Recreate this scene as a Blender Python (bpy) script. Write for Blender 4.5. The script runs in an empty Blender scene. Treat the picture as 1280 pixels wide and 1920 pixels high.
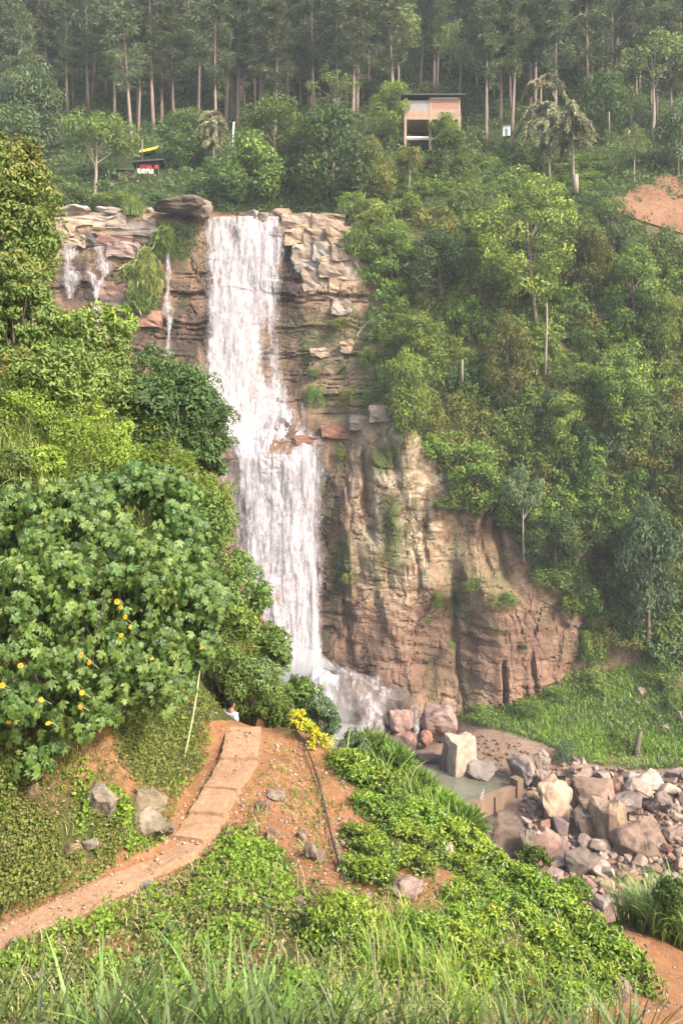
import bpy, bmesh, math, random
import numpy as np
from mathutils import Vector, Matrix

# ------------------------------------------------------------------ camera, world, sun, exposure
scene = bpy.context.scene
col = scene.collection
F_PX, HOR, CXP = 1500.0, 800.0, 640.0          # focal length, horizon row and centre column of the 1280x1920 photograph

cam_d = bpy.data.cameras.new('camera')
cam = bpy.data.objects.new('camera', cam_d); col.objects.link(cam)
cam_d.sensor_fit = 'VERTICAL'; cam_d.sensor_height = 36.0; cam_d.sensor_width = 24.0
cam_d.lens = 36.0 * F_PX / 1920.0
cam_d.shift_y = -160.0 / 1920.0
cam_d.clip_start = 0.1; cam_d.clip_end = 2000
cam.location = (0, 0, 0); cam.rotation_euler = (math.pi / 2, 0, 0)
scene.camera = cam

SUN_DIR = Vector((0.66, -0.58, 0.74)).normalized()     # towards the sun: right, behind the camera
world = bpy.data.worlds.new('World'); scene.world = world; world.use_nodes = True
wn = world.node_tree; wn.nodes.clear()
sky = wn.nodes.new('ShaderNodeTexSky'); sky.sky_type = 'NISHITA'; sky.sun_disc = False
sky.sun_elevation = math.asin(SUN_DIR.z); sky.sun_rotation = math.atan2(SUN_DIR.x, SUN_DIR.y)
sky.air_density = 1.2; sky.dust_density = 4.0; sky.ozone_density = 0.6
bg = wn.nodes.new('ShaderNodeBackground'); bg.inputs[1].default_value = 0.15
wo = wn.nodes.new('ShaderNodeOutputWorld')
wn.links.new(sky.outputs[0], bg.inputs[0]); wn.links.new(bg.outputs[0], wo.inputs[0])

sun_d = bpy.data.lights.new('sun', 'SUN'); sun_d.energy = 2.0; sun_d.angle = math.radians(7.0); sun_d.color = (1.0, 0.925, 0.82)
sun = bpy.data.objects.new('sun', sun_d); col.objects.link(sun)
sun.rotation_euler = SUN_DIR.to_track_quat('Z', 'Y').to_euler(); sun.location = (20, -20, 60)

vs = scene.view_settings
vs.view_transform = 'Standard'; vs.look = 'None'; vs.gamma = 1.0; vs.use_curve_mapping = False
vs.exposure = 1.85
scene.render.engine = 'CYCLES'
cy = scene.cycles
cy.max_bounces = 5; cy.diffuse_bounces = 3; cy.glossy_bounces = 2; cy.transmission_bounces = 3
cy.transparent_max_bounces = 12; cy.volume_bounces = 0
cy.caustics_reflective = False; cy.caustics_refractive = False
cy.sample_clamp_indirect = 6.0
try:
    cy.use_denoising = True; cy.denoiser = 'OPENIMAGEDENOISE'
except Exception:
    pass

rng = np.random.default_rng(7)
random.seed(7)

# ------------------------------------------------------------------ numeric helpers
def P(px, py, Y):
    return np.array([(px - CXP) / F_PX * Y, Y, (HOR - py) / F_PX * Y])

def _h(ix, iy, iz):
    n = (ix.astype(np.int64) * 374761393 + iy.astype(np.int64) * 668265263 + iz.astype(np.int64) * 1274126177) & 0xffffffff
    n = ((n ^ (n >> 13)) * 1274126177) & 0xffffffff
    n = (n ^ (n >> 16)) & 0xffffffff
    return n.astype(np.float64) / 4294967295.0

def vnoise(x, y, z=0.0):
    x = np.asarray(x, float); y = np.asarray(y, float) + 0 * x; z = np.asarray(z, float) + 0 * x
    ix, iy, iz = np.floor(x), np.floor(y), np.floor(z)
    fx, fy, fz = x - ix, y - iy, z - iz
    fx, fy, fz = [t * t * (3 - 2 * t) for t in (fx, fy, fz)]
    out = 0
    for dx in (0, 1):
        for dy in (0, 1):
            for dz in (0, 1):
                w = (fx if dx else 1 - fx) * (fy if dy else 1 - fy) * (fz if dz else 1 - fz)
                out = out + w * _h(ix + dx, iy + dy, iz + dz)
    return out

def fbm(x, y, z=0.0, octv=4):
    a, s, out = 1.0, 1.0, 0.0
    for k in range(octv):
        out = out + a * (vnoise(np.asarray(x) * s + 17.3 * k, np.asarray(y) * s - 9.1 * k, np.asarray(z) * s + 4.7 * k) * 2 - 1)
        a *= 0.5; s *= 2.03
    return out

def sstep(a, b, x):
    t = np.clip((np.asarray(x, float) - a) / (b - a), 0, 1)
    return t * t * (3 - 2 * t)

class TPS:
    def __init__(self, xy, v, lam=0.02):
        xy = np.asarray(xy, float); v = np.asarray(v, float)
        self.s = 30.0; self.c = xy / self.s
        n = len(v)
        K = self._k(self.c, self.c) + lam * np.eye(n) * 0.01
        Pm = np.c_[np.ones(n), self.c]
        A = np.zeros((n + 3, n + 3)); A[:n, :n] = K; A[:n, n:] = Pm; A[n:, :n] = Pm.T
        self.w = np.linalg.solve(A, np.r_[v, 0, 0, 0])
    def _k(self, a, b):
        d2 = ((a[:, None, :] - b[None]) ** 2).sum(-1)
        return 0.5 * d2 * np.log(d2 + 1e-12)
    def __call__(self, x, y):
        x = np.asarray(x, float); shp = x.shape
        q = np.c_[x.ravel(), (np.asarray(y, float) + 0 * x).ravel()] / self.s
        out = np.empty(len(q)); n = len(self.c)
        for i in range(0, len(q), 40000):
            qq = q[i:i + 40000]
            out[i:i + 40000] = self._k(qq, self.c) @ self.w[:n] + self.w[n] + qq @ self.w[n + 1:]
        return out.reshape(shp)

class Grid:
    """bilinear look-up of a slow function"""
    def __init__(self, fn, x0, x1, y0, y1, h):
        self.x0, self.y0, self.h = x0, y0, h
        gx = np.arange(x0, x1 + h, h); gy = np.arange(y0, y1 + h, h)
        A, B = np.meshgrid(gx, gy); self.g = fn(A, B).astype(np.float32)
    def __call__(self, x, y):
        x = np.asarray(x, float); y = np.asarray(y, float) + 0 * x
        u = np.clip((x - self.x0) / self.h, 0, self.g.shape[1] - 1.001); v = np.clip((y - self.y0) / self.h, 0, self.g.shape[0] - 1.001)
        i = u.astype(np.int32); j = v.astype(np.int32); u = u - i; v = v - j; g = self.g
        return (g[j, i] * (1 - u) + g[j, i + 1] * u) * (1 - v) + (g[j + 1, i] * (1 - u) + g[j + 1, i + 1] * u) * v

def in_poly(px, py, poly):
    px = np.asarray(px, float); py = np.asarray(py, float)
    c = np.zeros(px.shape, bool); n = len(poly)
    for i in range(n):
        x0, y0 = poly[i]; x1, y1 = poly[(i + 1) % n]
        if y0 == y1: continue
        k = ((y0 > py) != (y1 > py)) & (px < (x1 - x0) * (py - y0) / (y1 - y0) + x0)
        c ^= k
    return c

def unit(v):
    return v / (np.linalg.norm(v, axis=-1, keepdims=True) + 1e-9)

# ------------------------------------------------------------------ mesh helpers
def mesh(name, V, faces, mats=(), midx=None, smooth=False, attrs=None):
    """faces: list of int arrays (each (n,3) or (n,4))."""
    me = bpy.data.meshes.new(name)
    V = np.asarray(V, np.float32)
    if not isinstance(faces, (list, tuple)): faces = [faces]
    faces = [np.asarray(f, np.int32) for f in faces if len(f)]
    me.vertices.add(len(V)); me.vertices.foreach_set('co', V.ravel())
    loops = np.concatenate([f.ravel() for f in faces])
    tot = np.concatenate([np.full(len(f), f.shape[1], np.int32) for f in faces])
    start = np.r_[0, np.cumsum(tot)[:-1]].astype(np.int32)
    me.loops.add(len(loops)); me.loops.foreach_set('vertex_index', loops)
    me.polygons.add(len(tot)); me.polygons.foreach_set('loop_start', start)
    for m in mats: me.materials.append(m)
    if midx is not None: me.polygons.foreach_set('material_index', np.asarray(midx, np.int32))
    me.polygons.foreach_set('use_smooth', np.full(len(tot), smooth, bool))
    if attrs:
        for k, a in attrs.items():
            a = np.asarray(a, np.float32)
            if a.ndim == 1:
                at = me.attributes.new(k, 'FLOAT', 'POINT'); at.data.foreach_set('value', a)
            else:
                at = me.attributes.new(k, 'FLOAT_VECTOR', 'POINT'); at.data.foreach_set('vector', a.ravel())
    me.update(calc_edges=True)
    return me

def link(name, data, parent=None, loc=None, rotz=None, scale=None, label=None, cat=None, group=None, kind=None):
    o = bpy.data.objects.new(name, data); col.objects.link(o)
    if parent is not None: o.parent = parent
    if loc is not None: o.location = tuple(float(t) for t in loc)
    if rotz is not None: o.rotation_euler = (0, 0, float(rotz)) if not hasattr(rotz, '__len__') else tuple(float(t) for t in rotz)
    if scale is not None: o.scale = (float(scale),) * 3 if not hasattr(scale, '__len__') else tuple(float(t) for t in scale)
    if label: o['label'] = label
    if cat: o['category'] = cat
    if group: o['group'] = group
    if kind: o['kind'] = kind
    return o

class MB:
    """collects vertices and faces of several pieces of ONE part"""
    def __init__(s): s.V = []; s.F3 = []; s.F4 = []; s.n = 0
    def add(s, V, F):
        V = np.asarray(V, float); F = np.asarray(F, int)
        (s.F3 if F.shape[1] == 3 else s.F4).append(F + s.n)
        s.V.append(V); s.n += len(V)
    def box(s, x0, y0, z0, x1, y1, z1):
        V = [(x0,y0,z0),(x1,y0,z0),(x1,y1,z0),(x0,y1,z0),(x0,y0,z1),(x1,y0,z1),(x1,y1,z1),(x0,y1,z1)]
        s.add(V, [(0,3,2,1),(4,5,6,7),(0,1,5,4),(1,2,6,5),(2,3,7,6),(3,0,4,7)])
    def tube(s, pts, rad, sides=6, cap=True):
        pts = np.asarray(pts, float); n = len(pts); rad = np.broadcast_to(np.asarray(rad, float), (n,))
        t = np.gradient(pts, axis=0); t = unit(t)
        ref = np.where(np.abs(t[:, 2:3]) > 0.9, np.array([[1., 0, 0]]), np.array([[0., 0, 1]]))
        a = unit(np.cross(t, ref)); b = np.cross(t, a)
        ang = np.linspace(0, 2 * np.pi, sides, endpoint=False)
        V = pts[:, None] + rad[:, None, None] * (np.cos(ang)[None, :, None] * a[:, None] + np.sin(ang)[None, :, None] * b[:, None])
        V = V.reshape(-1, 3)
        i = np.arange(n - 1)[:, None] * sides; j = np.arange(sides)[None]; k = (j + 1) % sides
        F = np.stack([i + j, i + k, i + sides + k, i + sides + j], -1).reshape(-1, 4)
        base = s.n
        s.add(V, F)
        if cap:
            c = np.array([(0, q + 1, q) for q in range(1, sides - 1)]); e = (n - 1) * sides
            d = np.array([(e, e + q, e + q + 1) for q in range(1, sides - 1)])
            s.F3.append(c + base); s.F3.append(d + base)
    def mesh(s, name, mats, smooth=False, attrs=None):
        fs = []
        if s.F3: fs.append(np.concatenate(s.F3))
        if s.F4: fs.append(np.concatenate(s.F4))
        return mesh(name, np.concatenate(s.V), fs, mats if isinstance(mats, (list, tuple)) else [mats], smooth=smooth, attrs=attrs)

def box_mesh(name, m, *b):
    k = MB(); k.box(*b); return k.mesh(name, m)

# ------------------------------------------------------------------ materials
MAT = {}
def newmat(name):
    m = bpy.data.materials.new(name); m.use_nodes = True
    nt = m.node_tree; nt.nodes.clear()
    out = nt.nodes.new('ShaderNodeOutputMaterial')
    MAT[name] = m
    def N(t, **kw):
        n = nt.nodes.new(t)
        for k, v in kw.items(): setattr(n, k, v)
        return n
    def L(a, b): nt.links.new(a, b)
    return m, N, L, out

def ramp(N, stops, interp='LINEAR'):
    r = N('ShaderNodeValToRGB'); cr = r.color_ramp; cr.interpolation = interp
    while len(cr.elements) < len(stops): cr.elements.new(0.5)
    for e, (p, c) in zip(cr.elements, stops):
        e.position = p; e.color = (*c, 1) if len(c) == 3 else c
    return r

def mixc(N, L, fac, a, b, blend='MIX'):
    m = N('ShaderNodeMix', data_type='RGBA', blend_type=blend)
    for sock, v in ((m.inputs[0], fac), (m.inputs[6], a), (m.inputs[7], b)):
        if hasattr(v, 'is_linked') or hasattr(v, 'links'): L(v, sock)
        elif isinstance(v, (int, float)): sock.default_value = v
        else: sock.default_value = (*v, 1)
    return m.outputs[2]

def mth(N, L, op, a, b=None, clamp=False):
    m = N('ShaderNodeMath', operation=op, use_clamp=clamp)
    for s, v in zip(m.inputs, (a, b)):
        if v is None: continue
        if isinstance(v, (int, float)): s.default_value = v
        else: L(v, s)
    return m.outputs[0]

def noise(N, L, scale, detail=4, rough=0.55, vec=None, sc=None):
    n = N('ShaderNodeTexNoise'); n.inputs['Scale'].default_value = scale
    n.inputs['Detail'].default_value = detail; n.inputs['Roughness'].default_value = rough
    if vec is not None:
        if sc is not None:
            mp = N('ShaderNodeMapping'); mp.inputs['Scale'].default_value = sc
            L(vec, mp.inputs['Vector']); vec = mp.outputs[0]
        L(vec, n.inputs['Vector'])
    return n.outputs[0]

def leafmat(name, cols, trans=0.3, rough=0.5, spec=0.25, objvar=0.35, tcol=None):
    """cols: 3-4 leaf colours, picked leaf by leaf; each plant also varies a little as a whole"""
    m, N, L, out = newmat(name)
    g = N('ShaderNodeNewGeometry'); oi = N('ShaderNodeObjectInfo')
    st = [(i / max(1, len(cols) - 1), (1.74 * c[0], 1.66 * c[1], 1.32 * c[2])) for i, c in enumerate(cols)]
    r = ramp(N, st); L(g.outputs['Random Per Island'], r.inputs[0])
    hsv = N('ShaderNodeHueSaturation')
    v = N('ShaderNodeMapRange'); L(oi.outputs['Random'], v.inputs[0])
    v.inputs[3].default_value = 1 - objvar; v.inputs[4].default_value = 1 + objvar
    L(v.outputs[0], hsv.inputs['Value'])
    h = N('ShaderNodeMapRange'); oh = mth(N, L, 'FRACT', mth(N, L, 'MULTIPLY', oi.outputs['Random'], 7.31)); L(oh, h.inputs[0])
    h.inputs[3].default_value = 0.485; h.inputs[4].default_value = 0.515
    L(h.outputs[0], hsv.inputs['Hue']); L(r.outputs[0], hsv.inputs['Color'])
    p = N('ShaderNodeBsdfPrincipled'); L(hsv.outputs[0], p.inputs['Base Color'])
    p.inputs['Roughness'].default_value = rough; p.inputs['Specular IOR Level'].default_value = spec
    t = N('ShaderNodeBsdfTranslucent')
    tc = mixc(N, L, 0.5, hsv.outputs[0], tcol or (0.16, 0.20, 0.03)); L(tc, t.inputs[0])
    mx = N('ShaderNodeMixShader'); mx.inputs[0].default_value = trans
    L(p.outputs[0], mx.inputs[1]); L(t.outputs[0], mx.inputs[2]); L(mx.outputs[0], out.inputs[0])
    return m

def plain(name, c1, c2=None, scale=4.0, rough=0.8, bump=0.0, stretch=None, spec=0.3, metal=0.0):
    m, N, L, out = newmat(name)
    p = N('ShaderNodeBsdfPrincipled'); p.inputs['Roughness'].default_value = rough
    p.inputs['Specular IOR Level'].default_value = spec; p.inputs['Metallic'].default_value = metal
    tc = N('ShaderNodeTexCoord')
    n = noise(N, L, scale, 6, 0.65, tc.outputs['Object'], stretch)
    if c2 is None: c2 = tuple(t * 0.7 for t in c1)
    r = ramp(N, [(0.3, c2), (0.68, c1)]); L(n, r.inputs[0]); L(r.outputs[0], p.inputs['Base Color'])
    if bump:
        b = N('ShaderNodeBump'); b.inputs['Strength'].default_value = bump; b.inputs['Distance'].default_value = 0.1
        L(n, b.inputs['Height']); L(b.outputs[0], p.inputs['Normal'])
    L(p.outputs[0], out.inputs[0])
    return m

# foliage colours (linear base colours of the leaves themselves)
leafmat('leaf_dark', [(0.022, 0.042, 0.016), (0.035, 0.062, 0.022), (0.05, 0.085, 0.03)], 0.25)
leafmat('leaf_mid', [(0.04, 0.068, 0.018), (0.06, 0.098, 0.026), (0.085, 0.125, 0.035)], 0.3)
leafmat('leaf_olive', [(0.042, 0.058, 0.016), (0.066, 0.08, 0.021), (0.092, 0.10, 0.027), (0.115, 0.10, 0.033)], 0.3)
leafmat('leaf_bright', [(0.075, 0.12, 0.022), (0.11, 0.165, 0.03), (0.16, 0.22, 0.045)], 0.35)
leafmat('leaf_lime', [(0.095, 0.145, 0.026), (0.14, 0.19, 0.036), (0.20, 0.24, 0.055)], 0.35)
leafmat('leaf_blue', [(0.035, 0.065, 0.04), (0.055, 0.09, 0.05), (0.08, 0.115, 0.06)], 0.25)
leafmat('leaf_pine', [(0.044, 0.066, 0.042), (0.066, 0.092, 0.056), (0.092, 0.118, 0.07)], 0.2, objvar=0.3)
leafmat('leaf_pale', [(0.08, 0.11, 0.045), (0.11, 0.145, 0.06), (0.145, 0.175, 0.075)], 0.3)
leafmat('leaf_palm', [(0.12, 0.135, 0.085), (0.165, 0.17, 0.115), (0.22, 0.205, 0.15)], 0.25)
leafmat('leaf_dry', [(0.12, 0.098, 0.07), (0.17, 0.138, 0.095), (0.23, 0.19, 0.14)], 0.2)
leafmat('leaf_sunflower', [(0.017, 0.040, 0.010), (0.029, 0.061, 0.014), (0.044, 0.082, 0.019), (0.070, 0.108, 0.027)], 0.3, spec=0.4, objvar=0.18)
leafmat('leaf_tea', [(0.026, 0.056, 0.013), (0.048, 0.09, 0.018), (0.09, 0.145, 0.024)], 0.3, rough=0.35, spec=0.5, objvar=0.2)
leafmat('leaf_tea_young', [(0.095, 0.158, 0.018), (0.14, 0.205, 0.024), (0.18, 0.24, 0.035)], 0.4, rough=0.4, spec=0.4, objvar=0.2)
leafmat('leaf_weed', [(0.065, 0.11, 0.018), (0.10, 0.16, 0.025), (0.15, 0.215, 0.036)], 0.35, objvar=0.0)
leafmat('leaf_weed_dull', [(0.035, 0.05, 0.014), (0.065, 0.088, 0.022), (0.105, 0.13, 0.032), (0.12, 0.10, 0.045)], 0.3, objvar=0.0)
leafmat('leaf_croton', [(0.10, 0.14, 0.02), (0.26, 0.26, 0.02), (0.38, 0.35, 0.02), (0.30, 0.31, 0.03)], 0.3, objvar=0.1)
leafmat('blade', [(0.055, 0.095, 0.025), (0.085, 0.14, 0.035), (0.13, 0.19, 0.055)], 0.3, spec=0.4, objvar=0.15)
leafmat('blade_dark', [(0.024, 0.045, 0.014), (0.04, 0.068, 0.02), (0.06, 0.092, 0.03)], 0.3, spec=0.4, objvar=0.1)
leafmat('blade_pale', [(0.09, 0.125, 0.035), (0.14, 0.18, 0.055), (0.20, 0.22, 0.09)], 0.3, objvar=0.15)
leafmat('blade_bright', [(0.075, 0.14, 0.022), (0.11, 0.19, 0.03), (0.16, 0.24, 0.045)], 0.35, objvar=0.15)
plain('bark', (0.16, 0.12, 0.09), (0.08, 0.06, 0.045), 3.0, 0.9, 0.4, (2, 2, 0.4))
plain('bark_pale', (0.26, 0.22, 0.175), (0.15, 0.125, 0.10), 2.0, 0.9, 0.3, (2, 2, 0.5))
plain('bark_pine', (0.24, 0.17, 0.135), (0.13, 0.10, 0.085), 1.2, 0.9, 0.3, (2, 2, 0.3))
plain('petal', (0.75, 0.42, 0.02), (0.65, 0.28, 0.01), 30, 0.6)
plain('flower_disc', (0.42, 0.16, 0.02), (0.25, 0.09, 0.01), 60, 0.8)
plain('concrete', (0.42, 0.36, 0.29), (0.30, 0.26, 0.21), 1.5, 0.9, 0.15)
plain('concrete_warm', (0.33, 0.235, 0.17), (0.22, 0.155, 0.11), 1.2, 0.9, 0.15)
plain('block_grey', (0.26, 0.26, 0.25), (0.17, 0.17, 0.165), 2.5, 0.9, 0.2)
plain('plank_red', (0.36, 0.20, 0.15), (0.26, 0.14, 0.10), 2.0, 0.85, 0.1, (0.4, 3, 3))
plain('roof_dark', (0.05, 0.05, 0.052), (0.03, 0.03, 0.032), 3, 0.7)
plain('void_shade', (0.05, 0.045, 0.04), (0.03, 0.028, 0.025), 2, 0.9)  # near-black colour stands for the shade inside the open house and hut
plain('white_paint', (0.75, 0.74, 0.70), (0.6, 0.59, 0.55), 3, 0.6)
plain('red_paint', (0.45, 0.04, 0.05), (0.32, 0.03, 0.04), 3, 0.6)
plain('yellow_cloth', (0.75, 0.58, 0.04), (0.62, 0.46, 0.03), 2, 0.7)
plain('bamboo', (0.42, 0.42, 0.24), (0.28, 0.30, 0.15), 5, 0.6, 0.0, (3, 3, 0.6))
plain('hose', (0.025, 0.025, 0.028), (0.045, 0.043, 0.04), 20, 0.5)
plain('weir_concrete', (0.19, 0.125, 0.08), (0.10, 0.07, 0.048), 0.5, 0.85, 0.2, (1, 1, 0.35))
plain('skin', (0.25, 0.13, 0.08), (0.22, 0.11, 0.07), 10, 0.55)
plain('hair', (0.008, 0.007, 0.006), (0.012, 0.011, 0.010), 40, 0.9, 0.0, None, 0.05)
plain('shirt', (0.40, 0.44, 0.50), (0.32, 0.36, 0.42), 8, 0.8)
plain('trousers', (0.06, 0.07, 0.10), (0.045, 0.05, 0.07), 8, 0.8)

def rockmat(name, cols, scale, bump=0.6, bands=0.0):
    m, N, L, out = newmat(name)
    p = N('ShaderNodeBsdfPrincipled'); p.inputs['Roughness'].default_value = 0.85; p.inputs['Specular IOR Level'].default_value = 0.25
    tc = N('ShaderNodeTexCoord'); oi = N('ShaderNodeObjectInfo')
    add = N('ShaderNodeVectorMath', operation='ADD'); L(tc.outputs['Object'], add.inputs[0])
    mul = N('ShaderNodeVectorMath', operation='SCALE'); cmb = N('ShaderNodeCombineXYZ')
    for i in range(3): L(oi.outputs['Random'], cmb.inputs[i])
    L(cmb.outputs[0], mul.inputs[0]); mul.inputs['Scale'].default_value = 40.0; L(mul.outputs[0], add.inputs[1])
    n1 = noise(N, L, scale, 7, 0.68, add.outputs[0]); n2 = noise(N, L, scale * 0.35, 3, 0.5, add.outputs[0], (1, 1, 3))
    n3 = noise(N, L, scale * 6, 5, 0.7, add.outputs[0])
    r = ramp(N, [(0.32, cols[0]), (0.5, cols[1]), (0.68, cols[2])]); L(mth(N, L, 'ADD', mth(N, L, 'MULTIPLY', n1, 0.6), mth(N, L, 'MULTIPLY', n2, 0.4)), r.inputs[0])
    r3 = ramp(N, [(0.35, (0.62, 0.6, 0.58)), (0.6, (1.1, 1.1, 1.1))]); L(n3, r3.inputs[0])
    c = mixc(N, L, 0.8, r.outputs[0], r3.outputs[0], 'MULTIPLY')
    hsv = N('ShaderNodeHueSaturation'); v = N('ShaderNodeMapRange'); L(oi.outputs['Random'], v.inputs[0])
    v.inputs[3].default_value = 0.72; v.inputs[4].default_value = 1.22
    L(v.outputs[0], hsv.inputs['Value']); L(c, hsv.inputs['Color'])
    s = N('ShaderNodeMapRange'); L(mth(N, L, 'FRACT', mth(N, L, 'MULTIPLY', oi.outputs['Random'], 5.7)), s.inputs[0])
    s.inputs[3].default_value = 0.6; s.inputs[4].default_value = 1.2; L(s.outputs[0], hsv.inputs['Saturation'])
    L(hsv.outputs[0], p.inputs['Base Color'])
    b = N('ShaderNodeBump'); b.inputs['Strength'].default_value = bump; b.inputs['Distance'].default_value = 0.15
    L(mth(N, L, 'ADD', n1, mth(N, L, 'MULTIPLY', n3, 0.4)), b.inputs['Height']); L(b.outputs[0], p.inputs['Normal'])
    L(p.outputs[0], out.inputs[0])
    return m
rockmat('boulder_pink', [(0.125, 0.082, 0.06), (0.225, 0.152, 0.112), (0.33, 0.245, 0.19)], 0.9)
rockmat('boulder_red', [(0.12, 0.07, 0.052), (0.21, 0.115, 0.085), (0.30, 0.18, 0.135)], 0.8)
rockmat('boulder_dark', [(0.04, 0.031, 0.026), (0.085, 0.064, 0.052), (0.145, 0.105, 0.08)], 0.8)
rockmat('boulder_tan', [(0.15, 0.105, 0.075), (0.265, 0.195, 0.14), (0.37, 0.29, 0.22)], 0.8)
rockmat('boulder_mossy', [(0.07, 0.075, 0.03), (0.16, 0.12, 0.075), (0.34, 0.26, 0.18)], 1.6)
rockmat('stone_near', [(0.12, 0.085, 0.06), (0.24, 0.165, 0.12), (0.46, 0.36, 0.29)], 4.0, 0.8)

def cliffmat():
    m, N, L, out = newmat('cliff_rock')
    p = N('ShaderNodeBsdfPrincipled'); p.inputs['Specular IOR Level'].default_value = 0.35
    tc = N('ShaderNodeTexCoord'); ob = tc.outputs['Object']
    def A(n):
        a = N('ShaderNodeAttribute'); a.attribute_name = n; return a.outputs['Fac']
    big = noise(N, L, 0.09, 6, 0.62, ob, (1, 1, 1.3)); mid = noise(N, L, 0.5, 7, 0.7, ob, (1, 1, 1.6))
    wp = N('ShaderNodeTexNoise'); wp.inputs['Scale'].default_value = 0.25; wp.inputs['Detail'].default_value = 4; L(ob, wp.inputs['Vector'])
    ws = N('ShaderNodeVectorMath', operation='SCALE'); L(wp.outputs['Color'], ws.inputs[0]); ws.inputs['Scale'].default_value = 4.5
    wa = N('ShaderNodeVectorMath', operation='ADD'); L(ob, wa.inputs[0]); L(ws.outputs[0], wa.inputs[1]); ow = wa.outputs[0]
    bed = noise(N, L, 0.35, 6, 0.65, ow, (0.3, 0.3, 4.0)); run = noise(N, L, 0.6, 6, 0.65, ow, (1.6, 1.6, 0.22))
    fine = noise(N, L, 3.0, 6, 0.7, ob)
    r1 = ramp(N, [(0.30, (0.12, 0.073, 0.045)), (0.44, (0.25, 0.152, 0.092)), (0.57, (0.34, 0.222, 0.142)), (0.72, (0.42, 0.305, 0.205))])
    L(mth(N, L, 'ADD', mth(N, L, 'MULTIPLY', big, 0.55), mth(N, L, 'MULTIPLY', mid, 0.45)), r1.inputs[0])
    rb = ramp(N, [(0.36, (0.50, 0.45, 0.42)), (0.52, (1, 1, 1))]); L(bed, rb.inputs[0])
    c = mixc(N, L, 0.45, r1.outputs[0], rb.outputs[0], 'MULTIPLY')
    rr = ramp(N, [(0.40, (0.42, 0.36, 0.32)), (0.56, (1.05, 1.02, 1.0))]); L(run, rr.inputs[0])
    c = mixc(N, L, 0.5, c, rr.outputs[0], 'MULTIPLY')
    # pale lichen crust
    lich = ramp(N, [(0.43, (0, 0, 0)), (0.58, (1, 1, 1))]); L(mid, lich.inputs[0])
    c = mixc(N, L, mth(N, L, 'MULTIPLY', lich.outputs[0], A('pale')), c, (0.50, 0.42, 0.31))
    # red-brown water-stained rock
    c = mixc(N, L, A('red'), c, mixc(N, L, mid, (0.09, 0.046, 0.033), (0.20, 0.115, 0.082)))
    wetc = mixc(N, L, 1.0, c, (0.15, 0.125, 0.13), 'MULTIPLY')
    c = mixc(N, L, A('wet'), c, wetc)
    ms = ramp(N, [(0.44, (0, 0, 0)), (0.56, (1, 1, 1))]); L(mth(N, L, 'ADD', mth(N, L, 'MULTIPLY', mid, 0.5), mth(N, L, 'MULTIPLY', fine, 0.5)), ms.inputs[0])
    mossc = mixc(N, L, fine, (0.03, 0.042, 0.01), (0.095, 0.11, 0.025))
    c = mixc(N, L, mth(N, L, 'MULTIPLY', mth(N, L, 'ADD', ms.outputs[0], A('moss'), True), A('moss')), c, mossc)
    rf = ramp(N, [(0.3, (0.7, 0.7, 0.7)), (0.65, (1.1, 1.1, 1.1))]); L(fine, rf.inputs[0])
    c = mixc(N, L, 0.6, c, rf.outputs[0], 'MULTIPLY')
    vo = N('ShaderNodeTexVoronoi', feature='DISTANCE_TO_EDGE'); vo.inputs['Scale'].default_value = 0.22
    vm = N('ShaderNodeMapping'); vm.inputs['Scale'].default_value = (1, 1, 0.62); L(ow, vm.inputs['Vector']); L(vm.outputs[0], vo.inputs['Vector'])
    vo2 = N('ShaderNodeTexVoronoi', feature='DISTANCE_TO_EDGE'); vo2.inputs['Scale'].default_value = 0.8; L(vm.outputs[0], vo2.inputs['Vector'])
    cr = N('ShaderNodeMapRange'); L(mth(N, L, 'MINIMUM', vo.outputs['Distance'], mth(N, L, 'ADD', vo2.outputs['Distance'], mth(N, L, 'MULTIPLY', mid, 0.06))), cr.inputs[0])
    cr.inputs[1].default_value = 0.0; cr.inputs[2].default_value = 0.035; cr.inputs[3].default_value = 0.0; cr.inputs[4].default_value = 1.0
    c = mixc(N, L, mth(N, L, 'MULTIPLY', mth(N, L, 'SUBTRACT', 1.0, cr.outputs[0]), 0.3), c, (0.045, 0.03, 0.022))
    L(c, p.inputs['Base Color'])
    ro = N('ShaderNodeMapRange'); L(A('wet'), ro.inputs[0]); ro.inputs[3].default_value = 0.85; ro.inputs[4].default_value = 0.35
    L(ro.outputs[0], p.inputs['Roughness'])
    b = N('ShaderNodeBump'); b.inputs['Strength'].default_value = 0.9; b.inputs['Distance'].default_value = 0.5
    L(mth(N, L, 'ADD', mth(N, L, 'ADD', mid, mth(N, L, 'MULTIPLY', cr.outputs[0], 0.35)), mth(N, L, 'ADD', mth(N, L, 'MULTIPLY', bed, 0.6), mth(N, L, 'MULTIPLY', fine, 0.45))), b.inputs['Height'])
    L(b.outputs[0], p.inputs['Normal']); L(p.outputs[0], out.inputs[0])
cliffmat()

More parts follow.
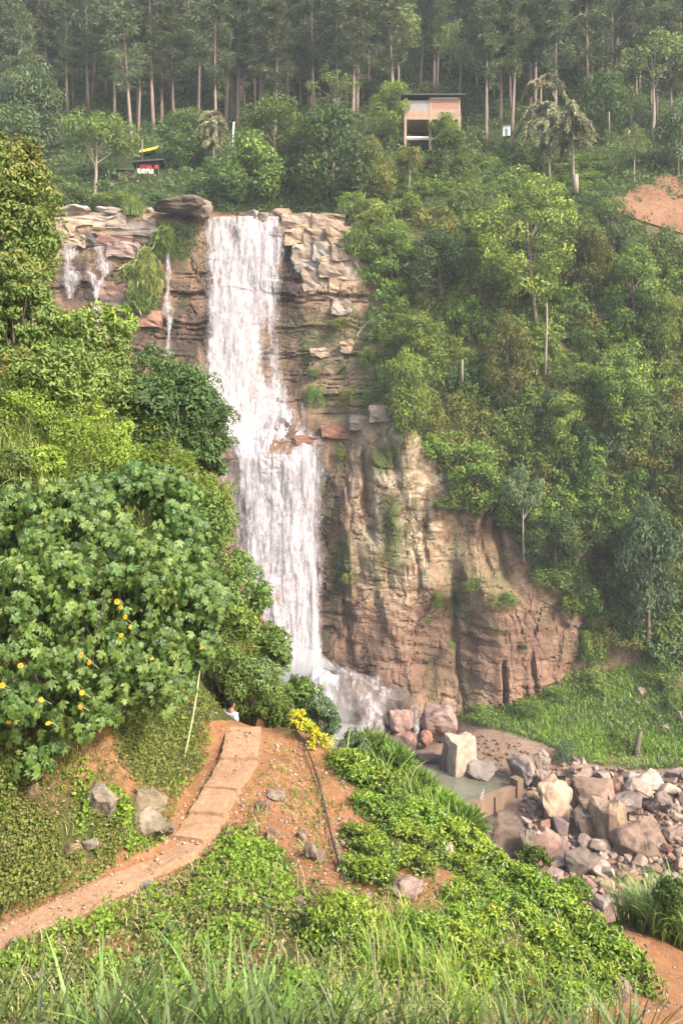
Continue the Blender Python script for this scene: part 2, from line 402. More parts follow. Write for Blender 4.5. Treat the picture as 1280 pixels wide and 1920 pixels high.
def groundmat(name, dirt, green, s=1.0):
    """soil showing through low green growth; the attribute 'soil' says where it is bare"""
    m, N, L, out = newmat(name)
    p = N('ShaderNodeBsdfPrincipled'); p.inputs['Roughness'].default_value = 0.95; p.inputs['Specular IOR Level'].default_value = 0.1
    tc = N('ShaderNodeTexCoord'); ob = tc.outputs['Object']
    a = N('ShaderNodeAttribute'); a.attribute_name = 'soil'
    n1 = noise(N, L, 0.8 * s, 6, 0.65, ob); n2 = noise(N, L, 6 * s, 6, 0.7, ob); n3 = noise(N, L, 25 * s, 4, 0.7, ob)
    d = ramp(N, [(0.25, dirt[0]), (0.5, dirt[1]), (0.75, dirt[2])]); L(mth(N, L, 'ADD', mth(N, L, 'MULTIPLY', n1, 0.4), mth(N, L, 'MULTIPLY', n2, 0.6)), d.inputs[0])
    g = ramp(N, [(0.3, green[0]), (0.7, green[1])]); L(n2, g.inputs[0])
    f = ramp(N, [(0.42, (0, 0, 0)), (0.58, (1, 1, 1))])
    L(mth(N, L, 'ADD', mth(N, L, 'MULTIPLY', n2, 0.5), mth(N, L, 'ADD', mth(N, L, 'MULTIPLY', a.outputs['Fac'], 0.9), -0.2)), f.inputs[0])
    c = mixc(N, L, f.outputs[0], g.outputs[0], d.outputs[0])
    rf = ramp(N, [(0.3, (0.65, 0.62, 0.6)), (0.6, (1.08, 1.08, 1.08))]); L(n3, rf.inputs[0])
    c = mixc(N, L, 0.7, c, rf.outputs[0], 'MULTIPLY')
    L(c, p.inputs['Base Color'])
    b = N('ShaderNodeBump'); b.inputs['Strength'].default_value = 0.8; b.inputs['Distance'].default_value = 0.06 / s
    L(mth(N, L, 'ADD', n2, mth(N, L, 'MULTIPLY', n3, 0.4)), b.inputs['Height']); L(b.outputs[0], p.inputs['Normal'])
    L(p.outputs[0], out.inputs[0])
groundmat('ground_near', [(0.10, 0.05, 0.025), (0.21, 0.105, 0.05), (0.31, 0.18, 0.10)], [(0.028, 0.034, 0.011), (0.075, 0.082, 0.024)])
groundmat('ground_far', [(0.11, 0.055, 0.03), (0.19, 0.10, 0.06), (0.26, 0.155, 0.10)], [(0.018, 0.027, 0.01), (0.045, 0.06, 0.018)], 0.25)
groundmat('ground_bed', [(0.10, 0.066, 0.048), (0.19, 0.13, 0.095), (0.28, 0.20, 0.155)], [(0.06, 0.08, 0.02), (0.11, 0.13, 0.035)], 0.4)
groundmat('path_earth', [(0.18, 0.10, 0.058), (0.31, 0.19, 0.115), (0.42, 0.285, 0.185)], [(0.1, 0.1, 0.03), (0.12, 0.12, 0.035)], 1.4)

def watermat():
    m, N, L, out = newmat('falling_water')
    at = N('ShaderNodeAttribute'); at.attribute_name = 'flow'; fl = at.outputs['Vector']
    de = N('ShaderNodeAttribute'); de.attribute_name = 'dens'
    wp = N('ShaderNodeTexNoise'); wp.inputs['Scale'].default_value = 0.5; wp.inputs['Detail'].default_value = 3; L(fl, wp.inputs['Vector'])
    wsc = N('ShaderNodeVectorMath', operation='SCALE'); L(wp.outputs['Color'], wsc.inputs[0]); wsc.inputs['Scale'].default_value = 1.1
    wad = N('ShaderNodeVectorMath', operation='ADD'); L(fl, wad.inputs[0]); L(wsc.outputs[0], wad.inputs[1]); fl = wad.outputs[0]
    n1 = noise(N, L, 1.0, 7, 0.72, fl, (1.45, 0.5, 1)); n2 = noise(N, L, 1.0, 6, 0.75, fl, (4.2, 2.2, 1)); n3 = noise(N, L, 1.0, 3, 0.5, fl, (0.35, 0.12, 1))
    s = mth(N, L, 'ADD', mth(N, L, 'MULTIPLY', n1, 0.5), mth(N, L, 'ADD', mth(N, L, 'MULTIPLY', n2, 0.32), mth(N, L, 'MULTIPLY', n3, 0.18)))
    al = N('ShaderNodeMapRange', interpolation_type='SMOOTHSTEP'); L(mth(N, L, 'ADD', s, de.outputs['Fac']), al.inputs[0])
    al.inputs[1].default_value = 0.74; al.inputs[2].default_value = 1.24
    d = N('ShaderNodeBsdfDiffuse'); t = N('ShaderNodeBsdfTranslucent')
    c = ramp(N, [(0.40, (0.26, 0.238, 0.245)), (0.58, (0.60, 0.56, 0.572))]); L(mth(N, L, 'ADD', mth(N, L, 'MULTIPLY', n1, 0.5), mth(N, L, 'MULTIPLY', n2, 0.5)), c.inputs[0])
    L(c.outputs[0], d.inputs[0]); t.inputs[0].default_value = (0.5, 0.47, 0.48, 1)
    b = N('ShaderNodeBump'); b.inputs['Strength'].default_value = 0.4; b.inputs['Distance'].default_value = 0.5
    L(s, b.inputs['Height']); L(b.outputs[0], d.inputs['Normal'])
    mx = N('ShaderNodeMixShader'); mx.inputs[0].default_value = 0.3; L(d.outputs[0], mx.inputs[1]); L(t.outputs[0], mx.inputs[2])
    tr = N('ShaderNodeBsdfTransparent'); m2 = N('ShaderNodeMixShader'); L(al.outputs[0], m2.inputs[0]); L(tr.outputs[0], m2.inputs[1]); L(mx.outputs[0], m2.inputs[2])
    L(m2.outputs[0], out.inputs[0])
watermat()
plain('foam', (0.62, 0.59, 0.59), (0.5, 0.48, 0.48), 2.0, 0.7)

def poolmat():
    m, N, L, out = newmat('pool_water')
    p = N('ShaderNodeBsdfPrincipled'); p.inputs['Roughness'].default_value = 0.12; p.inputs['IOR'].default_value = 1.33
    tc = N('ShaderNodeTexCoord'); n = noise(N, L, 0.25, 4, 0.6, tc.outputs['Object']); n2 = noise(N, L, 2.2, 4, 0.6, tc.outputs['Object'], (1, 2.2, 1))
    r = ramp(N, [(0.3, (0.085, 0.085, 0.062)), (0.7, (0.14, 0.135, 0.10))]); L(n, r.inputs[0]); L(r.outputs[0], p.inputs['Base Color'])
    b = N('ShaderNodeBump'); b.inputs['Strength'].default_value = 0.35; b.inputs['Distance'].default_value = 0.15; L(n2, b.inputs['Height']); L(b.outputs[0], p.inputs['Normal'])
    L(p.outputs[0], out.inputs[0])
poolmat()

def volmat(name, dens, color):
    m, N, L, out = newmat(name)
    v = N('ShaderNodeVolumePrincipled'); v.inputs['Density'].default_value = dens; v.inputs['Color'].default_value = (*color, 1)
    v.inputs['Anisotropy'].default_value = 0.0
    L(v.outputs[0], out.inputs['Volume'])
volmat('haze_air', 0.00030, (0.86, 0.94, 1.0))
volmat('mist_air', 0.30, (1, 1, 1))

# ------------------------------------------------------------------ terrain functions
def ctl(lst): return np.array([P(*t) for t in lst])
CL = ctl([
 (100,400,113),(250,400,114),(100,480,112.3),(250,480,113.3),(100,650,110.5),(250,650,112),(380,650,113),(250,800,109.5),(380,900,108.5),
 (420,1000,106.8),(430,1100,105),(300,1200,101),(100,1000,104),(0,400,111),(-100,400,109),(-150,800,104),(-100,1200,98),(-300,600,104),(300,1400,97),(0,1400,95),
 (380,408,115.6),(530,415,115.6),(450,640,113.3),(450,740,112),(490,800,111),(500,818,108.6),(600,822,107.6),(450,830,107.8),(520,900,106.8),(530,1000,105.8),
 (550,1150,104.3),(560,1250,103),(560,1380,100),(560,450,114.8),(660,450,113.4),(560,600,114.6),(600,700,113.5),(680,650,111.5),(600,770,111.5),(660,785,108.2),(700,772,105.6),
 (640,850,106.4),(700,850,103.6),(760,800,103.2),(800,900,102.5),(700,1000,103),(640,1000,105.2),(800,1050,102),(640,1200,103.8),(750,1200,101.6),(850,1150,100.8),(850,1300,99),(700,1300,101),
 (930,1000,103.8),(900,1100,100.2),(950,1200,98.8),(1050,1150,99),(1050,1250,97.7),(930,1290,97.4),(1100,1080,101.5),(1125,1100,103.2),(1180,1150,99.8),(1250,1100,99),(1200,1250,97.2),
 (650,1400,97),(800,1400,96),(1000,1400,95),(1280,1400,94),
 (700,400,117.5),(720,550,113.6),(760,650,109.8),(850,800,105),(850,600,111),(850,450,115.8),(1000,800,104.5),(1000,600,110),(1000,450,114.5),(1000,385,117.5),(1150,800,103),(1150,600,109),
 (1150,450,113.8),(1280,800,101.3),(1280,600,107),(1280,430,113),(1280,1000,99.3),(1400,800,100.5),(1400,500,109),(1400,1200,95),(900,900,104),(1550,450,108),(1550,900,97),(1550,1300,92)])
cliff_tps = Grid(TPS(CL[:, [0, 2]], CL[:, 1], 0.01), -75, 95, -50, 45, 0.5)

_lr = np.random.default_rng(4)
_lay = np.cumsum(np.r_[-60.0, _lr.uniform(0.45, 1.0, 120) * np.where(_lr.random(120) < 0.45, 3.0, 1.0)])
_loff = _lr.uniform(-0.5, 0.5, 140); _lwid = _lr.uniform(3.5, 15.0, 140); _lsh = _lr.uniform(0, 50, 140)
_grv = [(690, 840, 1010, 7, 1.8), (735, 760, 880, 5, 0.7), (925, 1215, 1330, 6, 2.0), (850, 1110, 1320, 5, 0.9), (940, 980, 1080, 7, 1.6), (800, 930, 1050, 5, 0.7), (985, 1200, 1290, 4, 0.9), (780, 1000, 1110, 4, 0.6), (905, 950, 1060, 5, 0.9), (655, 880, 1000, 4, 0.5), (1105, 1020, 1180, 12, 1.2), (640, 1060, 1180, 4, 0.5)]
def cliff_relief(X, Z):
    X = np.asarray(X, float); Z = np.asarray(Z, float)
    Zw = Z + 1.1 * fbm(X / 14, Z / 40, 0.3, 3) + 0.35 * fbm(X / 3, Z / 3, 0.9, 3) + 0.03 * X
    Xw = X + 1.0 * fbm(X / 3, Z / 2.2, 2.2, 3)
    li = np.clip(np.searchsorted(_lay, Zw.ravel()).reshape(Zw.shape), 1, len(_lay) - 1)
    z0, z1 = _lay[li - 1], _lay[li]
    cxi = (Xw + _lsh[li]) / _lwid[li]; ci = np.floor(cxi)
    bo = _h(ci + 1000, li.astype(float), np.zeros_like(ci)) * 2 - 1
    dv = np.minimum(Zw - z0, z1 - Zw); dh = np.minimum(cxi - ci, 1 - cxi + ci) * _lwid[li]
    jm = sstep(0.30, 0.62, vnoise(X / 5, Z / 2.5, 11.0))
    joint = -0.40 * jm * (1 - sstep(0.0, 0.22, dv)) - 0.3 * jm * (1 - sstep(0.0, 0.25, dh))
    block = 0.75 * _loff[li] + 0.42 * bo + joint
    pX = CXP + F_PX * X / 104.0 + 9 * fbm(X / 3, Z / 5, 12.0, 3); pY = HOR - F_PX * Z / 104.0
    grv = 0
    for gx, y0, y1, w_, dp in _grv: grv = grv - dp * np.exp(-((pX - gx) / w_) ** 2) * sstep(y0 - 15, y0 + 15, pY) * (1 - sstep(y1 - 15, y1 + 15, pY))
    vert = 1.25 * fbm(X / 4.5 + 0.4 * fbm(X / 5, Z / 9, 1.0, 3), Z / 13, 5.1, 5) + grv
    crack = -0.5 * (1 - sstep(0, 0.035, np.abs(fbm(X / 6, Z / 9, 8.8, 3)))) - 0.35 * (1 - sstep(0, 0.03, np.abs(fbm(X / 3 + Z / 9, Z / 3.5, 18.8, 3))))
    rough = 0.8 * fbm(X / 6, Z / 6, 1.7, 5) + 0.16 * fbm(X * 0.9, Z * 1.2, 3.3, 4)
    w = sstep(-5, 3, Z + 3 * fbm(X / 7, Z / 7, 9.0, 3))          # blocky strata above, massive jointed rock below
    bedl = 0.18 * fbm(X / 9, (Z + 0.18 * X + 0.9 * fbm(X / 6, Z / 6, 6.0, 2)) / 0.75, 2.0, 3) * sstep(-20, -26, Z)
    return w * block * 0.8 + (1 - w) * (vert + 0.3 * block * sstep(0.4, 0.7, vnoise(X / 6, Z / 5, 31.0)) + bedl) + 0.7 * crack + rough * 0.75

def cliff_Y(X, Z, relief=True):
    y = cliff_tps(X, Z)
    return y - cliff_relief(X, Z) if relief else y

def depth_px(px, py, relief=False):
    px = np.asarray(px, float); py = np.asarray(py, float)
    Y = np.full(px.shape, 108.0)
    for _ in range(7): Y = cliff_Y((px - CXP) / F_PX * Y, (HOR - py) / F_PX * Y, False)
    if relief:
        for _ in range(2): Y = cliff_Y((px - CXP) / F_PX * Y, (HOR - py) / F_PX * Y, True)
    return Y

_zt_x = (np.array([-400, 0, 100, 290, 375, 385, 525, 540, 640, 690, 800, 1000, 1150, 1280, 1700]) - CXP) / F_PX * 115
_zt_y = (HOR - np.array([380, 385, 400, 402, 404, 409, 414, 403, 403, 396, 388, 376, 395, 452, 470])) / F_PX * 115
def ztop(X): return np.interp(X, _zt_x, _zt_y)
def upper_Z(X, Y):
    X = np.asarray(X, float); Y = np.asarray(Y, float)
    zt = ztop(X); ye = np.clip(cliff_tps(X, zt), 104, 121)
    t = Y - ye
    base = 30.0 + (Y - 116) * 0.85 + 1.6 * fbm(X / 16, Y / 16, 3.0, 3)
    chan = np.exp(-((X + 14) / 9) ** 2) * (1 - sstep(2, 9, t)) * 3.0
    return zt + (base - chan - zt) * sstep(0, 4.5, t)

NEAR = [P(*t) for t in [
 (20,1750,13.1),(150,1690,14.0),(250,1640,14.9),(340,1595,15.7),(370,1550,16.4),(400,1490,17.3),(440,1420,18.6),(450,1360,20.2),
 (450,1425,22.5),(400,1405,24),(500,1500,17.5),(520,1400,20),(570,1372,21.2),(490,1368,20.8),(600,1500,18),(560,1600,16),(650,1600,16.2),(600,1700,14.2),
 (500,1700,13.8),(450,1800,12.3),(300,1750,13),(200,1800,12.2),(50,1830,11.8),(640,1880,11.4),(300,1900,11),(0,1900,10.8),(750,1800,12.9),(850,1700,14.8),
 (900,1850,12.9),(750,1500,19),(800,1560,18.3),(640,1425,21.5),(900,1605,18.3),(1000,1700,16.8),(1050,1850,14.2),(1090,1735,16.6),(1180,1840,15.2),
 (1200,1810,19),(1270,1880,18),(1160,1770,19.6),(1270,1730,22),
 (100,1500,15.6),(0,1500,15.3),(100,1670,14.3),(200,1500,16),(300,1450,17.6),(340,1400,19),(100,1380,16.3),(0,1300,16.5),(250,1300,18),(100,1100,18.5),
 (250,1100,20),(330,1220,21),(380,1290,22),(0,950,19.5),(100,860,21),(250,910,23),(0,730,23),(350,1010,25),(450,1220,26),(300,890,28),(100,720,28),(0,520,30),
 (400,1110,29),(550,1390,26),(-200,820,22),(-200,430,32),(-300,1500,15),(-300,1000,18)]]
NEAR += [np.array(t, float) for t in [
 (-1,26,-13),(2,24.5,-13.5),(4,24,-15),(8,28,-18),(12,27,-17),(10,23,-13.9),(0,35,-22),(8,40,-27),(-4,34,-16),(16,35,-23),(-2,50,-34),(10,55,-38),(20,55,-38),(-12,55,-25),(-6,45,-25),
 (8,66,-44),(22,66,-44),(-5,66,-43),(-15,70,-40),(26,45,-28),
 (-5,1,-1.9),(0,1,-1.9),(5,1,-1.9),(-5,5,-4.15),(0,5,-4.15),(5,5,-4.2),(0,8,-6.6),(-5,8,-6.5),(5,8,-6.9),(8,10,-8.5),(8,5,-4.6),(-9,8,-6),(-9,12,-7.5),(13,13,-11.5),(13,5,-5.5),(-12,3,-3)]]
NEAR = np.array(NEAR)
near_tps = Grid(TPS(NEAR[:, :2], NEAR[:, 2], 0.004), -36, 36, -4, 78, 0.2)
pth = np.array([P(*t) for t in [(-260,1868,11.3),(20,1750,13.1),(150,1690,14.0),(250,1640,14.9),(340,1595,15.7),(370,1550,16.4),(400,1490,17.3),(440,1420,18.6),(450,1360,20.2)]])
def path_dist(X, Y):
    d = np.full(np.shape(X), 1e9)
    for a, b in zip(pth[:-1], pth[1:]):
        ab = b[:2] - a[:2]; t = np.clip(((X - a[0]) * ab[0] + (Y - a[1]) * ab[1]) / (ab @ ab), 0, 1)
        d = np.minimum(d, np.hypot(X - a[0] - t * ab[0], Y - a[1] - t * ab[1]))
    return d
near_rough = Grid(lambda X, Y: near_tps(X, Y) + 0.16 * fbm(X / 1.4, Y / 1.4, 0.5, 4) * sstep(0.55, 1.3, path_dist(X, Y)) - 0.05 * (1 - sstep(0.4, 0.8, path_dist(X, Y))), -36, 36, -4, 78, 0.1)
def near_Z(X, Y, rough=True):
    return near_rough(X, Y) if rough else near_tps(X, Y)
def near_hit(px, py, y0=7.5, y1=40.0, n=170):
    """first point where the line of sight through each pixel meets the near hillside"""
    px = np.atleast_1d(np.asarray(px, float)); py = np.atleast_1d(np.asarray(py, float))
    Y = np.full(px.shape, y1); ok = np.zeros(px.shape, bool); prev = np.full(px.shape, -1.0)
    for y in np.linspace(y0, y1, n):
        g = near_Z((px - CXP) / F_PX * y, y) - (HOR - py) / F_PX * y
        hit = (g >= 0) & ~ok
        f = np.clip(-prev / np.where(g - prev == 0, 1, g - prev), 0, 1)
        Y[hit] = (y - (1 - f) * (y1 - y0) / (n - 1))[hit]; ok |= hit; prev = g
    X = (px - CXP) / F_PX * Y
    return np.stack([X, Y, near_Z(X, Y)], 1), ok

BED = np.array([(x, y, z) for x, y, z in [tuple(P(*t)) for t in [
 (1000,1440,86),(1250,1440,85),(900,1345,96),(1100,1300,96),(1250,1280,94),(1280,1400,88),(1450,1300,88),(1000,1380,91),(1280,1650,66),(1280,1550,74),(1100,1500,80),(1000,1500,80.5),
 (820,1395,95),(1400,1500,74)]]] + [(8,86,-39),(12,84,-39),(3,92,-38.6),(10,92,-37),(-5,95,-39),(0,98,-38),(-20,90,-40),(15,70,-39),(24,70,-38.6),(20,62,-39.5),(40,62,-38),(50,80,-34),(60,95,-25),(-40,90,-36),(0,75,-41),(-15,75,-42),(5,60,-42),
 (17,78,-39),(22,76,-38.6)])
bed_tps = TPS(BED[:, :2], BED[:, 2], 0.02)
bed_Z = Grid(lambda X, Y: bed_tps(X, Y) + 0.25 * fbm(X / 3, Y / 3, 0.7, 4), -50, 80, 52, 112, 0.25)

def grid_faces(nu, nv):
    i = np.arange(nv - 1)[:, None] * nu + np.arange(nu - 1)[None]
    return np.stack([i, i + 1, i + nu + 1, i + nu], -1).reshape(-1, 4)

def fpx(X, Y, Z):
    return X / Y * F_PX + CXP, HOR - Z / Y * F_PX

# ------------------------------------------------------------------ the cliff
ROCK = [(60,380),(540,395),(650,398),(690,540),(700,620),(705,700),(725,755),(775,805),(835,890),(838,950),(935,965),(1000,1070),(1075,1130),(1100,1180),(1095,1250),(1000,1300),(900,1330),(740,1420),(300,1420),(60,800)]
xs = np.arange(-62, 74, 0.24); zs = np.arange(0, 1.0001, 1 / 300)
zt = ztop(xs)
XX = np.broadcast_to(xs, (len(zs), len(xs))).copy(); ZZ = -42 + (zt[None] + 42) * zs[:, None]
RR = cliff_relief(XX, ZZ)
YY = cliff_tps(XX, ZZ)
pxg, pyg = fpx(XX, YY, ZZ)
rockmask = in_poly(pxg, pyg, ROCK).astype(float)
YY = YY - RR * (0.35 + 0.65 * rockmask) * (1 - 0.6 * sstep(0.985, 1, zs)[:, None])
def blob(cx, cy, rx, ry): return np.exp(-(((pxg - cx) / rx) ** 2 + ((pyg - cy) / ry) ** 2))
nz = fbm(XX / 5, ZZ / 5, 2.0, 4); nz2 = fbm(XX / 1.6, ZZ / 3.5, 7.0, 4)
moss = np.clip(0.32 * sstep(0.0, 0.7, nz + 0.5 * nz2) + sum(a * blob(*b) for a, b in [
    (1.0, (640, 620, 45, 60)), (0.9, (600, 710, 25, 70)), (0.8, (680, 720, 45, 70)), (1.0, (655, 1070, 35, 45)), (0.7, (720, 900, 40, 120)), (0.8, (740, 1000, 30, 80)),
    (0.5, (830, 1000, 60, 90)), (0.7, (850, 1130, 30, 50)), (0.9, (930, 1090, 50, 50)), (0.6, (640, 860, 25, 50)), (0.6, (250, 520, 60, 60)), (0.7, (640, 1020, 20, 40)), (0.5, (240, 590, 40, 40))]), 0, 1)
moss = np.clip(moss * (0.75 + 0.5 * nz2), 0, 1)
moss = np.maximum(moss, (1 - rockmask) * np.clip(0.75 + 0.5 * nz, 0, 1) * (1 - blob(1115, 1090, 25, 70)) * (1 - 0.8 * blob(1185, 1220, 40, 30)))
wet = np.clip(sum(a * blob(*b) for a, b in [
    (1.3, (546, 540, 22, 140)), (1.3, (566, 720, 20, 110)), (1.0, (370, 640, 35, 90)), (1.2, (155, 520, 70, 50)), (0.7, (310, 600, 70, 110)), (0.6, (200, 600, 90, 70)), (0.9, (450, 600, 80, 200)), (1.2, (622, 1080, 26, 260)),
    (1.0, (660, 1240, 60, 60)), (0.6, (530, 1000, 90, 200)), (0.5, (900, 980, 30, 60)), (0.7, (925, 1270, 12, 60)), (0.9, (1115, 1080, 22, 70)), (0.5, (760, 1290, 90, 20)), (0.8, (550, 800, 40, 14))]), 0, 1) * np.clip(0.85 + 0.5 * nz2, 0, 1)
red = np.clip(sum(a * blob(*b) for a, b in [(1.1, (760, 1215, 160, 85)), (1.0, (980, 1210, 130, 85)), (0.9, (590, 812, 70, 14)), (0.45, (430, 940, 40, 120)), (0.5, (640, 930, 40, 80)), (0.35, (320, 620, 90, 80))]), 0, 1) * np.clip(0.8 + 0.5 * nz, 0, 1)
pale = np.clip(sum(a * blob(*b) for a, b in [(1.0, (750, 980, 95, 150)), (0.9, (600, 460, 80, 80)), (0.8, (880, 1180, 25, 80)), (0.9, (770, 850, 70, 90)), (0.5, (200, 420, 100, 30)), (0.5, (620, 620, 50, 80))]), 0, 1)
XX, YY, ZZ = [np.vstack([a, b[None]]) for a, b in ((XX, XX[-1]), (YY, YY[-1] + 5.0), (ZZ, ZZ[-1] - 0.25))]
moss, wet, red, pale = [np.vstack([a, a[-1:]]) for a in (moss, wet, red, pale)]
cliff_me = mesh('cliff', np.stack([XX, YY, ZZ], -1).reshape(-1, 3), grid_faces(len(xs), len(zs) + 1), [MAT['cliff_rock']], smooth=False,
                attrs={'moss': moss.ravel(), 'wet': wet.ravel(), 'red': red.ravel(), 'pale': pale.ravel()})
cliff = link('cliff', cliff_me, kind='structure')

# ------------------------------------------------------------------ upper hillside, valley floor, near hillside, water
def sheet(name, X, Y, Z, mat, soil, smooth=True):
    me = mesh(name, np.stack([X, Y, Z], -1).reshape(-1, 3), grid_faces(X.shape[1], X.shape[0]), [MAT[mat]], smooth=smooth, attrs={'soil': np.asarray(soil).ravel()})
    return link(name, me, kind='structure')

xs = np.arange(-150, 180, 1.0); ts = np.r_[np.arange(-0.3, 8, 0.4), np.arange(8, 60, 1.0), np.arange(60, 190, 3.0)]
ye = np.clip(cliff_tps(np.clip(xs, -60, 72), ztop(np.clip(xs, -60, 72))), 104, 121)
X = np.broadcast_to(xs, (len(ts), len(xs))).copy(); Y = ye[None] + ts[:, None]; Z = upper_Z(X, Y)
px_, py_ = fpx(X, Y, Z)
soil = np.clip((1.15 + 0.55 * fbm(X / 2.5, Y / 2.5, 5.0, 4)) * np.exp(-(((px_ - 1232) / 100) ** 2 + ((py_ - 392) / 60) ** 2)) + 0.8 * np.exp(-(((px_ - 340) / 260) ** 2 + ((py_ - 402) / 8) ** 2)), 0, 1)
upper = sheet('upper_hillside', X, Y, Z, 'ground_far', soil)

xs = np.arange(-45, 75, 0.6); ys = np.arange(56, 108, 0.5)
X, Y = np.meshgrid(xs, ys); Z = bed_Z(X, Y)
px_, py_ = fpx(X, Y, Z)
soil = np.clip(1.0 - 1.3 * np.exp(-(((px_ - 1180) / 200) ** 2 + ((py_ - 1350) / 75) ** 2)) - 0.9 * np.exp(-(((px_ - 980) / 100) ** 2 + ((py_ - 1330) / 35) ** 2)), 0, 1)
valley = sheet('valley_floor', X, Y, Z, 'ground_bed', soil)

xs = np.r_[np.arange(-34, -12, 0.5), np.arange(-12, 12, 0.11), np.arange(12, 34, 0.5)]
ys = np.r_[np.arange(-3, 8, 0.3), np.arange(8, 24, 0.11), np.arange(24, 75, 0.5)]
X, Y = np.meshgrid(xs, ys); Z = near_Z(X, Y) + 0.035 * fbm(X * 3, Y * 3, 1.0, 3) * sstep(0.5, 1.0, path_dist(X, Y))
pd = path_dist(X, Y)
pxn, pyn = fpx(X, np.maximum(Y, 0.5), Z)
def gb(cx, cy, rx, ry): return np.exp(-(((pxn - cx) / rx) ** 2 + ((pyn - cy) / ry) ** 2))
soil = 0.35 + 1.0 * np.exp(-(pd / (0.42 + 0.3 * sstep(15.5, 17.5, Y))) ** 2) * (pyn > 1352) + 0.7 * gb(540, 1430, 70, 60) + 0.65 * gb(600, 1560, 80, 110) + 0.5 * gb(700, 1700, 90, 60) + 1.2 * gb(1210, 1830, 90, 110) + 0.25 * gb(320, 1330, 40, 50) \
       + 0.5 * gb(760, 1690, 110, 70) + 0.4 * gb(980, 1870, 80, 40) + 0.3 * gb(850, 1640, 90, 50) + 0.3 * fbm(X / 1.2, Y / 1.2, 4.0, 3) - 0.5 * gb(500, 1700, 60, 60)
soil = soil + 0.12 * (Y > 13.5) * (X < -2.5) * (1 - sstep(16.8, 18.2, Y)); soil = np.clip(soil - 0.5 * sstep(16.5, 19, Y) * (X < -3.6) * (1 - np.exp(-(pd / 0.9) ** 2)), 0, 1.2) * (Y > 7)
near = sheet('hillside', X, Y, Z, 'ground_near', soil)

POOLZ = -37.25
pp = np.array([(420,1500),(560,1410),(640,1388),(700,1382),(790,1384),(850,1400),(960,1440),(985,1462),(976,1470),(862,1524),(760,1580),(560,1640)], float)
Yp = -POOLZ * F_PX / (pp[:, 1] - HOR); Vp = np.stack([(pp[:, 0] - CXP) / F_PX * Yp, Yp, np.full(len(pp), POOLZ)], 1)
pm = bpy.data.meshes.new('pool'); pm.from_pydata([tuple(v) for v in Vp], [], [list(range(len(Vp)))[::-1]]); pm.materials.append(MAT['pool_water'])
link('pool_water', pm, kind='structure')

# ------------------------------------------------------------------ rocks
def hull_rock(seed, n=18, dims=(1, 1, 1), boxy=0.5, bevel=0.06, sub=0, amp=0.04):
    r = np.random.default_rng(seed)
    v = unit(r.normal(size=(n, 3)))
    cube = v / np.max(np.abs(v), axis=1, keepdims=True)
    v = (v * (1 - boxy) + cube * boxy * 0.8) * r.uniform(0.78, 1.12, (n, 1)) * 0.55
    bm = bmesh.new()
    for p in v: bm.verts.new(p * np.array(dims))
    res = bmesh.ops.convex_hull(bm, input=bm.verts)
    bmesh.ops.delete(bm, geom=list({g for g in res['geom_interior'] + res['geom_unused'] if isinstance(g, bmesh.types.BMVert)}), context='VERTS')
    bmesh.ops.dissolve_limit(bm, angle_limit=math.radians(14), verts=bm.verts, edges=bm.edges)
    if bevel: bmesh.ops.bevel(bm, geom=bm.edges[:], offset=bevel, segments=1, affect='EDGES', clamp_overlap=True)
    bmesh.ops.triangulate(bm, faces=bm.faces)
    if sub:
        bmesh.ops.subdivide_edges(bm, edges=bm.edges, cuts=sub, use_grid_fill=True)
        bm.verts.ensure_lookup_table(); co = np.array([q.co for q in bm.verts]); bm.normal_update()
        nn = np.array([q.normal for q in bm.verts])
        d = amp * fbm(co[:, 0] * 3 + seed, co[:, 1] * 3, co[:, 2] * 3, 3)
        co = co + nn * d[:, None]
        for q, c in zip(bm.verts, co): q.co = c
    me = bpy.data.meshes.new('rock'); bm.to_mesh(me); bm.free()
    return me
rock_protos = [hull_rock(100 + i, 14 + i % 6, (1, 0.85 + 0.25 * (i % 3) / 2, 0.62 + 0.1 * (i % 4)), 0.35 + 0.15 * (i % 4), 0.03) for i in range(14)]
def with_mat(me, key):
    k = me.copy(); k.materials.clear(); k.materials.append(MAT[key]); return k
rock_var = {k: [with_mat(m, k) for m in rock_protos] for k in ('boulder_pink', 'boulder_tan', 'boulder_red', 'boulder_dark', 'stone_near')}

def block_rock(seed, depth=0.8):
    """a squared block with worn corners and leaning faces"""
    r = np.random.default_rng(seed)
    bm = bmesh.new(); bmesh.ops.create_cube(bm, size=1.0)
    for v in bm.verts: v.co += Vector(r.uniform(-0.11, 0.11, 3))
    bmesh.ops.bevel(bm, geom=bm.edges[:], offset=0.035, segments=1, affect='EDGES')
    bmesh.ops.triangulate(bm, faces=bm.faces)
    bmesh.ops.subdivide_edges(bm, edges=bm.edges, cuts=3, use_grid_fill=True)
    co = np.array([v.co for v in bm.verts]); bm.normal_update(); nn = np.array([v.normal for v in bm.verts])
    d = 0.075 * fbm(co[:, 0] * 3.0 + seed, co[:, 1] * 3.0, co[:, 2] * 5, 4)
    co = (co + nn * d[:, None]) * np.array([1, depth, 1])
    for v, c in zip(bm.verts, co): v.co = c
    me = bpy.data.meshes.new('rock'); bm.to_mesh(me); bm.free()
    return me
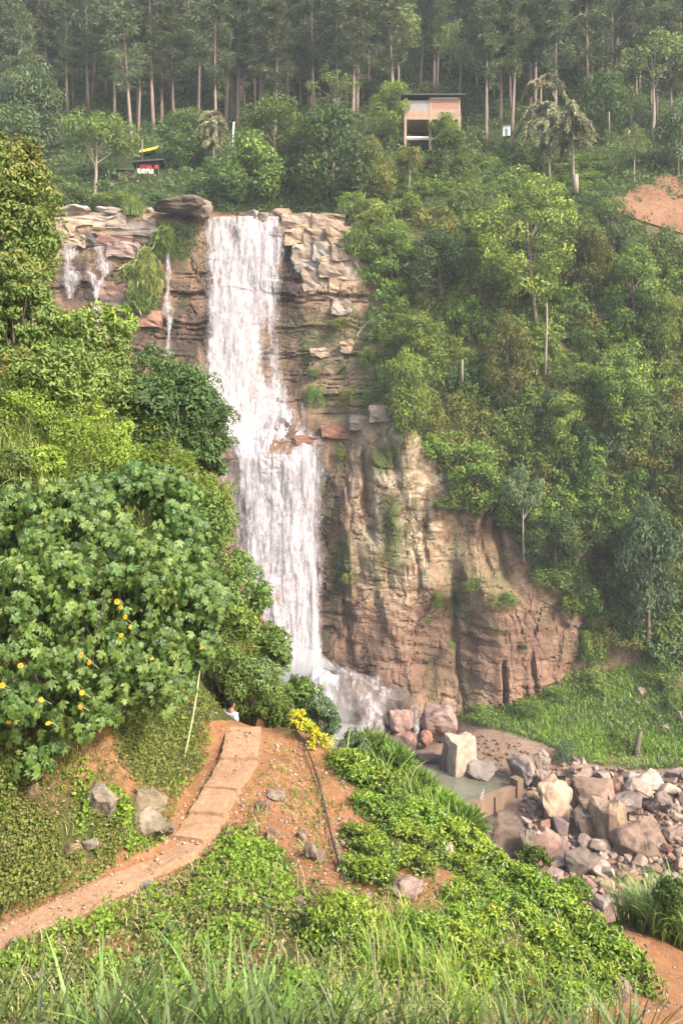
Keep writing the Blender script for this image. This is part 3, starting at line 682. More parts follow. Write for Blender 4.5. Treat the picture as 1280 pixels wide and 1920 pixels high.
def big_rock(name, px, py, wpx, hpx, Y, matk, label, seed, depth=0.8, boxy=0.6, cat='boulder', rot=None, group=None, sub=3, tilt=0.0, parent=None):
    w = 1.04 * wpx / F_PX * Y; h = 1.1 * hpx / F_PX * Y; c = P(px, py, Y) - np.array([0, 0, 0.05 * h])
    me = block_rock(seed, depth) if boxy >= 0.85 else hull_rock(seed, 20, (1, depth, 1), min(0.75, boxy + 0.1), 0.03, sub, 0.10); me.materials.append(MAT[matk])
    bb = np.array([v.co for v in me.vertices]); bb = bb.max(0) - bb.min(0)
    o = link(name, me, parent, c, (0, tilt + (((seed * 37) % 100) / 100 - 0.5) * (0.55 if boxy < 0.85 and seed > 32 else 0.0), (0.5 if seed % 3 else -0.35) if boxy >= 0.7 else 0), (w / bb[0], w / bb[0], h / bb[2]), label, cat, group)
    return o

# slabs and blocks of the broken ledge, each a piece of the cliff
def slab(px0, py0, px1, py1, proud, seed, matk='boulder_tan', depth=2.2):
    Yc = float(depth_px(np.array([(px0 + px1) / 2]), np.array([(py0 + py1) / 2]))[0])
    a = P(px0, py1, Yc); b = P(px1, py0, Yc)
    r = np.random.default_rng(seed)
    nx, ny, nz_ = 9, 3, 5
    bm = bmesh.new(); bmesh.ops.create_cube(bm, size=1.0)
    bmesh.ops.subdivide_edges(bm, edges=bm.edges[:], cuts=4, use_grid_fill=True)
    co = np.array([v.co for v in bm.verts])
    dims = np.array([b[0] - a[0], depth, b[2] - a[2]])
    q = co * 2; q = np.sign(q) * (1 - (1 - np.abs(q)) * 1.0)
    rad = np.linalg.norm(np.maximum(np.abs(q) - 0.72, 0), axis=1, keepdims=True)
    q = q * (1 - 0.16 * rad)
    w = q * dims / 2
    w += 0.30 * np.stack([fbm(w[:, 0] / 1.1 + seed * 3 + 50 * k, w[:, 1] / 1.1, w[:, 2] / 0.8, 3) for k in range(3)], 1)
    w[:, 2] += r.uniform(-0.06, 0.06) * w[:, 0]
    for v, c in zip(bm.verts, w): v.co = c
    me = bpy.data.meshes.new('rock_slab'); bm.to_mesh(me); bm.free(); me.materials.append(MAT[matk])
    return link('rock_slab', me, cliff, ((a[0] + b[0]) / 2, Yc - proud + depth / 2 - 0.4, (a[2] + b[2]) / 2))
SL = [(531,404,590,430),(586,403,643,429),(537,431,575,458),(572,430,618,457),(614,428,655,456),(549,457,592,492),(588,456,628,489),(624,456,664,488),(556,491,604,508),(600,488,648,520),(640,486,672,522),
      (569,506,622,546),(618,519,684,546),(585,654,613,667),(625,560,655,590),(640,640,668,662),(598,480,640,492),
      (100,410,176,426),(168,408,236,428),(228,411,292,424),(102,424,142,444),(136,426,212,440),(206,422,292,442),(104,443,160,462),(156,440,182,460),(178,441,248,459),(242,440,306,458),(204,458,262,480),(258,458,300,474),
      (184,530,250,558),(190,556,262,584),(240,583,300,612)]
for i, s in enumerate(SL): slab(s[0] - 3, s[1] - 2, s[2] + 4, s[3] + 3, 0.15 + 0.45 * random.random(), 300 + i, 'boulder_tan' if i < 24 else 'boulder_red' if i % 2 else 'boulder_dark')
for i, s in enumerate([(690,760,740,792),(655,780,700,806),(600,800,660,822),(545,818,600,838)]): slab(*s, 0.6, 350 + i, ['boulder_tan', 'boulder_tan', 'boulder_red', 'boulder_red'][i], 3.5)

big_rock('boulder', 345, 387, 106, 32, 113.6, 'boulder_dark', 'broad dark capstone boulder perched at the lip left of the main fall', 11, 0.9, 0.45)
big_rock('boulder', 378, 389, 40, 34, 112.9, 'boulder_tan', 'added tan block for the sunlit right end of the dark capstone boulder', 12, 1.0, 0.7)  # sunlit end face of the capstone, painted as its own tan block
big_rock('boulder', 208, 402, 62, 28, 114.5, 'boulder_tan', 'long tan rounded boulder on the ledge above the left trickles', 13)
big_rock('boulder', 145, 404, 66, 26, 114.0, 'boulder_tan', 'tan boulder at the far left end of the ledge', 14)
big_rock('boulder', 275, 402, 32, 26, 115.5, 'boulder_tan', 'small pale boulder behind the spiky plant on the ledge', 15)
big_rock('boulder', 471, 404, 30, 22, 116.2, 'boulder_pink', 'pinkish boulder standing in the lip of the main fall', 16)
big_rock('boulder', 497, 408, 24, 22, 116.0, 'boulder_tan', 'small tan boulder half hidden by a weed at the lip of the fall', 17)
big_rock('boulder', 524, 403, 42, 24, 116.6, 'boulder_pink', 'wide pale boulder at the right end of the lip', 18)
big_rock('boulder', 640, 400, 26, 16, 117.0, 'boulder_tan', 'little tan rock on top of the stacked ledge right of the fall', 19)
# rocks at the foot of the fall
BR = [
 (740,1322,62,64,95.5,'boulder_dark','brown rounded rock between the mound and the small side cascade',22,0.9,0.3),
 (752,1350,48,42,94.0,'boulder_red','red angular rock left of the small side cascade',23,0.9,0.6),
 (762,1388,46,42,92.5,'boulder_red','red rounded rock below the small side cascade',24,0.9,0.4),
 (798,1386,28,32,92.0,'boulder_red','small red block right below the side cascade',25,0.9,0.7),
 (815,1350,66,66,95.0,'boulder_red','rust stained rock with grass on top right of the side cascade',26,0.9,0.6),
 (735,1395,70,60,93.0,'boulder_dark','dark smooth wet rock at the edge of the pool under the mound',27,0.9,0.3),
 (771,1408,22,18,90.5,'boulder_dark','little brown stone at the head of the pool',28,0.9,0.5),
 (866,1416,58,86,86.5,'boulder_tan','tall pale upright block standing in the pool',29,0.7,0.85),
 (838,1416,34,84,87.3,'boulder_dark','added dark slab painting the shaded left side of the upright block in the pool',30,1.0,0.8),  # shade on the upright block's left side, put in as dark rock
 (905,1444,58,30,85.5,'boulder_tan','low tan rock at the right shore of the pool',31,0.9,0.4),
 (815,1425,70,34,90.0,'boulder_dark','flat brown rock sloping into the pool behind the upright block',32,1.0,0.6),
 (978,1441,56,44,84.0,'boulder_pink','pink wedge rock beside the end pillar of the weir',33,0.8,0.7),
 (1016,1424,28,34,84.0,'boulder_tan','tan egg shaped rock at the edge of the green bank',34,0.9,0.1),
 (1014,1456,26,24,82.5,'boulder_red','small red block beside the pink wedge rock',35,0.9,0.8),
 (944,1562,84,74,73.5,'boulder_dark','big dark purple brown boulder below the weir wall',36,1.0,0.65),
 (1022,1585,48,70,71.5,'boulder_red','rust striped slab standing behind the tea bushes',37,0.8,0.6),
 (995,1582,36,50,71.2,'boulder_mossy','mossy boulder between the dark boulder and the striped slab',38,0.9,0.4),
 (1040,1512,62,82,78.0,'boulder_tan','brown cube shaped boulder in the upper rock field',39,0.9,0.7),
 (1120,1492,84,54,79.0,'boulder_pink','broad flat topped pink boulder in the middle of the rock field',40,0.9,0.6),
 (1096,1538,46,46,75.5,'boulder_dark','grey brown boulder leaning on the largest tan boulder',41,0.9,0.5),
 (1140,1550,66,92,74.5,'boulder_tan','largest tan boulder with one dark side in the rock field',42,0.9,0.6),
 (1086,1612,74,58,70.5,'boulder_dark','reddish brown cracked boulder at the near edge of the rock field',43,0.9,0.7),
 (1206,1590,100,84,72.0,'boulder_pink','long pale tilted slab at the right of the rock field',44,0.9,0.5),
 (1176,1504,56,36,77.5,'boulder_pink','pale angular boulder right of the flat topped boulder',45,0.9,0.6),
 (1196,1482,50,42,79.0,'boulder_pink','grey pink boulder under the tan block by the bank',46,0.9,0.5),
 (1222,1466,58,34,80.5,'boulder_tan','tan block at the foot of the green bank',47,0.9,0.7),
 (1235,1503,46,36,77.0,'boulder_red','red brown flat faced block at the right edge of the rocks',48,0.9,0.8),
 (1217,1552,38,46,74.0,'boulder_pink','pink split boulder above the long tilted slab',49,0.9,0.6),
 (1266,1565,42,46,72.5,'boulder_pink','pale boulder cut by the right picture edge',50,0.9,0.6),
 (1128,1632,52,34,69.5,'boulder_red','low reddish boulder nearest the tall green grass',51,0.9,0.3),
 (1080,1440,26,20,83.0,'boulder_pink','small pink rock under the leafy mound on the bank',52,0.9,0.4)]
for b in BR: big_rock('boulder', b[0], b[1], b[2], b[3], b[4], b[5], b[6], b[7], b[8], b[9])

# smaller stones of the rock field: individuals, then gravel
FIELD = [(985,1470),(1010,1420),(1060,1425),(1190,1450),(1290,1450),(1290,1700),(1180,1710),(1060,1690),(990,1600),(975,1520)]
cand = np.stack([rng.uniform(900, 1290, 9000), rng.uniform(1400, 1700, 9000)], 1)
cand = cand[in_poly(cand[:, 0], cand[:, 1], FIELD)]
kept = []
for c in cand:
    s = 7 + 19 * rng.random() ** 1.7
    if all((c[0] - k[0]) ** 2 + 2.2 * (c[1] - k[1]) ** 2 > (0.72 * (s + k[2])) ** 2 * 0.8 for k in kept): kept.append((c[0], c[1], s))
    if len(kept) >= 260: break
def bed_hit(px, py):
    Y = np.full(np.shape(px), 78.0)
    for _ in range(25): Y = 0.5 * Y + 0.5 * np.clip(bed_Z((px - CXP) / F_PX * Y, Y) * F_PX / (HOR - py), 58, 106)
    return Y
K = np.array(kept); Yk = bed_hit(K[:, 0], K[:, 1])
STL = {'boulder_pink': 'pale pink stone lying among the boulders of the river bed', 'boulder_tan': 'tan stone lying among the boulders of the river bed', 'boulder_red': 'reddish stone lying among the boulders of the river bed'}
stone_o, stone_w = [], []
for (a, b, s), y in zip(kept, Yk):
    k = ['boulder_pink', 'boulder_pink', 'boulder_tan', 'boulder_red'][rng.integers(4)]
    w = 2.0 * s / F_PX * y
    p = P(a, b, y)
    so = link('stone', rock_var[k][rng.integers(14)], None, (p[0], p[1], p[2] + 0.15 * w), (rng.uniform(-.4, .4), rng.uniform(-.4, .4), rng.uniform(0, 6.28)), (w, w, w * rng.uniform(0.8, 1.1)),
         STL[k], 'stone', 'stones of the river bed')
    stone_o.append(so); stone_w.append(STL[k].split(' lying')[0])
for a, b, s, lab in [(1203,1297,12,'pale stone highest up on the green bank'),(1194,1318,7,'small flat stone below the highest pale stone on the bank'),(1272,1342,11,'round tan stone on the bank at the right picture edge'),
                     (1246,1364,8,'small tan stone on the bank left of the round one'),(1172,1362,5,'tiny grey stone beside the vine hung stump'),(1269,1400,8,'grey stone low on the green bank at the right edge')]:
    y = float(bed_hit(np.array([a]), np.array([b]))[0]); w = 2 * s / F_PX * y; p = P(a, b, y)
    link('stone', rock_var['boulder_tan'][rng.integers(14)], None, p, (0.2, 0.1, rng.uniform(0, 6)), w, lab, 'stone')
def rock_scatter(name, pts, sizes, matk):
    base = [np.array([v.co for v in m.vertices]) for m in rock_protos[:5]]
    fa = [[tuple(p.vertices) for p in m.polygons] for m in rock_protos[:5]]
    k = MB()
    for i, (p, s) in enumerate(zip(pts, sizes)):
        q = i % 5; a = rng.uniform(0, 6.28); R = np.array([[math.cos(a), -math.sin(a), 0], [math.sin(a), math.cos(a), 0], [0, 0, 1]])
        k.add(base[q] @ R.T * s + p, np.array(fa[q]))
    return link(name, k.mesh(name, MAT[matk]), kind='stuff')
gp = np.stack([rng.uniform(850, 1290, 7200), rng.uniform(1360, 1700, 7200)], 1)
gp = gp[in_poly(gp[:, 0], gp[:, 1], FIELD) | in_poly(gp[:, 0], gp[:, 1], [(880,1370),(1000,1400),(1010,1440),(960,1460),(900,1450)])]
gp = gp[:1500]
gy = bed_hit(gp[:, 0], gp[:, 1]); gpts = np.stack([(gp[:, 0] - CXP) / F_PX * gy, gy, bed_Z((gp[:, 0] - CXP) / F_PX * gy, gy) + 0.05], 1)
rock_scatter('gravel', gpts, rng.uniform(0.15, 0.55, len(gpts)), 'boulder_pink')

# weir wall
A = P(858, 1516, 77.4); B = P(962, 1474, 82.0)
wv = B - A; Lw = np.hypot(wv[0], wv[1]); wang = math.atan2(wv[1], wv[0])
weir = link('weir_wall', None, None, (A[0], A[1], -39.6), wang, None, 'stained concrete weir wall holding back the pool', 'weir')
for i, (x0, x1) in enumerate([(0, 0.30), (0.305, 0.62), (0.625, 1.0)]):
    link('wall_panel', box_mesh('wall_panel', MAT['weir_concrete'], x0 * Lw, -0.3, 0, x1 * Lw, 0.3, 2.65), weir)
link('coping', box_mesh('coping', MAT['weir_concrete'], 0, -0.36, 2.65, Lw, 0.36, 2.8), weir)
link('pillar', box_mesh('pillar', MAT['weir_concrete'], Lw, -0.55, 0, Lw + 0.9, 0.5, 3.5), weir)
for f in (0.30, 0.62):
    link('buttress', box_mesh('buttress', MAT['weir_concrete'], f * Lw - 0.18, -0.5, 0, f * Lw + 0.18, -0.302, 2.6), weir)

# ------------------------------------------------------------------ falling water
def water_sheet(name, left, right, py0, py1, nu, nv, off, seed, dens=0.5, amp=0.35, windows=(), parent=None, edge=0.22, blend_top=True, fixedY=None, fade=(1e-4, 1e-4)):
    py = np.linspace(py0, py1, nv)
    l = np.interp(py, [t[1] for t in left], [t[0] for t in left]); r = np.interp(py, [t[1] for t in right], [t[0] for t in right])
    l = l + 2.5 * fbm(py / 18, py * 0 + seed, 0, 3); r = r + 2.5 * fbm(py / 18, py * 0 + seed + 9, 0, 3)
    u = np.linspace(0, 1, nu)
    PX = l[:, None] + (r - l)[:, None] * u; PY = np.broadcast_to(py[:, None], PX.shape)
    Y = depth_px(PX, PY) if fixedY is None else fixedY(PX, PY)
    X = (PX - CXP) / F_PX * Y; Z = (HOR - PY) / F_PX * Y
    rel = np.minimum(-0.15, -np.clip(cliff_relief(X, Z), -0.5, 2) * 0.55) if fixedY is None else 0
    nn = fbm(X / 0.9, Z / 5.5, seed, 4) * amp + 0.5 * amp * fbm(X / 3, Z / 9, seed + 3, 2)
    Yw = Y + rel - off - nn
    d = dens * np.ones_like(X) - 0.42 * (1 - sstep(0, edge, u))[None] - 0.42 * (1 - sstep(0, edge, 1 - u))[None]
    tv = np.linspace(0, 1, nv)[:, None]; d = d - 0.45 * (1 - sstep(0, fade[0], tv)) - 0.45 * (1 - sstep(0, fade[1], 1 - tv))
    for cx, cy_, rx, ry, a in windows: d = d - a * np.exp(-(((PX - cx) / rx) ** 2 + ((PY - cy_) / ry) ** 2))
    if not blend_top: d = d
    fl = np.stack([X, Z, np.full_like(X, seed)], -1)
    me = mesh(name, np.stack([X, Yw, Z], -1).reshape(-1, 3), grid_faces(nu, nv), [MAT['falling_water']], smooth=True, attrs={'flow': fl.reshape(-1, 3), 'dens': d.ravel()})
    return link(name, me, parent)

falls = link('waterfall', None, None, P(500, 1280, 101), None, None, 'tall white main waterfall dropping in two tiers down the middle of the cliff', 'waterfall')
UL = [(379,406),(384,470),(386,560),(386,640),(378,700),(376,740),(388,780),(424,826)]
UR = [(530,416),(537,450),(533,520),(526,565),(528,640),(539,720),(552,765),(576,812)]
W1 = [(498,640,14,60,0.34),(440,440,10,26,0.28),(512,450,8,30,0.12),(505,700,18,40,0.26),(530,790,14,12,0.3),(415,430,5,25,0.22),(470,520,8,30,0.14),(480,745,20,25,0.15),(403,425,4,18,0.2),(425,425,4,18,0.2)]
water_sheet('upper_tier', UL, UR, 407, 836, 130, 330, 0.35, 3.0, 0.72, 0.22, W1, falls, 0.14, fade=(1e-4, 0.05))
water_sheet('upper_spray', UL, UR, 425, 815, 100, 260, 0.9, 8.0, 0.48, 0.3, W1, falls, 0.25, fade=(0.05, 0.06))
LL = [(420,812),(434,850),(448,950),(460,1050),(488,1150),(512,1220),(528,1300)]
LR = [(607,815),(612,870),(609,1000),(606,1100),(607,1200),(611,1255),(616,1300)]
W2 = [(530,815,38,7,0.5),(543,840,6,16,0.5),(575,835,30,5,0.1),(470,980,12,80,0.08),(520,1090,14,50,0.10)]
water_sheet('lower_tier', LL, LR, 800, 1300, 130, 380, 0.5, 14.0, 0.72, 0.24, W2, falls, 0.16, fade=(0.06, 1e-4))
water_sheet('lower_spray', LL, LR, 830, 1300, 100, 300, 1.0, 21.0, 0.54, 0.32, W2, falls, 0.28, fade=(0.06, 1e-4))
water_sheet('side_film', [(404,860),(420,960),(446,1060)], [(456,860),(466,960),(500,1120)], 860, 1120, 40, 160, 0.15, 27.0, 0.42, 0.15, (), falls)
water_sheet('ledge_spout', [(560,752),(566,800)], [(572,752),(577,806)], 752, 808, 12, 40, 0.3, 31.0, 0.42, 0.1, (), falls)
water_sheet('trickle_lip', [(535,768),(545,790),(548,808)], [(560,768),(568,790),(574,808)], 768, 808, 20, 40, 0.5, 35.0, 0.34, 0.1, (), falls)
# undo the parent's offset: the sheets were built in world space
for o in falls.children: o.matrix_parent_inverse = Matrix.Translation(-Vector(falls.location))

def cascade(name, pts_px, wpx, Ys, label, dens=0.5, seed=1, along=60):
    """a narrow stream that follows a line of pixels at the given distances"""
    p = np.array([P(a, b, y) for (a, b), y in zip(pts_px, Ys)])
    t = np.linspace(0, len(p) - 1, along); q = np.stack([np.interp(t, range(len(p)), p[:, k]) for k in range(3)], 1)
    w = np.interp(t, range(len(p)), np.asarray(wpx) / F_PX * np.asarray(Ys))
    nu = 14; u = np.linspace(-0.5, 0.5, nu)
    q[:, 0] += 0.12 * fbm(t * 1.3 + seed, t * 0, 0, 3)
    w = w * (1 + 0.55 * fbm(t * 2.3 + seed, t * 0, 1.0, 4))
    tg = unit(np.gradient(q, axis=0)); side = unit(np.cross(tg, np.array([[0, -1.0, 0]]))); 
    V = q[:, None] + side[:, None] * (w[:, None] * u)[..., None]
    V[..., 1] -= 0.25 * (1 - (2 * u) ** 2)[None] + 0.12 * fbm(V[..., 0] * 3, V[..., 2], seed, 3)
    d = dens - 0.4 * (np.abs(2 * u) ** 2)[None] + 0 * t[:, None]
    s = np.r_[0, np.cumsum(np.linalg.norm(np.diff(q, axis=0), axis=1))]
    fl = np.stack([np.broadcast_to(w[:, None] * u, d.shape), np.broadcast_to(s[:, None], d.shape), np.full(d.shape, seed * 3.7)], -1)
    me = mesh(name, V.reshape(-1, 3), grid_faces(nu, along), [MAT['falling_water']], smooth=True, attrs={'flow': fl.reshape(-1, 3), 'dens': d.ravel()})
    return link(name, me, None, None, None, None, label, 'waterfall' if 'fall' in name else 'cascade')
def cl_Y(pts, off=0.9):
    a = np.array(pts, float); return list(depth_px(a[:, 0], a[:, 1]) - off)
q = [(317,462),(316,520),(315,560),(317,600),(316,668)]; cascade('thin_waterfall', q, [12,15,22,28,24], cl_Y(q), 'thin veil of water sliding down the rock between the hanging grass and the main fall', 0.52, 2)
q = [(132,460),(130,490),(131,520),(133,560)]; cascade('thin_waterfall', q, [36,44,42,50], cl_Y(q, 1.2), 'leftmost thin waterfall beneath the stacked ledge', 0.52, 3)
q = [(188,462),(192,488),(198,510),(190,530),(181,552),(182,580),(184,604)]; cascade('thin_waterfall', q, [36,42,38,28,24,26,30], cl_Y(q, 1.2), 'forked thin waterfall left of the round hanging grass', 0.52, 4)
q = [(165,508),(174,520),(180,545)]; cascade('thin_waterfall', q, [20,20,18], cl_Y(q, 1.2), 'short left branch running into the forked thin waterfall', 0.5, 5)
q = [(112,462),(110,480),(113,505)]; cascade('thin_waterfall', q, [24,20,16], cl_Y(q, 1.2), 'faint water streak at the leaf edge left of the thin waterfalls', 0.42, 6)
q = [(327,408),(326,430),(323,462)]; cascade('thin_waterfall', q, [9,7,6], cl_Y(q, 0.6), 'small spout falling from under the dark capstone boulder', 0.42, 7)
q = [(198,650),(212,660),(232,668)]; cascade('cascade', q, [10,12,9], cl_Y(q, 1.4), 'white water glimpsed behind the leaves under the thin waterfalls', 0.5, 8)
q = [(700,1340),(708,1352),(716,1372)]; cascade('cascade', q, [10,9,7], [90.8,90.6,90.4], 'thin side branch of the stream on the dark mound', 0.45, 10)
q = [(770,1322),(776,1332),(778,1356),(780,1374)]; cascade('cascade', q, [14,24,20,10], [92.9,92.4,92,91.6], 'small side cascade between the red rocks', 0.52, 11)
q = [(905,1478),(901,1488),(903,1500)]; cascade('cascade', q, [16,12,8], [80.0,79.2,78.9], 'white trickle spilling over the weir wall', 0.5, 13)
def mound_point(th, ph, k=1.0):
    """front of the wet rock mound; th from the top down, ph across"""
    d = 1 + 0.13 * fbm(1.4 * np.cos(ph) * np.sin(th) + 3, 1.4 * np.cos(th), 1.4 * np.sin(ph), 4)
    x = 5.0 * np.sin(th) * np.cos(ph) * d * k; y = -3.2 * np.sin(th) * np.sin(ph) * d * k; z = 5.6 * np.cos(th) * d * k
    x = x + 0.22 * (5.0 - z)
    return np.stack([x, y, z - 0.35 * np.maximum(x, 0)], -1)
MC = P(648, 1345, 96.5)
PH, TH = np.meshgrid(np.linspace(-0.6, math.pi + 0.6, 70), np.linspace(0.02, math.pi * 0.8, 60))
wet_rock = mesh('wet_mound', mound_point(TH, PH).reshape(-1, 3), grid_faces(70, 60), [MAT['boulder_dark']])
link('boulder', wet_rock, None, MC, None, None, 'big dark wet rock mound the water slides over at the foot of the fall', 'boulder')
def veil(name, p0, p1, t0, t1, dens, seed, label, k=1.05, win=()):
    PH, TH = np.meshgrid(np.linspace(p0, p1, 60), np.linspace(t0, t1, 80))
    V = mound_point(TH, PH, k) + MC; X, Z = V[..., 0], V[..., 2]
    V[..., 1] -= 0.2 * fbm(X / 0.7, Z / 2.5, seed, 3)
    u = np.linspace(0, 1, 60)[None]; d = dens - 0.35 * (1 - sstep(0, 0.25, u)) - 0.35 * (1 - sstep(0, 0.25, 1 - u)) + 0 * X
    fl = np.stack([X, Z, np.full_like(X, seed)], -1)
    link(name, mesh(name, V.reshape(-1, 3), grid_faces(60, 80), [MAT['falling_water']], smooth=True, attrs={'flow': fl.reshape(-1, 3), 'dens': d.ravel()}), None, None, None, None, label, 'cascade')
veil('cascade', 0.3, 2.6, 0.05, 2.3, 0.40, 41.0, 'thin broken veil of water over the front of the dark wet mound')
veil('cascade', 1.75, 3.3, 0.45, 2.4, 0.66, 43.0, 'foaming white water pouring down the left side of the dark wet mound', 1.10)
q = [(600,1252),(622,1254),(645,1259),(670,1268),(695,1280),(715,1289),(731,1299)]; cascade('cascade', q, [30,24,20,22,30,36,30], [94.6,93.6,92.6,92.0,91.8,91.6,91.4], 'white stream running along the top of the dark wet mound', 0.52, 9)
q = [(728,1296),(716,1312),(702,1332),(690,1350),(680,1368),(674,1384),(668,1400)]; cascade('cascade', q, [28,32,34,32,40,48,56], [91.4,91.2,91.0,90.8,90.6,90.5,90.4], 'white stream bending down over the right side of the dark wet mound', 0.50, 15)
def mist(px, py, Y, rx, ry, rz):
    bm = bmesh.new(); bmesh.ops.create_icosphere(bm, subdivisions=3, radius=1.0)
    for v in bm.verts: v.co *= 1 + 0.14 * float(fbm(v.co.x * 1.6 + px, v.co.y * 1.6, v.co.z * 1.6, 3))
    me = bpy.data.meshes.new('mist'); bm.to_mesh(me); bm.free(); me.materials.append(MAT['mist_air'])
    return link('mist', me, None, P(px, py, Y), None, (rx, ry, rz), kind='stuff')
mist(575, 1285, 98.5, 4.0, 2.4, 4.2)
mist(615, 1345, 94.0, 3.6, 2.0, 3.4)
mist(650, 1385, 91.5, 3.4, 1.6, 1.6)

# ------------------------------------------------------------------ labels by neighbour
def neighbour_labels(objs, what, marks, group):
    """label each look-alike by the landmark nearest to it in the picture: what[i] + direction + landmark"""
    got = {}
    for o, w in zip(objs, what):
        x, y = fpx(o.location.x, o.location.y, o.location.z)
        d = sorted(((x - a) ** 2 + (y - b) ** 2, a, b, t) for a, b, t in marks)[0]
        dx, dy = x - d[1], y - d[2]
        pos = ('right of' if dx > 0 else 'left of') if abs(dx) > 1.3 * abs(dy) else ('below' if dy > 0 else 'above') if abs(dy) > 1.3 * abs(dx) else ('below ' if dy > 0 else 'above ') + ('right of' if dx > 0 else 'left of')
        got.setdefault((w, pos, d[3]), []).append((d[0], o))
    for (w, pos, t), l in got.items():
        l.sort(key=lambda q: q[0])
        for i, (_, o) in enumerate(l):
            pre = '' if len(l) == 1 else ('nearer ' if i == 0 else 'farther ') if len(l) == 2 else ('nearest ', 'second nearest ', 'third nearest ', 'fourth nearest ', 'fifth nearest ', 'sixth nearest ', 'seventh nearest ', 'eighth nearest ', 'ninth nearest ', 'tenth nearest ', 'farthest ')[min(i, 10)]
            o['label'] = pre + w + ' ' + pos + ' the ' + t; o['group'] = group
# ------------------------------------------------------------------ leaves
def T_(v, f): return np.array(v, float), np.array(f, int)
LEAF_QUAD = T_([(0,0,0),(0.45,0.5,0.10),(1,0,-0.12),(0.45,-0.5,0.10)], [(0,1,2),(0,2,3)])
LEAF_LONG = T_([(0,0,0),(0.3,0.5,0.06),(0.3,-0.5,0.06),(0.68,0.42,0.02),(0.68,-0.42,0.02),(1,0,-0.16),(0.3,0,0.0),(0.68,0,-0.05)],
               [(0,6,1),(0,2,6),(1,6,7),(1,7,3),(6,2,4),(6,4,7),(3,7,5),(7,4,5)])
_h3 = [(0,0.02,0),(0.14,0.16,0.04),(0.22,0.50,-0.02),(0.42,0.62,-0.10),(0.40,0.26,0.03),(0.62,0.36,-0.03),(0.80,0.34,-0.12),(0.70,0.14,-0.03)]
LEAF_LOBED = T_([(0,0,0),(0.40,0,0.0),(0.70,0,-0.06),(1,0,-0.22)] + [(a,b,c) for a,b,c in _h3[1:]] + [(a,-b,c) for a,b,c in _h3[1:]],
    [(0,1,4),(4,1,7),(4,7,5),(5,7,6),(1,2,10),(1,10,8),(1,8,7),(8,10,9),(10,2,3),
     (0,11,1),(11,14,1),(11,12,14),(12,13,14),(1,17,2),(1,15,17),(1,14,15),(15,16,17),(17,3,2)])
def leaf_batch(T, pos, d, n, Ln, W):
    tv, tf = T
    d = unit(d); s = unit(np.cross(n, d)); n2 = np.cross(d, s)
    Ln = np.broadcast_to(Ln, (len(pos),)); W = np.broadcast_to(W, (len(pos),))
    V = pos[:, None] + d[:, None] * (tv[None, :, 0:1] * Ln[:, None, None]) + s[:, None] * (tv[None, :, 1:2] * W[:, None, None]) + n2[:, None] * (tv[None, :, 2:3] * Ln[:, None, None])
    Fc = tf[None] + (np.arange(len(pos)) * len(tv))[:, None, None]
    return V.reshape(-1, 3), Fc.reshape(-1, 3)

def rand_unit(r, n, zb=0.0):
    u = unit(r.normal(size=(n, 3))); u[:, 2] += zb
    return unit(u)

def clump_leaves(r, C, R, per, droop=0.25, shell=0.55):
    """positions, directions and normals of leaves spread over the outside of clumps"""
    n = len(C) * per
    k = np.repeat(np.arange(len(C)), per)
    u = rand_unit(r, n, 0.25)
    rad = R[k] * (shell + (1.08 - shell) * r.random(n) ** 0.6)
    pos = C[k] + u * rad[:, None] * np.array([1, 1, 0.8])
    tg = np.cross(u, rand_unit(r, n)); tg = unit(tg)
    d = unit(tg + u * 0.25 + r.normal(0, 0.25, (n, 3)) + np.array([0, 0, -droop]))
    nn = unit(u + np.array([0, 0, 0.35]) + r.normal(0, 0.28, (n, 3)))
    return pos, d, nn

def crown_clumps(r, n, size, rc, flat=0.0, low=-0.6):
    C = []
    while len(C) < n:
        p = r.normal(size=3); p /= np.linalg.norm(p); p *= r.uniform(0.35, 1.0) ** 0.5
        if p[2] < low: continue
        if flat and r.random() < flat and p[2] < 0.1: continue
        C.append(p)
    C = np.array(C) * np.asarray(size)
    return C, rc * r.uniform(0.6, 1.25, n)

def shrub_mesh(seed, size, n, rc, per, leaf, T=LEAF_QUAD, mat='leaf_mid', droop=0.25, aspect=0.5, low=-0.35, tops=None):
    r = np.random.default_rng(seed)
    C, R = crown_clumps(r, n, size, rc, low=low)
    C[:, 2] += size[2] * 0.45
    p, d, nn = clump_leaves(r, C, R, per, droop)
    ln = leaf * r.uniform(0.65, 1.35, len(p))
    V, Fc = leaf_batch(T, p, d, nn, ln, ln * aspect)
    mats = [MAT[mat]]; mi = None
    if tops:  # upper leaves of each clump, more so high up, take the second colour
        mats.append(MAT[tops[0]])
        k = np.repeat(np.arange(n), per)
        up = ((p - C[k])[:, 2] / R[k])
        top = (up + 0.8 * (C[k][:, 2] / (C[:, 2].max() + 1e-6) - 0.5) + r.normal(0, 0.25, len(p)) > tops[1])
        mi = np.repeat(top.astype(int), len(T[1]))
    return mesh('foliage', V, Fc, mats, mi)

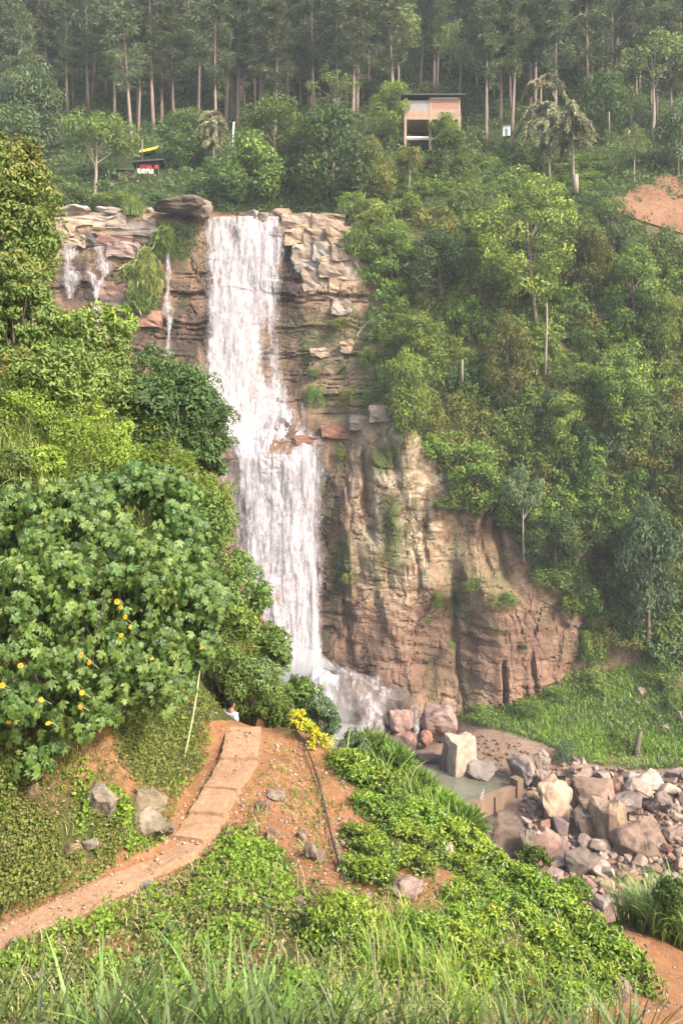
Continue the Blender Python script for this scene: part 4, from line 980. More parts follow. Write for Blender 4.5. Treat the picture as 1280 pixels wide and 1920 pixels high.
def tree_meshes(seed, H, crown, n, rc, per, leaf, mat, bark, tr=0.16, T=LEAF_QUAD, base=None, flat=0.0, droop=0.2, aspect=0.5, bend=0.05, low=-0.5, limbs=None, shell=0.5, tops=None):
    r = np.random.default_rng(seed)
    C, R = crown_clumps(r, n, crown, rc, flat, low)
    cz = H - crown[2]
    off = np.array([r.normal(0, bend) * H, r.normal(0, bend) * H, 0])
    C = C + off + np.array([0, 0, cz])
    p, d, nn = clump_leaves(r, C, R, per, droop, shell)
    ln = leaf * r.uniform(0.65, 1.35, len(p))
    V, Fc = leaf_batch(T, p, d, nn, ln, ln * aspect)
    mats = [MAT[mat]]; mi = None
    if tops:  # leaves on the upper side of a clump get the second material
        mats.append(MAT[tops[0]]); kk = np.repeat(np.arange(n), per)
        mi = np.repeat(((p - C[kk])[:, 2] / R[kk] + r.normal(0, 0.3, n)[kk] + r.normal(0, 0.15, len(p)) > tops[1]).astype(int), len(T[1]))
    cm = mesh('crown', V, Fc, mats, mi)
    k = MB()
    base = cz - crown[2] * 0.5 if base is None else base
    m = 9; t = np.linspace(0, 1, m); top = cz + 0.25 * crown[2]
    tp = np.stack([off[0] * t ** 1.5 + 0.04 * H * bend * 8 * np.sin(t * 5 + seed), off[1] * t ** 1.5, -0.6 + (top + 0.6) * t], 1)
    k.tube(tp, tr * (1.25 - 0.9 * t), 7)
    sel = r.choice(n, min(limbs if limbs is not None else n // 3, n), replace=False)
    for i in sel:
        zb = np.clip(base + r.random() * (top - base) * 0.8, 0.2, min(top, max(0.3, C[i][2] - 0.1)))
        a = np.array([np.interp(zb, tp[:, 2], tp[:, 0]), np.interp(zb, tp[:, 2], tp[:, 1]), zb]); b = C[i]
        mid = a * 0.45 + b * 0.55 + np.array([0, 0, 0.12 * np.linalg.norm(b - a)]) * r.uniform(-0.3, 1)
        q = np.linspace(0, 1, 5)[:, None]
        k.tube(a * (1 - q) ** 2 + 2 * mid * q * (1 - q) + b * q ** 2, tr * np.linspace(0.42, 0.1, 5), 5, False)
    return k.mesh('trunk', MAT[bark], True), cm

def put_tree(meshes, loc, scale, rot, name, label, group=None, tilt=(0, 0), cat='tree', parts=('trunk', 'crown')):
    e = link(name, None, None, loc, (tilt[0], tilt[1], rot), scale, label, cat, group)
    for nm, me in zip(parts, meshes):
        if me is not None: link(nm, me, e)
    return e

def pine_meshes(seed, H=28.0):
    r = np.random.default_rng(seed)
    k = MB(); t = np.linspace(0, 1, 10)
    bx, by = r.normal(0, 0.35, 2)
    tp = np.stack([bx * np.sin(t * 2.5), by * np.sin(t * 2.2), -0.8 + (H + 0.8) * t], 1)
    k.tube(tp, 0.30 * (1.05 - 0.9 * t), 6)
    P_, D_, N_ = [], [], []
    nb = 62; b0 = r.uniform(0.22, 0.42)
    for i in range(nb):
        f = b0 + (0.995 - b0) * (i / nb) ** 0.9; z = H * f
        a = r.uniform(0, 6.283); ln = (0.9 + 3.0 * (1 - f) ** 0.7) * r.uniform(0.55, 1.2) * (0.55 if f < 0.45 else 1)
        up = r.uniform(-0.25, 0.45)
        s = np.array([np.interp(z, tp[:, 2], tp[:, 0]), np.interp(z, tp[:, 2], tp[:, 1]), z]); dr = np.array([math.cos(a), math.sin(a), up])
        k.tube(np.stack([s, s + dr * ln * 0.6, s + dr * ln + np.array([0, 0, -0.15 * ln])]), [0.06, 0.04, 0.015], 4, False)
        if f < 0.42 and r.random() < 0.35: continue
        nc = 3
        for j in range(nc):
            c = s + dr * ln * (0.45 + 0.6 * (j + r.random()) / nc)
            n = 22
            u = rand_unit(r, n, 0.1)
            P_.append(c + u * r.uniform(0.1, 0.75, (n, 1)) * np.array([1, 1, 0.6])); D_.append(unit(u * 0.8 + dr * 0.4 + np.array([0, 0, -0.35]) + r.normal(0, 0.3, (n, 3))))
            N_.append(unit(r.normal(0, 0.6, (n, 3)) + np.array([0, 0, 0.8])))
    p, d, nn = map(np.concatenate, (P_, D_, N_))
    ln = r.uniform(0.45, 0.95, len(p)); V, Fc = leaf_batch(LEAF_QUAD, p, d, nn, ln, ln * 0.24)
    return k.mesh('trunk', MAT['bark_pine'], True), mesh('crown', V, Fc, [MAT['leaf_pine']])

def palm_meshes(seed, H=10.0):
    """slender palm whose feathery fronds hang in tiers of drooping leaflets"""
    r = np.random.default_rng(seed)
    k = MB(); t = np.linspace(0, 1, 9)
    tp = np.stack([0.25 * np.sin(t * 2 + seed), 0.2 * t, -0.6 + (H + 0.6) * t], 1); k.tube(tp, 0.17 * (1.1 - 0.55 * t), 7)
    fr = []
    for i in range(22):
        z = H * r.uniform(0.5, 1.0); a = i * 2.4 + r.uniform(-0.3, 0.3); ln = r.uniform(1.9, 3.1) * (0.8 if z > 0.9 * H else 1)
        s = np.array([np.interp(z, tp[:, 2], tp[:, 0]), np.interp(z, tp[:, 2], tp[:, 1]), z]); q = np.linspace(0, 1, 9)
        pts = s + np.stack([np.cos(a) * ln * q, np.sin(a) * ln * q, (1.1 * q - 1.9 * q ** 2) * ln * 0.8], 1)
        fr.append((pts, ln))
    out = [k.mesh('trunk', MAT['bark_pale'], True)]
    m = []
    for pts, ln in fr:
        n = 190; q = r.uniform(0.18, 1, n); p = np.stack([np.interp(q, np.linspace(0, 1, 9), pts[:, j]) for j in range(3)], 1)
        d = unit(np.stack([r.normal(0, 0.5, n), r.normal(0, 0.5, n), -r.uniform(0.3, 1.1, n)], 1)); nn = unit(r.normal(0, 1, (n, 3)) + np.array([0, 0, 0.4]))
        l = r.uniform(0.4, 0.85, n) * (1.1 - 0.4 * q); V, Fc = leaf_batch(LEAF_QUAD, p, d, nn, l, l * 0.3)
        kk = MB(); kk.tube(pts, np.linspace(0.05, 0.015, 9), 4, False); kk.add(V, Fc)
        m.append(kk.mesh('frond', MAT['leaf_palm'] if r.random() < 0.9 else MAT['leaf_dry']))
    return out, m

def blades(r, base, h, arch, width, lean=None):
    """grass blades as bent tapering strips: base (n,3), height h (n,), arch 0..1.5"""
    n = len(base); m = 6; t = np.linspace(0, 1, m)
    a = r.uniform(0, 6.283, n); hd = np.stack([np.cos(a), np.sin(a), 0 * a], 1)
    if lean is not None: hd = unit(hd + np.array(lean)); hd[:, 2] = 0
    arch = np.broadcast_to(arch, (n,)) * r.uniform(0.5, 1.4, n)
    th = np.minimum(arch[:, None] * t[None] ** 1.3 * 1.7 + r.uniform(0.02, 0.3, (n, 1)), 2.7)
    dz = np.cos(th); dx = np.sin(th)
    st = h[:, None] / (m - 1)
    z = np.concatenate([np.zeros((n, 1)), np.cumsum(dz[:, :-1] * st, 1)], 1); x = np.concatenate([np.zeros((n, 1)), np.cumsum(dx[:, :-1] * st, 1)], 1)
    c = base[:, None] + hd[:, None] * x[..., None] + np.array([0, 0, 1.0]) * z[..., None]
    side = np.stack([-hd[:, 1], hd[:, 0], 0 * a], 1); side = unit(side + r.normal(0, 0.25, (n, 3)))
    w = np.broadcast_to(width, (n,))[:, None] * np.sin(np.pi * (0.18 + 0.80 * t ** 0.8))[None] * 0.5
    V = np.stack([c - side[:, None] * w[..., None], c + side[:, None] * w[..., None]], 2).reshape(-1, 3)
    i = (np.arange(n)[:, None] * m + np.arange(m - 1)[None]).ravel() * 2
    return V, np.stack([i, i + 1, i + 3, i + 2], 1)

def tuft_mesh(seed, n, h, spread, width, mat, arch=0.9, dry=0.08):
    r = np.random.default_rng(seed)
    base = np.stack([r.normal(0, spread, n), r.normal(0, spread, n), np.full(n, -0.05)], 1)
    V, Fq = blades(r, base, h * r.uniform(0.55, 1.15, n), arch, width * r.uniform(0.6, 1.3, n))
    mi = np.repeat((r.random(n) < dry).astype(int), 5)
    return mesh('tuft', V, Fq, [MAT[mat], MAT['leaf_dry']], mi)

# ------------------------------------------------------------------ forest on the upper hillside
pines = [pine_meshes(500 + i) for i in range(5)]
def upl(px, py, Y):
    """a point on the upper hillside at distance Y under pixel column px"""
    X = (px - CXP) / F_PX * Y
    return np.array([X, Y, float(upper_Z(np.array([X]), np.array([Y]))[0])])
def base_Y(px, py):
    """distance at which the upper hillside shows at this pixel"""
    Ys = np.linspace(117, 230, 340); X = (px - CXP) / F_PX * Ys
    Z = upper_Z(X, Ys); k = np.argmax(HOR - Z / Ys * F_PX < py)
    return float(Ys[k]) if k else 118.0
front = [(248,286,-0.085,1.0,'leaning pale trunked forest tree left of the yellow awning'),(289,250,-0.012,1.1,'tall straight bare trunk left of a matching pair above the yellow awning'),(304,238,-0.03,1.05,'tall bare trunk close beside and right of another above the yellow awning'),
         (423,232,-0.012,1.25,'very tall pale straight trunk rising above the brown palm by the white pole'),(492,196,-0.035,1.1,'pale thin tall trunk slightly leaning behind the wide green crown'),(598,132,-0.012,1.2,'tall reddish trunk high in the forest above the thin pale tree'),
         (786,168,-0.03,1.1,'slim tall trunk standing behind the unfinished house'),(911,266,-0.012,0.9,'grey trunked conifer just right of the unfinished house'),(958,252,0.0,0.95,'reddish trunked conifer beside the little white hut'),
         (1002,214,0.0,1.15,'massive vine wrapped conifer trunk behind the palms'),(1107,166,0.07,0.8,'pale trunk leaning right in the forest upper right'),(1138,150,0.0,0.9,'red brown trunk in the forest near the top right'),(478,200,-0.03,0.95,'thin trunk among the paired trunks behind the wide green crown'),
         (452,190,0.0,0.95,'dim thin trunk right of the very tall pale trunk'),(215,250,-0.01,0.9,'dim trunk left of the leaning pale trunk'),(372,225,0.01,0.95,'dim trunk behind the dark round tree')]
placed = []
for i, (px, py, lean, sc, lab) in enumerate(front):
    Y = base_Y(px, py); p = upl(px, py, Y)
    s = (1.15 * sc, 1.15 * sc, 1.05 * sc)
    put_tree(pines[i % 5], p, s, rng.uniform(0, 6.28), 'pine_tree', lab, None, (0, lean))
    placed.append(p)
lab = ('tall grey green tree in the dense dark forest covering the hill above the falls', 'trees of the dense forest on the hill')
n = 0
while n < 300:
    Y = 139 + 105 * rng.random() ** 1.35
    X = rng.uniform(-0.47, 0.47) * Y
    if all((X - q[0]) ** 2 + (Y - q[1]) ** 2 > (2.2 + 0.012 * (Y - 130)) ** 2 for q in placed):
        z = float(upper_Z(np.array([X]), np.array([Y]))[0])
        px, py = fpx(X, Y, z)
        if 740 < px < 900 and py > 215: continue
        if Y < 146 and rng.random() < 0.45: continue
        s = rng.uniform(0.75, 1.15)
        put_tree(pines[rng.integers(5)], (X, Y, z), (s * 1.15, s * 1.15, s), rng.uniform(0, 6.28), 'pine_tree', lab[0], lab[1], (rng.normal(0, .02), rng.normal(0, .025)))
        placed.append((X, Y)); n += 1

# undergrowth leaves over the upper hillside
def cover(name, pts, nrm, leaf, mat, r, aspect=0.55, T=LEAF_QUAD, lift=0.3, kind='stuff'):
    n = len(pts)
    d = unit(r.normal(0, 1, (n, 3)) + np.array([0, 0, 0.15])); nn = unit(nrm + r.normal(0, 0.45, (n, 3)))
    ln = leaf * r.uniform(0.6, 1.4, n)
    V, Fc = leaf_batch(T, pts + nrm * r.uniform(0, lift, (n, 1)), d, nn, ln, ln * aspect)
    return link(name, mesh(name, V, Fc, [MAT[mat]]), kind=kind)
r = np.random.default_rng(21)
n = 42000
Y = 117 + 60 * r.random(n) ** 1.2; X = r.uniform(-0.5, 0.5, n) * Y
Z = upper_Z(X, Y); px_, py_ = fpx(X, Y, Z)
keep = ~((px_ > 218) & (px_ < 312) & (py_ > 300) & (py_ < 331)) & (np.exp(-(((px_ - 1232) / 100) ** 2 + ((py_ - 392) / 60) ** 2)) < 0.62 * r.uniform(0.5, 1.5, n)) & (Z > ztop(X) + 1.4)
hump = np.clip(fbm(X / 2.2, Y / 2.2, 1.0, 3), -0.2, 1) * 1.3
pts = np.stack([X, Y, Z + hump + 0.1], 1)[keep]
nr = np.broadcast_to(unit(np.array([[0, -0.6, 0.8]])), pts.shape)
half = (r.random(len(pts)) < np.where(pts[:, 0] > 4, 0.6, 0.18))
cover('undergrowth', pts[half], nr[half], 0.55, 'leaf_mid', r, lift=0.7); cover('undergrowth', pts[~half], nr[~half], 0.55, 'leaf_dark', r, lift=0.7)

# ------------------------------------------------------------------ broadleaf prototypes
bt = {}
bt['round_dark'] = tree_meshes(601, 7, (3.2, 3.0, 2.8), 34, 1.25, 120, 0.42, 'leaf_dark', 'bark', 0.2)
bt['wide_green'] = tree_meshes(602, 8, (4.4, 3.8, 2.6), 44, 1.2, 110, 0.40, 'leaf_mid', 'bark', 0.22, flat=0.6)
bt['umbrella'] = tree_meshes(603, 9, (4.6, 4.2, 2.6), 60, 1.0, 90, 0.36, 'leaf_mid', 'bark_pale', 0.2, base=2.0, flat=0.6, bend=0.06, limbs=8)
bt['dark_big'] = tree_meshes(604, 9, (4.4, 4.0, 4.0), 52, 1.3, 110, 0.44, 'leaf_dark', 'bark', 0.25)
bt['olive'] = tree_meshes(605, 8, (3.4, 3.2, 3.2), 36, 1.2, 110, 0.42, 'leaf_olive', 'bark', 0.2)
bt['pale_open'] = tree_meshes(606, 14, (4.0, 3.6, 4.4), 34, 0.95, 60, 0.38, 'leaf_pale', 'bark_pale', 0.2, base=6.0, bend=0.03, shell=0.3)
bt['pale_open2'] = tree_meshes(607, 14, (3.4, 3.2, 4.2), 28, 0.9, 60, 0.38, 'leaf_pale', 'bark_pale', 0.18, base=5.0, bend=0.05, shell=0.3)
bt['bright'] = tree_meshes(608, 7, (2.8, 2.6, 2.8), 30, 1.0, 110, 0.36, 'leaf_bright', 'bark_pale', 0.18, base=2.0)
bt['vine_tower'] = tree_meshes(609, 10, (2.2, 2.2, 4.8), 46, 0.95, 130, 0.34, 'leaf_mid', 'bark', 0.25, low=-1.0)
bt['small_stem'] = tree_meshes(610, 6, (1.6, 1.5, 1.5), 14, 0.8, 100, 0.34, 'leaf_olive', 'bark_pale', 0.11, base=3.2)
bt['lime_big'] = tree_meshes(611, 16, (7.0, 4.5, 7.2), 100, 1.25, 120, 0.40, 'leaf_mid', 'bark', 0.22, base=4, low=-0.95, limbs=10, tops=('leaf_lime', 0.15))
bt['blue'] = tree_meshes(612, 7, (3.2, 3.0, 2.6), 34, 1.15, 115, 0.40, 'leaf_blue', 'bark', 0.2, flat=0.4)
bt['mimosa'] = tree_meshes(613, 7, (2.9, 2.6, 1.9), 28, 0.75, 60, 0.32, 'leaf_blue', 'bark_pale', 0.14, base=2.0, flat=0.5, shell=0.3)
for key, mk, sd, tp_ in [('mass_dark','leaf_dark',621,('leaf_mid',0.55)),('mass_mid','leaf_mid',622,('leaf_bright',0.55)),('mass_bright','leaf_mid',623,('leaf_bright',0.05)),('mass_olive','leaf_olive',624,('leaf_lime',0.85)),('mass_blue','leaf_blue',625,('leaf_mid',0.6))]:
    bt[key] = tree_meshes(sd, 8, (3.4, 2.8, 3.9), 44, 1.25, 130, 0.36, mk, 'bark', 0.2, base=1.0, low=-0.95, limbs=8, tops=tp_)
NOM = {'round_dark':(7.6,7),'wide_green':(10.2,8),'umbrella':(10.2,9),'dark_big':(10.6,9),'olive':(8.4,8),'pale_open':(9.2,14),'pale_open2':(8.0,14),'bright':(7.2,7),'vine_tower':(6.0,10),'small_stem':(4.4,6),'lime_big':(14,16),'blue':(8.2,7),'mimosa':(7,7), 'mass_dark':(8.6,8), 'mass_mid':(8.6,8), 'mass_bright':(8.6,8), 'mass_olive':(8.6,8), 'mass_blue':(8.6,8)}
def feat(kind, px, ytop, ybot, wpx, Y, label, name='tree', rot=None, cat='tree', group=None):
    """a tree by its crown top, foot and width in the photograph, at distance Y"""
    if ybot < 385: Y = base_Y(px, ybot)
    w, h = NOM[kind]; p = P(px, ybot, Y)
    sx = wpx / F_PX * Y / w; sz = (ybot - ytop) / F_PX * Y / h
    return put_tree(bt[kind], p, (sx, sx, sz), rng.uniform(0, 6.28) if rot is None else rot, name, label, group, cat=cat)
feat('mass_blue', 62, 122, 290, 160, 131, 'big spreading tree above the olive tree at the left edge', 'broadleaf_tree')
feat('umbrella', 176, 215, 372, 160, 127, 'flat topped tree with pale forking branches left of the red and white hut', 'umbrella_tree')
feat('mass_dark', 340, 205, 315, 125, 131, 'dark round tree behind the yellow awning', 'broadleaf_tree')
feat('mass_mid', 520, 188, 340, 180, 129, 'wide layered green tree right of the white pole', 'broadleaf_tree')
feat('mass_dark', 622, 205, 415, 190, 121.5, 'big dark tree directly behind the right end of the falls lip', 'broadleaf_tree')
feat('mass_mid', 470, 255, 412, 150, 122, 'mid green tree behind the middle of the falls lip', 'broadleaf_tree')
feat('mass_olive', 575, 240, 400, 110, 123.5, 'olive green tree left of the big dark tree', 'broadleaf_tree')
feat('mass_dark', 415, 300, 412, 130, 121, 'dark bushy tree beneath the brown palm', 'broadleaf_tree')
feat('mass_blue', 300, 366, 418, 140, 121, 'low bluish tree under the red and white hut', 'broadleaf_tree')
feat('mass_mid', 225, 366, 415, 140, 120, 'low green tree over the left rock ledge', 'broadleaf_tree')
feat('mass_dark', 130, 335, 408, 120, 119, 'dark low tree over the left end of the ledge', 'broadleaf_tree')
feat('pale_open', 632, 122, 262, 118, 138, 'thin pale tree with open crown left of the unfinished house', 'slender_tree')
feat('pale_open2', 738, 10, 205, 125, 142, 'tall open crowned light green tree behind the house', 'slender_tree')
feat('pale_open', 862, 32, 228, 120, 140, 'light green tree with a pale curved trunk in front of the house corner', 'slender_tree')
feat('mass_bright', 730, 160, 278, 95, 130, 'yellow green tree hiding the left end of the house', 'broadleaf_tree')
feat('bright', 838, 218, 300, 84, 129, 'yellowish tree in front of the lower storey of the house', 'broadleaf_tree')
feat('vine_tower', 838, 236, 392, 108, 125, 'vine smothered tree below the house', 'vine_covered_tree')
feat('small_stem', 768, 276, 372, 62, 124, 'small single stemmed tree with reddish top below the house', 'small_tree')
feat('pale_open', 1222, 55, 262, 160, 138, 'large pale tree with several light trunks at the right edge', 'slender_tree')
feat('pale_open2', 1110, 20, 180, 80, 152, 'light green tree with a pale leaning trunk deep in the forest', 'slender_tree')
feat('pale_open2', 1190, 235, 345, 62, 123, 'small upright tree above the red soil patch', 'small_tree')
feat('mass_dark', 1130, 140, 270, 130, 143, 'dark bushy tree behind the right palms', 'broadleaf_tree')
feat('dark_big', 20, 200, 330, 130, 128, 'dark tree rising behind the olive tree at the left edge', 'broadleaf_tree')
feat('mass_blue', 1270, 190, 330, 120, 128, 'bluish tree cut by the right picture edge above the red soil', 'broadleaf_tree')
feat('mass_olive', 690, 270, 400, 105, 120, 'olive tree between the big dark tree and the tea terrace', 'broadleaf_tree')
# palms
for px, yt, yb, Y, lab in [(400,205,330,126,'brown feathery palm left of the white pole'),(1008,140,322,129,'tallest feathery palm of the three right of the house'),(1030,200,347,124,'middle feathery palm leaning slightly with a pale thin trunk'),(1076,184,357,122,'feathery palm beside the yellow brown stump')]:
    Y = base_Y(px, yb); tr, fr = palm_meshes(int(px)); h = (yb - yt) / F_PX * Y / 10.2
    e = put_tree(tr, P(px, yb, Y), (h * 1.0, h * 1.0, h), rng.uniform(0, 6), 'palm_tree', lab, None, cat='palm', parts=('trunk',))
    for f in fr: link('frond', f, e)
k = MB(); k.tube([(0,0,-0.5),(0,0.02,1.0),(0.03,0,2.4)], [0.5,0.46,0.42], 9)
link('tree_stump', k.mesh('tree_stump', MAT['bark_pale'], True), None, P(1078, 357, 121.3), None, None, 'yellow brown broken stump at the foot of the right palm', 'stump')

# ------------------------------------------------------------------ shrubs over the slope right of the falls
protos = {}
KIND = {'leaf_mid': 'mid green', 'leaf_dark': 'dark green', 'leaf_olive': 'olive green', 'leaf_bright': 'bright green', 'leaf_blue': 'bluish green', 'leaf_lime': 'yellow green'}
for j, mk in enumerate(KIND):
    protos[mk] = [shrub_mesh(700 + 10 * j + i, (1.9, 1.6, 1.5 + 0.3 * i), 22, 0.72, 62, 0.30, mat={'leaf_bright': 'leaf_mid', 'leaf_lime': 'leaf_bright'}.get(mk, mk), tops={'leaf_bright': ('leaf_bright', 0.3), 'leaf_lime': ('leaf_lime', 0.5), 'leaf_mid': ('leaf_bright', 1.0), 'leaf_olive': ('leaf_lime', 1.2), 'leaf_dark': ('leaf_mid', 0.9), 'leaf_blue': ('leaf_mid', 0.9)}[mk]) for i in range(2)]
def on_cliff(px, py, push=0.0):
    Y = float(depth_px(np.array([px]), np.array([py]))[0]) - push
    return P(px, py, Y)
SLOPE = [(655,385),(1130,385),(1190,440),(1300,460),(1300,1270),(1120,1240),(1085,1130),(1010,1060),(940,950),(845,955),(835,885),(780,800),(730,755),(708,690),(700,610),(692,540)]
holes = [(1115,1090,26,75),(1190,1225,45,32),(1265,650,18,35),(905,985,40,30)]
pts = []
tries = 0
while len(pts) < 285 and tries < 40000:
    tries += 1
    x, y = rng.uniform(650, 1300), rng.uniform(375, 1270)
    if not in_poly(np.array([x]), np.array([y]), SLOPE)[0]: continue
    if any(((x - a) / c) ** 2 + ((y - b) / d) ** 2 < 1 for a, b, c, d in holes): continue
    if any((x - q[0]) ** 2 + (y - q[1]) ** 2 < 27 ** 2 for q in pts): continue
    pts.append((x, y))
zone = fbm(np.array([p[0] for p in pts]) / 120.0, np.array([p[1] for p in pts]) / 120.0, 3.0, 3) * 1.3
def shrub_kind(z, r, y):
    u = z + 0.12 + rng.normal(0, 0.35)
    if u < -0.75: return 'leaf_dark'
    if u < -0.3: return 'leaf_blue' if r < 0.3 else 'leaf_mid'
    if u < 0.3: return 'leaf_mid' if r < 0.6 else 'leaf_olive'
    if u < 0.8: return 'leaf_bright' if r < 0.55 else 'leaf_olive'
    return 'leaf_bright' if r < 0.7 else 'leaf_lime'
for (x, y), z in zip(pts, zone):
    k = shrub_kind(z, rng.random(), y)
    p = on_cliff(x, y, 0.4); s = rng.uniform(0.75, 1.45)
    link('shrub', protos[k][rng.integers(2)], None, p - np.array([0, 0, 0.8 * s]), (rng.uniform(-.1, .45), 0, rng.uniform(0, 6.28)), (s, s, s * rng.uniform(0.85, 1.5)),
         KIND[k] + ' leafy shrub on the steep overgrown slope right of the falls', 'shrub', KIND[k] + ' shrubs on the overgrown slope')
# creeper leaves hanging over the slope between the shrubs
r = np.random.default_rng(33)
n = 150000
x = r.uniform(640, 1440, n); y = r.uniform(375, 1275, n)
k = in_poly(x, y, SLOPE) | ((x >= 1299) & (y > 460) & (y < 1270))
for a, b, c, d in holes: k &= ((x - a) / c) ** 2 + ((y - b) / d) ** 2 > 0.8
x, y = x[k], y[k]; Yc = depth_px(x, y); X = (x - CXP) / F_PX * Yc; Z = (HOR - y) / F_PX * Yc
thin = vnoise(X / 3.5, Z / 5.5, 4.0) > 0.28
hump = np.clip(fbm(X / 2.0, Z / 3.2, 6.0, 3), -0.3, 1) * 1.1
pts3 = np.stack([X, Yc - 0.35 - hump - 0.9 * vnoise(X, Z, 1.0), Z], 1)[thin]
zz = fbm(X / 7, Z / 7, 2.0, 3)[thin] + r.normal(0, 0.25, thin.sum())
nr = np.broadcast_to(unit(np.array([[0.1, -0.8, 0.6]])), pts3.shape)
for lo, hi, mk in [(-9, -0.35, 'leaf_dark'), (-0.35, 0.25, 'leaf_mid'), (0.25, 0.6, 'leaf_olive'), (0.6, 9, 'leaf_bright')]:
    q = (zz >= lo) & (zz < hi)
    if q.sum(): cover('creeper_leaves', pts3[q], nr[q], 0.30, mk, r, lift=0.35)
# the individual trees on the slope
def slope_tree(kind, px, ytop, ybot, wpx, push, label, name='broadleaf_tree', rot=None):
    p = on_cliff(px, ybot, 0); Y = p[1] - push
    return feat(kind, px, ytop, ybot, wpx, Y, label, name, rot)
slope_tree('lime_big', 1000, 325, 600, 225, 2.5, 'large yellow green tree leaning out over the slope with a bare pale trunk', 'lime_tree', 0.6)
k = MB(); k.tube([(0,0,0),(0.15,0.1,3.2),(0.32,0.3,6.2),(0.36,0.4,9.4)], [0.17,0.15,0.12,0.08], 7)
link('bare_trunk', k.mesh('bare_trunk', MAT['bark_pale'], True), None, P(1021, 703, 103.6), None, None, 'slender bare pale trunk standing out of the slope below the yellow green tree', 'trunk')
k = MB(); k.tube([(0,0,0),(0.0,0.1,1.4),(0.05,0.1,2.9)], [0.16,0.14,0.12], 7)
link('broken_trunk', k.mesh('broken_trunk', MAT['bark_pale'], True), None, P(866, 716, 103.2), None, None, 'short broken tan trunk poking out of the creepers', 'trunk')
slope_tree('mass_mid', 1160, 660, 800, 130, 1.5, 'flat crowned green tree on the right half of the slope')
slope_tree('mass_blue', 1215, 930, 1190, 150, 2.0, 'large bluish dark tree over the lower right of the cliff')
slope_tree('mass_dark', 1045, 960, 1080, 130, 1.5, 'dark layered tree above the jutting brown cliff face')
slope_tree('mimosa', 982, 880, 1040, 100, 2.0, 'feathery grey green tree with a thin forked trunk above the cliff face', 'mimosa_tree')
slope_tree('mass_olive', 955, 600, 760, 100, 1.5, 'olive vine hung tree in the middle of the slope')
slope_tree('mass_bright', 790, 590, 700, 130, 1.2, 'bright bushy tree bulging out left of the slope centre')
slope_tree('mass_bright', 760, 660, 830, 110, 1.5, 'bright green tree hanging over the top of the bare buttress')
slope_tree('mass_mid', 1190, 465, 620, 120, 1.0, 'dark tree below the red soil patch')
slope_tree('mass_olive', 1100, 420, 560, 110, 1.0, 'olive tree to the right of the large yellow green tree')
slope_tree('mass_dark', 830, 430, 580, 130, 1.0, 'dark tree to the left of the large yellow green tree')
slope_tree('mass_mid', 735, 420, 520, 120, 1.0, 'green tree over the right end of the stacked ledge')
slope_tree('mass_bright', 900, 830, 960, 120, 1.5, 'bright leafy tree right above the bare cliff shoulder')
slope_tree('mass_bright', 1060, 740, 850, 90, 1.2, 'light green bushy tree in the lower middle of the slope')
slope_tree('mass_bright', 1240, 545, 680, 90, 1.0, 'pale leaved tree near the right edge of the slope')
# dead branch and hanging roots on the cliff
def cliff_line(name, pts, rad, mat, label, cat, off=0.5):
    a = np.array(pts, float); Y = depth_px(a[:, 0], a[:, 1], True) - off
    w = np.stack([(a[:, 0] - CXP) / F_PX * Y, Y, (HOR - a[:, 1]) / F_PX * Y], 1)
    k = MB(); o = w[0]; t = np.linspace(0, len(w) - 1, 6 * len(w)); q = np.stack([np.interp(t, range(len(w)), w[:, j]) for j in range(3)], 1)
    k.tube(q - o, rad, 5); return link(name, k.mesh(name, MAT[mat], True), None, o, None, None, label, cat)
cliff_line('dead_branch', [(668,632),(676,618),(690,604),(708,590)], 0.13, 'bark_pale', 'bare bleached dead branch on the cliff right of the upper fall', 'branch')
for i, x in enumerate([760, 766, 772, 780]):
    cliff_line('hanging_root', [(x - 6, 790), (x, 820), (x + 4, 850), (x + 6 + 3 * i, 880)], 0.05, 'plank_red', 'thin reddish root hanging down the edge of the bare buttress', 'root', 0.7)
    col.objects[-1]['group'] = 'hanging roots on the buttress'
# hanging vegetation beside the falls and small growth on the rock
tuft_far = [tuft_mesh(760 + i, 700, 2.6, 0.75, 0.07, m, 1.3, 0.04) for i, m in enumerate(['blade', 'blade_pale', 'blade_bright'])]
hang_me = [shrub_mesh(770 + i, (1.6, 1.3, 1.6), 26, 0.7, 150, 0.75, mat=m, aspect=0.10, droop=0.9, low=-0.9) for i, m in enumerate(['blade', 'blade_pale', 'blade_bright'])]
def far_hang(px, py, wpx, hpx, label, v=0):
    p = on_cliff(px, py + hpx * 0.25, 0.5); Y = p[1]
    return link('hanging_grass', hang_me[v], None, p, rng.uniform(0, 6), (wpx / F_PX * Y / 4.4, wpx / F_PX * Y / 5, hpx / F_PX * Y / 4.6), label, 'grass')
def far_tuft(px, py, wpx, hpx, label, v=0, name='grass_clump', push=0.6, group=None):
    p = on_cliff(px, py + hpx / 2, push); Y = p[1]
    s = wpx / F_PX * Y / 3.6; sz = hpx / F_PX * Y / 2.2
    return link(name, tuft_far[v], None, p, rng.uniform(0, 6), (s, s, sz), label, 'grass', group)
def far_shrub(kind, px, py, wpx, hpx, label, push=0.5, group=None, name='shrub'):
    p = on_cliff(px, py + hpx * 0.4, push); Y = p[1]
    return link(name, protos[kind][rng.integers(2)], None, p, rng.uniform(0, 6), (wpx / F_PX * Y / 4.6, wpx / F_PX * Y / 5, hpx / F_PX * Y / 4.2), label, 'shrub', group)
far_hang(268, 500, 84, 110, 'round mound of hanging grass between the thin waterfalls', 1)
far_hang(268, 550, 64, 80, 'lower end of the hanging grass mound above the thin veil', 0)
far_hang(305, 440, 60, 84, 'grass hanging left of the spout beneath the capstone boulder', 0)
far_shrub('leaf_mid', 285, 560, 42, 56, 'leafy bright tip under the hanging grass mound')
far_shrub('leaf_dark', 345, 435, 56, 80, 'dark leafy shrub hanging beneath the capstone boulder')
